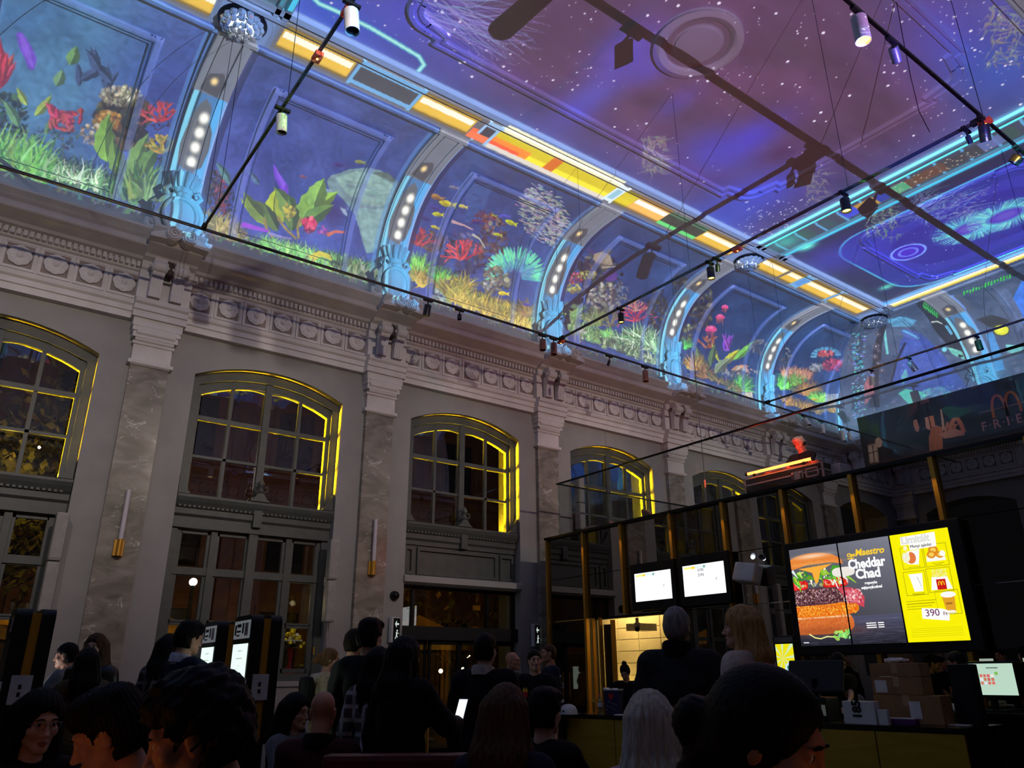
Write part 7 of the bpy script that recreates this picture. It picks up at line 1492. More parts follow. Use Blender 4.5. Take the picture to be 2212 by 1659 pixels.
class SDF:
    def __init__(s, lo, hi, h):
        s.lo = np.array(lo, float); s.h = h; n = np.maximum(((np.array(hi) - s.lo) / h).astype(int) + 1, 4); s.F = np.full(n, .08, np.float32); s.n = n
    def _win(s, lo, hi):
        a = np.maximum(((np.array(lo) - s.lo) / s.h).astype(int), 0); b = np.minimum(((np.array(hi) - s.lo) / s.h).astype(int) + 2, s.n)
        if (b <= a).any(): return None
        g = [s.lo[i] + s.h * np.arange(a[i], b[i]) for i in range(3)]
        return tuple(slice(a[i], b[i]) for i in range(3)), g[0][:, None, None], g[1][None, :, None], g[2][None, None, :]
    def _mix(s, sl, d, k, op):
        f = s.F[sl]
        if op == 'u':
            hh = np.maximum(k - np.abs(f - d), 0) / k; s.F[sl] = np.minimum(f, d) - hh * hh * k * .25
        else:
            hh = np.maximum(k - np.abs(f + d), 0) / k; s.F[sl] = np.maximum(f, -d) + hh * hh * k * .25
    def cap(s, a, b, ra, rb=None, k=.03, op='u', inf=0.0):
        a, b = np.array(a, float), np.array(b, float); rb = ra if rb is None else rb; ra += inf; rb += inf; m = max(ra, rb) + .09
        w = s._win(np.minimum(a, b) - m, np.maximum(a, b) + m)
        if not w: return s
        sl, X, Y, Z = w; d = b - a; L = d.dot(d) + 1e-9; t = np.clip(((X - a[0]) * d[0] + (Y - a[1]) * d[1] + (Z - a[2]) * d[2]) / L, 0, 1)
        q = np.sqrt((X - a[0] - t * d[0]) ** 2 + (Y - a[1] - t * d[1]) ** 2 + (Z - a[2] - t * d[2]) ** 2) - (ra + (rb - ra) * t)
        s._mix(sl, q, k, op); return s
    def ell(s, c, r, k=.03, op='u', inf=0.0, rx=0.0):
        c = np.array(c, float); r = np.array(r, float) + inf; m = max(r) + .09; w = s._win(c - m, c + m)
        if not w: return s
        sl, X, Y, Z = w; x, y, z = X - c[0], Y - c[1], Z - c[2]
        if rx: cs, sn = math.cos(rx), math.sin(rx); y, z = y * cs + z * sn, -y * sn + z * cs
        k0 = np.sqrt((x / r[0]) ** 2 + (y / r[1]) ** 2 + (z / r[2]) ** 2); k1 = np.sqrt((x / r[0] ** 2) ** 2 + (y / r[1] ** 2) ** 2 + (z / r[2] ** 2) ** 2) + 1e-9
        s._mix(sl, k0 * (k0 - 1) / k1, k, op); return s
    def clip(s, p, n):
        """keep the side the normal points away from"""
        g = [s.lo[i] + s.h * np.arange(s.n[i]) for i in range(3)]
        s.F = np.maximum(s.F, ((g[0][:, None, None] - p[0]) * n[0] + (g[1][None, :, None] - p[1]) * n[1] + (g[2][None, None, :] - p[2]) * n[2]).astype(np.float32)); return s
    def wave(s, fn):
        g = [s.lo[i] + s.h * np.arange(s.n[i]) for i in range(3)]; s.F = s.F + fn(g[0][:, None, None], g[1][None, :, None], g[2][None, None, :]).astype(np.float32); return s
    def out(s):
        for ax in range(3):
            i0 = [slice(None)] * 3; i0[ax] = 0; s.F[tuple(i0)] = .05; i0[ax] = -1; s.F[tuple(i0)] = .05
        return nets(s.F, s.lo, s.h)
def np_mesh(name, Vv, Q, mat, smooth=True):
    me = bpy.data.meshes.new(name); Q = np.asarray(Q, np.int32); n = len(Q)
    me.vertices.add(len(Vv)); me.vertices.foreach_set('co', np.asarray(Vv, np.float32).ravel()); me.loops.add(4 * n); me.loops.foreach_set('vertex_index', Q.ravel())
    me.polygons.add(n); me.polygons.foreach_set('loop_start', np.arange(0, 4 * n, 4, dtype=np.int32)); me.polygons.foreach_set('loop_total', np.full(n, 4, np.int32)); me.polygons.foreach_set('use_smooth', np.ones(n, bool)); me.update(calc_edges=True); me.validate()
    me.materials.append(mat); return me
def relax(Vv, Q, n=1):
    for _ in range(n):
        acc = np.zeros_like(Vv); c = np.zeros(len(Vv))
        for i in range(4):
            np.add.at(acc, Q[:, i], Vv[Q[:, (i + 1) % 4]] + Vv[Q[:, (i + 3) % 4]]); np.add.at(c, Q[:, i], 2)
        Vv = Vv * .5 + .5 * acc / np.maximum(c, 1)[:, None]
    return Vv
# head, about its own centre; y forwards
def build_head(fem, h):
    s = SDF((-.11, -.14, -.20), (.11, .14, .15), h); w = .96 if fem else 1.0
    s.ell((0, -.018, .035), (.074 * w, .096, .088), .03); s.ell((0, .028, -.025), (.060 * w, .066, .088), .03)
    for q in (-1, 1):
        s.cap((q * .046 * w, .005, -.062), (q * .014, .070, -.100), .020 if fem else .024, .018, .03); s.ell((q * .042, .062, -.028), (.022, .018, .020), .025)
        s.ell((q * .076 * w, -.008, -.012), (.010, .020, .032), .008); s.cap((q * .079 * w, -.022, .008), (q * .080 * w, -.004, .018), .006, .006, .006)
    s.ell((0, .078, -.102), (.020, .016, .016), .02)
    s.cap((-.034, .080, .026), (.034, .080, .026), .011 if fem else .014, None, .025)
    for q in (-1, 1): s.ell((q * .031, .099, .006), (.019, .018, .013), .014, 's'); s.ell((q * .031, .0765, .005), (.0145, .0135, .0115), .004)
    s.cap((0, .086, .018), (0, .110, -.034), .008, .0115, .014); s.ell((0, .112, -.036), (.012, .012, .010), .008)
    for q in (-1, 1): s.ell((q * .012, .100, -.041), (.008, .009, .007), .006)
    s.ell((0, .091, -.066), (.025, .010, .0075), .006); s.ell((0, .089, -.080), (.021, .010, .008), .006); s.ell((0, .102, -.073), (.022, .006, .0022), .003, 's')
    s.cap((0, -.03, -.06), (0, -.045, -.18), .050 * (.9 if fem else 1.06), .054 * (.9 if fem else 1.08), .035)
    return s.out()
HEADS = {}
def head(fem, near):
    k = (fem, near)
    if k not in HEADS: HEADS[k] = build_head(fem, .004 if near else .006)
    return HEADS[k]
def hair_mesh(style, near, seed=0):
    h = .0055 if near else .0085; lo, hi = [-.17, -.22, -.20], [.17, .16, .20]
    if style in ('long', 'longwave'): lo, hi = [-.20, -.26, -.52], [.20, .16, .19]
    if style == 'ponytail': lo, hi = [-.15, -.30, -.42], [.15, .16, .19]
    s = SDF(lo, hi, h); t = dict(short=.014, crop=.007, curly=.036, swept=.026, long=.024, longwave=.026, ponytail=.014, bun=.014, stubble=.003, tied=.016)[style]
    s.ell((0, -.018, .035), (.074, .096, .088), .02, inf=t); s.ell((0, -.045, -.015), (.072, .072, .085), .03, inf=t * .8)
    if style in ('curly', 'swept'): s.ell((0, .045, .105), (.062, .055, .040), .03); s.ell((0, -.02, .11), (.08, .09, .045), .03)
    if style == 'swept': s.ell((.02, .06, .095), (.06, .04, .035), .03)
    # open the face and the neck
    s.ell((0, .125, -.045), (.066 + t * .3, .105, .112), .015, 's'); s.ell((0, .13, .015), (.056, .062, .060), .02, 's')
    if style in ('long', 'longwave'):
        for q in (-1, 1):
            s.cap((q * .075, -.01, .03), (q * .098, -.01, -.16), .034, .036, .03); s.cap((q * .098, -.01, -.16), (q * .10, .01, -.38), .038, .018, .03)
        for x in (-.06, 0, .06): s.cap((x, -.08, .02), (x * 1.35, -.118, -.18), .055, .058, .04); s.cap((x * 1.35, -.118, -.18), (x * 1.3, -.125, -.43), .056, .022, .04)
        s.ell((0, .095, -.07), (.062, .07, .12), .012, 's')
    elif style == 'ponytail':
        s.ell((0, -.13, .02), (.035, .03, .03), .02); s.cap((0, -.15, .01), (0, -.20, -.10), .040, .048, .02); s.cap((0, -.20, -.10), (0, -.18, -.34), .048, .018, .02)
    elif style == 'bun': s.ell((0, -.05, .145), (.045, .045, .038), .015)
    elif style == 'tied': s.ell((0, -.15, -.02), (.05, .045, .05), .02); s.cap((0, -.1, -.05), (0, -.14, -.16), .045, .03, .03)
    if style not in ('long', 'longwave', 'tied'): s.clip((0, -.06, -.085), (0, -.15, -.98)); 
    if style in ('short', 'crop', 'stubble', 'curly', 'swept'):
        for q in (-1, 1): s.ell((q * .078, .085, .0), (.045, .050, .062), .012, 's'); s.ell((q * .082, .004, -.028), (.028, .036, .046), .01, 's'); s.ell((q * .07, .05, -.07), (.04, .05, .05), .01, 's')
    if style == 'curly': s.wave(lambda x, y, z: .008 * np.sin(70 * x + 2) * np.sin(66 * y + 1) * np.sin(74 * z) + .004 * np.sin(140 * x) * np.sin(150 * z + y * 90))
    elif style == 'tied': s.wave(lambda x, y, z: .0014 * np.sin(70 * np.arctan2(z - .02, y) + 30 * x))
    elif style in ('long', 'longwave'): s.wave(lambda x, y, z: .003 * np.sin(24 * np.arctan2(y + .03, x) + (5 if style == 'longwave' else 2) * np.sin(18 * z)) + .002 * np.sin(61 * np.arctan2(y + .03, x) + 9 * z))
    elif style != 'stubble': s.wave(lambda x, y, z: .003 * np.sin(46 * np.arctan2(y, x) + 8 * z) + .0015 * np.sin(110 * x + 60 * y + 40 * z))
    return s.out()
HAIRS = {}
def hair(style, near):
    if (style, near) not in HAIRS: HAIRS[(style, near)] = hair_mesh(style, near)
    return HAIRS[(style, near)]
def build_hand(pose, h=.0045):
    """wrist at 0, fingers along +y, palm facing -z, thumb on +x"""
    s = SDF((-.07, -.04, -.10), (.085, .22, .06), h)
    s.cap((0, -.03, 0), (0, .01, 0), .026, .027, .02)
    for x in (-.026, -.009, .009, .026): s.cap((x * .8, .005, 0), (x, .085, .002), .0135, .0125, .014)
    curl = dict(relaxed=(.45, .5, .3), grip=(1.0, 1.15, .7), point=(1.2, 1.4, .9))[pose]
    for i, (x, L) in enumerate(((.029, 1.0), (.010, 1.1), (-.010, 1.02), (-.028, .82))):
        a = 0.0; p = np.array([x, .088, .002]); c = curl if not (pose == 'point' and i == 0) else (.05, .08, .05)
        for q, (l, r) in enumerate(((.042, .0098), (.027, .0088), (.021, .0078))):
            a += c[q] * (.8 + .12 * i); e = p + np.array([(x * .12) * l, math.cos(a) * l * L, -math.sin(a) * l * L]); s.cap(p, e, r, r * .93, .006); p = e
    p = np.array([.030, .022, -.008]); q = np.array([.056, .052, -.018]); e = np.array([.058, .082, -.030] if pose == 'relaxed' else [.040, .086, -.046]); s.cap(p, q, .015, .0115, .012); s.cap(q, e, .0110, .009, .006)
    return s.out()
HANDS = {k: build_hand(k) for k in ('relaxed', 'grip', 'point')}
SKIN = {'light': pm('skin_light', (206, 156, 128), (218, 170, 142), 20, .5), 'tan': pm('skin_tan', (178, 124, 96), (190, 136, 106), 20, .5)}
def cloth(name, c, k=1.14): return pm(name, c, tuple(min(255, v * k + 3) for v in c), 30, .85, bump=.25, bscale=220, spec=.2)
CL = {k: cloth('cloth_' + k, c) for k, c in dict(black=(13, 13, 15), navy=(18, 24, 42), charcoal=(32, 34, 36), white=(186, 186, 190), grey=(104, 106, 108), maroon=(56, 18, 22), beige=(170, 152, 118), cream=(176, 160, 146), pink=(176, 140, 152), brown=(66, 54, 38), denim=(36, 46, 66), orange_tee=(150, 140, 134), olive=(70, 66, 44)).items()}
def plaid(name, a, b):
    m, nt, bs = nmat(name); tc = nt.nodes.new('ShaderNodeTexCoord'); fac = []
    for d, rot in (('X', 0), ('Z', 0)):
        w = nt.nodes.new('ShaderNodeTexWave'); w.wave_type = 'BANDS'; w.bands_direction = d; w.inputs['Scale'].default_value = 3.2; w.inputs['Distortion'].default_value = .4; nt.links.new(tc.outputs['Object'], w.inputs[0]); fac.append(w.outputs['Fac'])
    mu = nt.nodes.new('ShaderNodeMath'); mu.operation = 'MAXIMUM'; nt.links.new(fac[0], mu.inputs[0]); nt.links.new(fac[1], mu.inputs[1]); r = nt.nodes.new('ShaderNodeValToRGB'); r.color_ramp.elements[0].color = rgba(a); r.color_ramp.elements[1].color = rgba(b); r.color_ramp.elements[0].position = .7; r.color_ramp.elements[1].position = .9; nt.links.new(mu.outputs[0], r.inputs[0]); nt.links.new(r.outputs[0], bs.inputs['Base Color']); bs.inputs['Roughness'].default_value = .9
    return m
CL['plaid'] = plaid('cloth_plaid', (70, 60, 56), (176, 168, 160)); CL['plaid_dark'] = plaid('cloth_plaid_dark', (40, 34, 34), (120, 104, 96)); CL['leather'] = pm('black_leather', (26, 27, 24), (36, 37, 33), 9, .32, bump=.12, bscale=50); CL['fuzzy'] = pm('brown_fleece', (70, 58, 34), (100, 84, 50), 40, .95, bump=.8, bscale=120)
HC = {k: pm('hair_' + k, c, d, 60, .6, bump=.3, bscale=180, spec=.15, stretch=(1, 1, .12)) for k, (c, d) in dict(black=((10, 9, 9), (20, 17, 16)), dark=((24, 17, 13), (38, 28, 21)), brown=((60, 42, 28), (88, 62, 40)), light=((110, 78, 46), (150, 112, 68)), blonde=((150, 108, 60), (196, 152, 92)), white=((170, 160, 140), (214, 206, 188)), grey=((110, 106, 102), (150, 146, 142))).items()}
TROU = cloth('cloth_trousers_dark', (16, 17, 20)); SHOE = pm('dark_shoe', (14, 13, 13), (22, 20, 20), 9, .5)
EYEW = pm('eye_white', (206, 200, 194), (214, 208, 202), 6, .2); IRIS = pm('eye_iris', (30, 22, 16), (44, 32, 22), 30, .15); LIPM = pm('lip', (150, 84, 76), (162, 94, 84), 30, .45)
def eye_mesh():
    b = bmesh.new(); bmesh.ops.create_uvsphere(b, u_segments=12, v_segments=10, radius=.0125); me = bpy.data.meshes.new('eye'); b.to_mesh(me); b.free(); me.materials.append(EYEW); me.materials.append(IRIS)
    for p in me.polygons: p.material_index = 1 if p.center.y > .0095 else 0; p.use_smooth = True
    return me
EYE = eye_mesh(); BROW = MB().tube([(-.018, 0, -.002), (-.006, .004, .003), (.008, .003, .002), (.018, -.006, -.004)], [.002, .0035, .0035, .002], 6).mesh('eyebrow', HC['black'], True)
def ik(sh, wr, l1, l2, hint):
    sh, wr = np.array(sh, float), np.array(wr, float); d = wr - sh; L = np.linalg.norm(d); mx = (l1 + l2) * .985
    if L > mx: wr = sh + d / L * mx; d = wr - sh; L = mx
    a = math.acos(max(-1, min(1, (l1 * l1 + L * L - l2 * l2) / (2 * l1 * L)))); u = d / L; hv = np.array(hint, float); hv = hv - hv.dot(u) * u; hv /= np.linalg.norm(hv) + 1e-9
    return sh + u * math.cos(a) * l1 + hv * math.sin(a) * l1, wr
PCOUNT = []
def person(lab, at=None, px=None, dep=None, face=0.0, seated=False, fem=False, hairs='short', hcol='dark', top='black', skin='light', hy=0.0, hp=0.0, lean=0.0, wl=None, wr=None, hl='relaxed', hr='relaxed', coat=False, collar=None, base=0.0, glasses=False, near=None, tee=False, bulk=1.0, eyes=True, hood=None, scale=None):
    P = at if at is not None else at_depth(px[0], px[1], dep); dep = dep or np.linalg.norm(P - CAM); near = dep < 3.3 if near is None else near
    dz = -.43 if seated else 0.0; R3 = lambda p: np.array(p, float)
    piv = R3((0, 0, .95 + dz))
    def up(p):                              # upper body leans about the hips
        q = R3(p) + (0, 0, dz) - piv; c, s = math.cos(lean), math.sin(lean); return piv + R3((q[0], q[1] * c + q[2] * s, -q[1] * s + q[2] * c))
    fw = .93 if fem else 1.0
    hc = up((0, .025, 1.635)); scale = scale or (P[2] - base) / hc[2]
    vd = (P - CAM)[:2]; vd = vd / np.linalg.norm(vd); rotz = math.atan2(vd[1], vd[0]) - PI / 2 + math.radians(face)
    cz, sz = math.cos(rotz), math.sin(rotz); off_ = R3((hc[0] * cz - hc[1] * sz, hc[0] * sz + hc[1] * cz)) * scale
    t = thing('person', lab, 'person', (P[0] - off_[0], P[1] - off_[1], base), rotz); t.scale = (scale,) * 3
    sh = [up((q * .185 * fw, -.005, 1.415)) for q in (-1, 1)]; hip = [R3((q * .088, 0, .93 + dz)) for q in (-1, 1)]
    tg = [wl, wr]; el, wrs = [], []
    for i, q in enumerate((-1, 1)):
        w = tg[i] if tg[i] is not None else ((q * .25, .05, .88) if not seated else (q * .14, .34, 1.10)); w = R3(w) + (0, 0, dz)
        e, w = ik(sh[i], w, .29, .25, (q * .6, -.5, -.5)); el.append(e); wrs.append(w)
    if seated: kn = [R3((q * .11, .43, .50)) for q in (-1, 1)]; an = [R3((q * .11, .42, .09)) for q in (-1, 1)]
    else: kn = [R3((q * .095, .02, .50)) for q in (-1, 1)]; an = [R3((q * .10, -.02, .09)) for q in (-1, 1)]
    pts = sh + hip + el + wrs + kn + an + [hc]; lo = np.min(pts, 0) - .22; hi = np.max(pts, 0) + .22; lo[2] = 0.0 - .02; hi[2] = hc[2] + .05
    def torso(s, inf, arms=True, k=.05, low=True):
        s.ell(up((0, .0, 1.27)), (.155 * fw * bulk, .108 * bulk, .19), k, inf=inf, rx=-lean); s.ell(up((0, .005, 1.09)), (.140 * fw * bulk, .105 * bulk, .16), k, inf=inf, rx=-lean); s.cap(up((-.12 * fw, -.008, 1.415)), up((.12 * fw, -.008, 1.415)), .062, None, k, inf=inf)
        if fem:
            for q in (-1, 1): s.ell(up((q * .07, .085, 1.27)), (.058, .05, .06), .04, inf=inf)
        if low: s.ell(R3((0, -.005, .95 + dz)), (.158, .115, .13), k, inf=inf)
        if arms:
            for i in range(2): s.cap(sh[i], el[i], .050 * fw, .040 * fw, .04, inf=inf); s.cap(el[i], wrs[i], .039 * fw, .028, .02, inf=inf)
    def legs(s, inf, k=.04):
        for i in range(2): s.cap(hip[i], kn[i], .082, .052, k, inf=inf); s.cap(kn[i], an[i], .050, .036, .02, inf=inf)
    # body: one skin surface; head and hands join its mesh
    s = SDF(lo, hi, .016 if near else .02); torso(s, -.006); legs(s, -.004); s.cap(up((0, -.012, 1.40)), up((0, .0, 1.56)), .056 * fw, .052 * fw, .04)
    for i in range(2): s.cap(an[i], an[i] + (0, .11, -.05), .036, .028, .02)
    VV, QQ = s.out(); VV = [relax(VV, QQ)]; QQ = [QQ]; n0 = len(VV[0])
    HR = (Matrix.Rotation(hy, 3, 'Z') @ Matrix.Rotation(-hp - lean * .4, 3, 'X')); HRn = np.array(HR)
    hv, hq = head(fem, near); VV.append(hv * .93 @ HRn.T + hc); QQ.append(hq + n0); n0 += len(hv)
    for i, q in enumerate((-1, 1)):
        gv, gq = HANDS[hl if i == 0 else hr]; gv = gv * (.92 if fem else 1.0) * (-q if True else 1, 1, 1) if q > 0 else gv * (.92 if fem else 1.0)
        d = wrs[i] - el[i]; d /= np.linalg.norm(d); th = R3((0, 0, 1)) if abs(d[2]) < .8 else R3((0, 1, 0)); z = R3((q * .9, 0, .25)) if abs(d[2]) > .6 else R3((q * .3, 0, 1)); z = z - z.dot(d) * d; z /= np.linalg.norm(z); x = np.cross(d, z); B = np.stack([x, d, z], 1)
        VV.append(gv @ B.T + wrs[i]); QQ.append((gq if q < 0 else gq[:, ::-1]) + n0); n0 += len(gv)
    me = np_mesh('body', np.concatenate(VV), np.concatenate(QQ), SKIN[skin]); add_ob(me, 'body', t)
    # garments
    topm = CL[top]; s = SDF(lo, hi, .012 if near else .017); inf = .034 if coat else .02; torso(s, inf, True, .05, coat or not tee); 
    if not coat: s.ell(R3((0, -.005, .97 + dz)), (.158, .115, .12), .05, inf=inf)
    if coat: s.cap(R3((0, 0, .95 + dz)), R3((0, .0, .70)) if not seated else R3((0, .05, .80 + dz)), .15 * bulk, .165, .05)
    hem = (.66 if coat else .88) + dz if not seated else .47; s.clip((0, 0, hem), (0, 0, -1)); s.clip(up((0, -.02, 1.50)), tuple((up((0, .05, 2.0)) - up((0, 0, 1.0))) / 1.0))
    s.ell(up((0, .03, 1.535)), (.062, .07, .06), .01, 's')
    if tee:
        for i in range(2): m_ = sh[i] * .25 + el[i] * .75; d = el[i] - sh[i]; d /= np.linalg.norm(d)
        for i in range(2): e2 = el[i]; s.cap(el[i] * .9 + sh[i] * .1, wrs[i] + (wrs[i] - el[i]) * .3, .085, .085, .005, 's')
    else:
        for i in range(2): d = wrs[i] - el[i]; d /= np.linalg.norm(d); s.cap(wrs[i] + d * .055, wrs[i] + d * .16, .062, .062, .004, 's')
    sd = len(PCOUNT) * 1.7; PCOUNT.append(1)
    s.wave(lambda x, y, z: .0045 * np.sin(21 * z + 9 * x + sd) * np.sin(13 * x + 17 * y + sd) + .0025 * np.sin(47 * z + 20 * x + 14 * y))
    v, q_ = s.out(); add_ob(np_mesh('garment', relax(v, q_), q_, topm), 'tee_shirt' if tee else 'coat' if coat else 'sweater', t)
    s = SDF(lo, hi, .02); s.ell(R3((0, -.005, .95 + dz)), (.158, .115, .12), .04, inf=.012); legs(s, .014); s.clip((0, 0, .10), (0, 0, -1)); s.clip((0, 0, 1.04 + dz), (0, 0, 1)); v, q_ = s.out(); add_ob(np_mesh('trousers', relax(v, q_), q_, TROU), 'trousers', t)
    for i in range(2):
        b = bmesh.new(); bmesh.ops.create_uvsphere(b, u_segments=14, v_segments=8, radius=1)
        for vv in b.verts: vv.co.z = max(vv.co.z, -.75)
        MB().bm(b, Matrix.Translation((an[i][0], an[i][1] + .065, .054)) @ Matrix.Diagonal((.052, .145, .072, 1))).build('shoe', SHOE, t, True, 1.2)
    hl_ = Matrix.Translation(Vector(hc)) @ HR.to_4x4() @ Matrix.Scale(.93, 4)
    if collar:
        m = MB()
        rows = []
        for (r, z, y) in ((.088, 1.44, -.02), (.078, 1.50, -.015), (.084, 1.555 if collar[1] else 1.53, -.02), (.094, 1.545 if collar[1] else 1.51, -.02), (.10, 1.46, -.02)): rows.append([tuple(up((r * math.sin(a), y - r * math.cos(a) * 1.0, z - .05 * (abs(a) / 2.6) ** 2))) for a in np.linspace(-2.5, 2.5, 25)])
        m.grid(rows).build('collar', CL[collar[0]], t, True)
    if hood: 
        m = MB(); m.tube([tuple(up((.12 * math.sin(a), -.05 - .10 * math.cos(a), 1.45 - .03 * math.cos(a)))) for a in np.linspace(-2.2, 2.2, 17)], [.03 + .03 * math.cos(a * .6) for a in np.linspace(-2.2, 2.2, 17)], 10).build('hood', CL[hood], t, True)
    if hairs: v, q_ = hair(hairs, near); o = add_ob(np_mesh('hair', v * (.97 if fem else 1.0, 1, 1), q_, HC[hcol]), 'hair', t); o.matrix_local = hl_
    if eyes:
        for q in (-1, 1):
            o = add_ob(EYE, 'eye', t); o.matrix_local = hl_ @ Matrix.Translation((q * .031, .0785, .005)); o.rotation_mode = 'XYZ'
            o = add_ob(BROW if hcol in ('black', 'dark') else BROW_L, 'eyebrow', t); o.matrix_local = hl_ @ Matrix.Translation((q * .031, .0935, .026)) @ (Matrix.Scale(-1, 4, (1, 0, 0)) if q < 0 else Matrix.Identity(4))
        o = MB().tube([(-.022, .095, -.071), (-.01, .1005, -.067), (0, .1015, -.0685), (.01, .1005, -.067), (.022, .095, -.071)], [.002, .004, .0042, .004, .002], 6).tube([(-.019, .093, -.076), (0, .0985, -.081), (.019, .093, -.076)], [.002, .005, .002], 6).build('lips', LIPM, t, True, kind='stuff'); o.matrix_local = hl_
    if glasses:
        m = MB()
        for q in (-1, 1): m.tube([(q * .032 + .022 * math.cos(a), .106, .004 + .017 * math.sin(a)) for a in np.linspace(0, 2 * PI, 15)], .0016, 5); m.tube([(q * .054, .104, .008), (q * .076, .06, .010), (q * .078, -.01, .006)], .0014, 5)
        m.tube([(-.010, .108, .006), (.010, .108, .006)], .0016, 5); o = m.build('glasses', GREY, t); o.matrix_local = hl_
    t['_s'] = scale
    del t['_s']
    return dict(t=t, hl=hl_, up=up, hc=hc, wr=wrs, el=el, scale=scale, dz=dz)
BROW_L = MB().tube([(-.018, 0, -.002), (-.006, .004, .003), (.008, .003, .002), (.018, -.006, -.004)], [.002, .0032, .0032, .002], 6).mesh('eyebrow', HC['brown'], True)
def world_of(p, v): return (p['t'].matrix_world if False else Matrix.LocRotScale(p['t'].location, p['t'].rotation_euler, p['t'].scale)) @ Vector(v)
def seat_under(p, lab): 
    l = p['t'].location; stool((l.x, l.y, 0), p['t'].rotation_euler.z, .385 * p['scale'], lab)
def phone(loc, rot, lab, lit=True):
    t = thing('phone', lab, 'phone', loc, 0, None, rot); MB().bbox(-.037, .037, -.005, .005, -.075, .075, .004).build('phone_body', GREY, t); MB().box(-.033, .033, .005, .0062, -.068, .068).build('display', em('phone_display', (216, 222, 236), 1.6 if lit else .2), t); MB().bbox(-.03, -.005, -.0075, -.005, .04, .068, .002).build('camera_bump', BLK, t); return t
def emblem(p):                               # fries carton printed on a staff shirt
    f = lambda x, z: tuple(p['up']((x, .137, z))); t = p['t']
    MB().prism([(.055, 1.24), (.105, 1.24), (.112, 1.30), (.048, 1.30)], 'y', .128, .142).build('red_carton_print', pm('print_red', (206, 24, 24), (214, 34, 30)), t)
    m = MB()
    for k in range(6): m.box(.050 + k * .010, .058 + k * .010, .128, .142, 1.295, 1.318 + .012 * ((k * 5) % 3))
    m.build('yellow_fries_print', pm('print_yellow', (246, 190, 30), (250, 204, 50)), t, kind='stuff')

# -- front row, close to the camera
A = person('man with thick curly dark hair in the foreground, looking down to the left', px=(418, 1590), dep=1.8, face=84, seated=True, hairs='curly', hcol='black', top='orange_tee', hp=.30, skin='tan', tee=True, wl=(-.05, .38, 1.12), wr=(.12, .36, 1.10))
B = person('man with short black hair and pale shirt, at the left behind the curly haired man', px=(232, 1588), dep=2.35, face=78, seated=True, hairs='swept', hcol='black', top='white', hp=.42, skin='tan', wl=(-.08, .40, 1.12), wr=(.10, .40, 1.12))
Wl = person('woman in glasses with long black hair sitting at the lower left', px=(84, 1560), dep=3.2, face=-158, seated=True, fem=True, hairs='long', hcol='black', top='black', hp=.15, glasses=True, wl=(-.06, .34, 1.16), wr=(.07, .34, 1.16))
SW_ = person('woman with long brown hair and dark navy sweater sitting in the middle foreground', px=(1096, 1545), dep=3.4, face=-22, seated=True, fem=True, hairs='longwave', hcol='brown', top='navy', wr=(.16, .40, 1.12), hp=.05)
SM = person('man with short black hair sitting beside the woman in navy', px=(1180, 1540), dep=4.3, face=-35, seated=True, hairs='swept', hcol='black', top='black')
WH = person('woman with long silvery blonde hair sitting with her back to the camera', px=(1404, 1568), dep=2.9, face=4, seated=True, fem=True, hairs='long', hcol='white', top='pink')
FW = person('dark haired woman close to the camera at the right, face turned down to the right', px=(1662, 1600), dep=1.42, face=-104, seated=True, fem=True, hairs='tied', hcol='black', top='black', hp=.36, skin='tan')
SWm = person('woman with dark pinned up hair sitting opposite the bald man', px=(640, 1538), dep=5.3, face=-128, seated=True, fem=True, hairs='longwave', hcol='black', top='grey', hp=.1)
SB = person('bald man in maroon sweater sitting with his back to the camera', px=(698, 1538), dep=4.4, face=-14, seated=True, hairs=None, top='maroon', skin='tan', hp=.12, bulk=1.15, collar=('black', False))
for p, s in ((A, 'under the curly haired man'), (B, 'under the man in the pale shirt'), (Wl, 'under the woman in glasses'), (SW_, 'under the woman in navy'), (SM, 'under the man beside the woman in navy'), (WH, 'under the silvery blonde woman'), (FW, 'under the woman close to the camera'), (SWm, 'under the woman opposite the bald man'), (SB, 'under the bald man in maroon')): seat_under(p, 'dark red stool ' + s)
# -- standing guests
man1 = person('man with dark hair lit by his phone at the far left', px=(142, 1416), dep=7.5, face=72, hairs='short', hcol='black', top='grey', coat=True, hp=.1, wl=(-.10, .34, 1.18), wr=(.06, .34, 1.16), hl='grip', hr='grip')
wd = person('woman with long black hair and brown fleece seen from behind at the left', px=(186, 1432), dep=6.2, face=12, fem=True, hairs='long', hcol='black', top='fuzzy')
wlth = person('woman with brown hair in a shiny black leather jacket before the pilaster', px=(204, 1400), dep=6.9, face=158, fem=True, hairs='long', hcol='brown', top='leather', collar=('leather', False))
mk = person('man in a navy sweater pressing the kiosk screen', px=(410, 1380), dep=6.35, face=-62, hairs='swept', hcol='black', top='navy', collar=('white', False), wr=(.02, .50, 1.30), hr='point', hp=.12)
wk = person('dark haired woman in a checked shirt behind the man at the kiosk', px=(366, 1400), dep=7.3, face=-30, fem=True, hairs='long', hcol='black', top='plaid_dark')
hd = person('girl with ponytail and cream hooded jacket near the second pilaster', px=(714, 1424), dep=8.3, face=-88, fem=True, hairs='ponytail', hcol='light', top='beige', coat=True, hood='cream', hp=.1)
tl = person('tall man with black hair and black coat in front of the second pilaster', px=(801, 1376), dep=6.0, face=-38, hairs='swept', hcol='black', top='black', coat=True)
tb_ = person('man half hidden behind the tall man in the black coat', px=(769, 1389), dep=7.0, face=-50, hairs='short', hcol='dark', top='charcoal')
pl_ = person('woman in a pale checked flannel shirt left of the woman in black', px=(818, 1434), dep=5.35, face=-20, fem=True, hairs='long', hcol='black', top='plaid')
ld = person('woman with long black hair and black coat raising a phone', px=(878, 1418), dep=4.6, face=-42, fem=True, hairs='long', hcol='black', top='black', coat=True, wr=(.12, .42, 1.20), hr='grip')
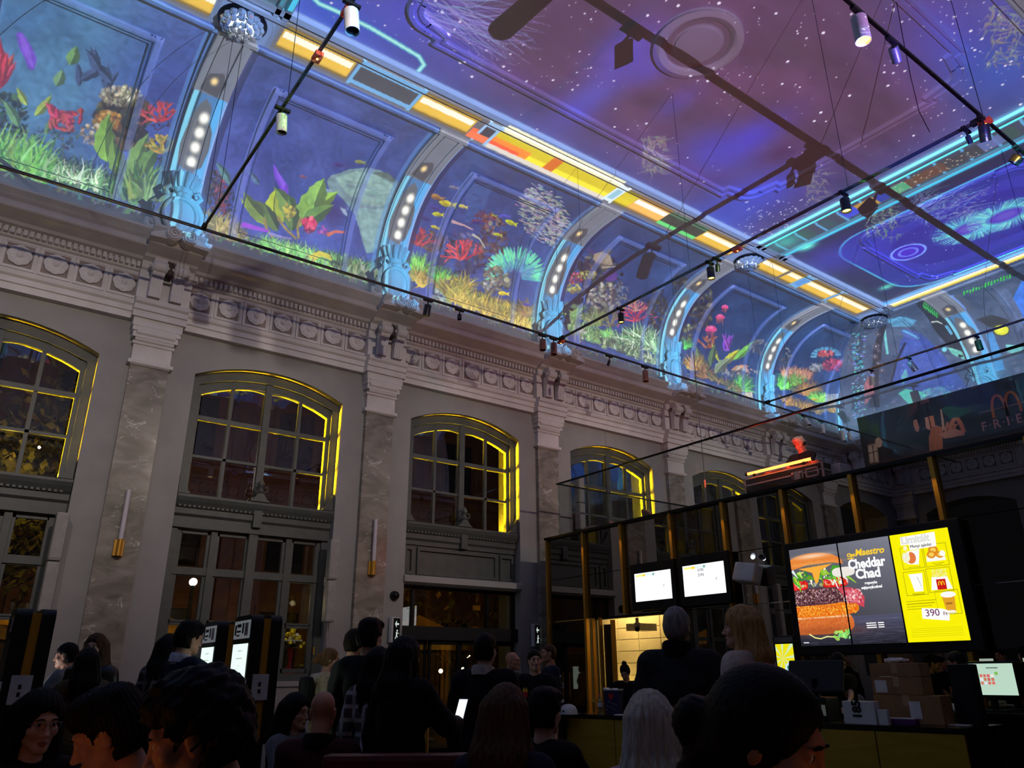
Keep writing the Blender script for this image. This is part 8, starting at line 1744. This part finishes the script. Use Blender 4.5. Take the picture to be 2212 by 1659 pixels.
m1 = person('man in a dark coat with a pale turned down collar before the entrance', px=(1050, 1404), dep=5.5, face=-24, hairs='short', hcol='black', top='black', coat=True, collar=('cream', False), bulk=1.12)
bl = person('bald man in glasses beside the entrance', px=(1108, 1428), dep=9.6, face=-118, hairs=None, top='charcoal', skin='tan', glasses=True, hood='cream')
st = person('staff man in black shirt with a red fries print looking to the left', px=(1155, 1427), dep=8.2, face=160, hairs='short', hcol='black', top='black', tee=True, hy=.55); emblem(st)
of = person('guard with shaved head and vest numbered 13 behind the staff man', px=(1184, 1412), dep=9.8, face=105, hairs='stubble', hcol='brown', top='navy', skin='tan', bulk=1.15)
text_mesh('13', .085, WHT, of['t'], 'number_print', tuple(of['up']((-.165, -.05, 1.22))), ex=.006, rot=(PI / 2, 0, -PI / 2)); MB().box(-.19, -.178, -.09, .06, 1.35, 1.375).build('vest_patch', WHT, of['t']); MB().box(-.19, -.172, -.12, .06, 1.05, 1.09).build('reflective_strip', WHT, of['t'])
csh = person('cashier with hair in a bun looking down behind the counter', at=at_depth(1350, 1452, 10.7), face=168, fem=True, hairs='bun', hcol='dark', top='black', tee=True, hp=.5, lean=.18, wl=(-.12, .40, 1.08), wr=(.12, .40, 1.08)); emblem(csh)
eld = person('grey haired man in a dark jacket with turned up collar, back to the camera', px=(1463, 1354), dep=4.9, face=-12, hairs='short', hcol='grey', top='charcoal', coat=True, collar=('black', True), bulk=1.12)
bln = person('woman with long blonde hair and cream sweater looking left', px=(1600, 1356), dep=4.55, face=62, fem=True, hairs='long', hcol='blonde', top='cream', coat=True, hy=.3, hp=-.03)
wk1 = person('staff worker in black pointing at the tablet till', at=at_depth(1812, 1432, 8.9), face=-150, hairs='short', hcol='black', top='black', tee=True, lean=.2, hp=.3, wl=(.16, .46, 1.06), hl='point')
wk2 = person('worker in black and glasses behind the counter at the right', at=at_depth(2066, 1432, 7.9), face=75, hairs='short', hcol='dark', top='black', tee=True, hp=.2, glasses=True, skin='tan')
dj = person('disc jockey with tousled hair and headphones lit red at the flight case', at=on_y(1727, 960, 11.15), dep=12.0, face=148, hairs='swept', hcol='white', top='black', tee=True, hp=.45, base=ZD, wl=(-.22, .42, 1.06), wr=(.22, .42, 1.06), near=False)
m = MB().tube([(.095 * math.cos(a), -.01, .02 + .155 * math.sin(a)) for a in np.linspace(0, PI, 15)], .009, 6)
for q in (-1, 1): m.lathe([(.0, -.02), (.034, -.02), (.036, .0), (.03, .02), (0, .022)], 14, (q * .092, -.008, -.005), Matrix.Rotation(PI / 2, 4, 'Y'))
o = m.build('headphones', BLK, dj['t'], True); o.matrix_local = dj['hl']
# things they hold or wear
def held(p, i): w = p['wr'][i]; e = p['el'][i]; d = (w - e) / np.linalg.norm(w - e); return w + d * .10 + np.array((0, .02, .03))
c = world_of(man1, held(man1, 0)); phone((c.x, c.y, c.z + .03), (.5, 0, man1['t'].rotation_euler.z + PI), 'phone held by the man lit at the far left'); light('phone_light', 'POINT', (c.x + .05, c.y - .03, c.z + .12), 5.0, (235, 232, 240), .008)
c = world_of(ld, held(ld, 1)); phone((c.x, c.y, c.z + .05), (.4, 0, ld['t'].rotation_euler.z + PI), 'phone raised by the woman in the black coat')
c = world_of(hd, hd['up']((0, -.20, 1.22))); t = thing('backpack', 'black backpack worn by the girl with the ponytail', 'backpack', (c.x, c.y, c.z - .22), hd['t'].rotation_euler.z); MB().bbox(-.15, .15, -.10, .06, 0, .44, .06).build('bag_body', BLK2, t); MB().bbox(-.11, .11, -.14, -.09, .05, .24, .02).build('front_pocket', BLK2, t); MB().tube([(-.03, 0, .43), (0, 0, .48), (.03, 0, .43)], .01, 6).build('handle', BLK2, t)
# tables with glasses, paper and small lamps added to light faces
def by(p, fwd, side=0.0): r = p['t'].rotation_euler.z; l = p['t'].location; return (l.x - fwd * math.sin(r) + side * math.cos(r), l.y + fwd * math.cos(r) + side * math.sin(r))
ta = by(A, .88, -.1); dining_table((ta[0], ta[1], 0), .7, .7, 'square wooden table before the curly haired man', A['t'].rotation_euler.z)
tf = by(FW, .84); dining_table((tf[0], tf[1], 0), .6, .7, 'square wooden table before the woman close to the camera', FW['t'].rotation_euler.z)
tm_ = by(SW_, .95, -.4); dining_table((tm_[0], tm_[1], 0), .5, .5, 'square wooden table before the woman in navy', SW_['t'].rotation_euler.z)
def added_lamp(loc, lab, p):  # unseen lamp, added to throw amber light on a guest's face
    t = thing('added_table_lamp', lab, 'lamp', loc); MB().lathe([(.045, 0), (.045, .01), (.012, .02), (.012, .06)], 14).build('base', BRASS, t); MB().lathe([(.035, .06), (.04, .10), (.03, .14), (0, .142)], 14).build('lit_shade', em('amber_shade_' + lab.split()[-1], (255, 130, 40), 2.0), t, True); light('added_lamp_light', 'POINT', (0, 0, .20), p, (255, 158, 66), .008, parent=t)
added_lamp((ta[0], ta[1], .746), 'small amber lamp added out of view in front of the curly haired man', 2.2); added_lamp((tf[0] + .05, tf[1] - .1, .746), 'small amber lamp added out of view in front of the woman', .9)
g = at_depth(955, 1655, 3.3); t = thing('drinking_glass', 'empty drinking glass on the table in the middle foreground', 'glass', (tm_[0] - .15, tm_[1] - .08, .746)); MB().lathe([(.028, 0), (.034, .02), (.038, .14), (.036, .14), (.031, .02), (0, .015)], 18).build('glass_body', TGL, t, True); MB().lathe([(.0, .016), (.031, .018), (.033, .06), (0, .06)], 14).build('drink', glass('amber_drink', (160, 96, 40), .05), t, True)
t = thing('menu_card', 'pale menu card lying on the table at the woman in navy', 'card', (tm_[0] + .08, tm_[1] + .1, .7465), .4); MB().bbox(-.10, .10, -.07, .07, 0, .004, .001).build('card', PAPER, t); MB().box(-.08, .03, .02, .05, .004, .005).build('printed_block', pm('print_rose', (190, 80, 80), (200, 90, 90)), t)
t = thing('brass_post', 'short brass post behind the guests before the entrance', 'post', (6.9, 3.6, 0)); MB().tube([(0, 0, .02), (0, 0, .98), (.0, -.05, 1.02), (0, -.16, 1.02)], .018, 10).build('tube', BRASS, t, True); MB().lathe([(.12, 0), (.12, .015), (.03, .03), (0, .03)], 18).build('foot', BRASS, t)
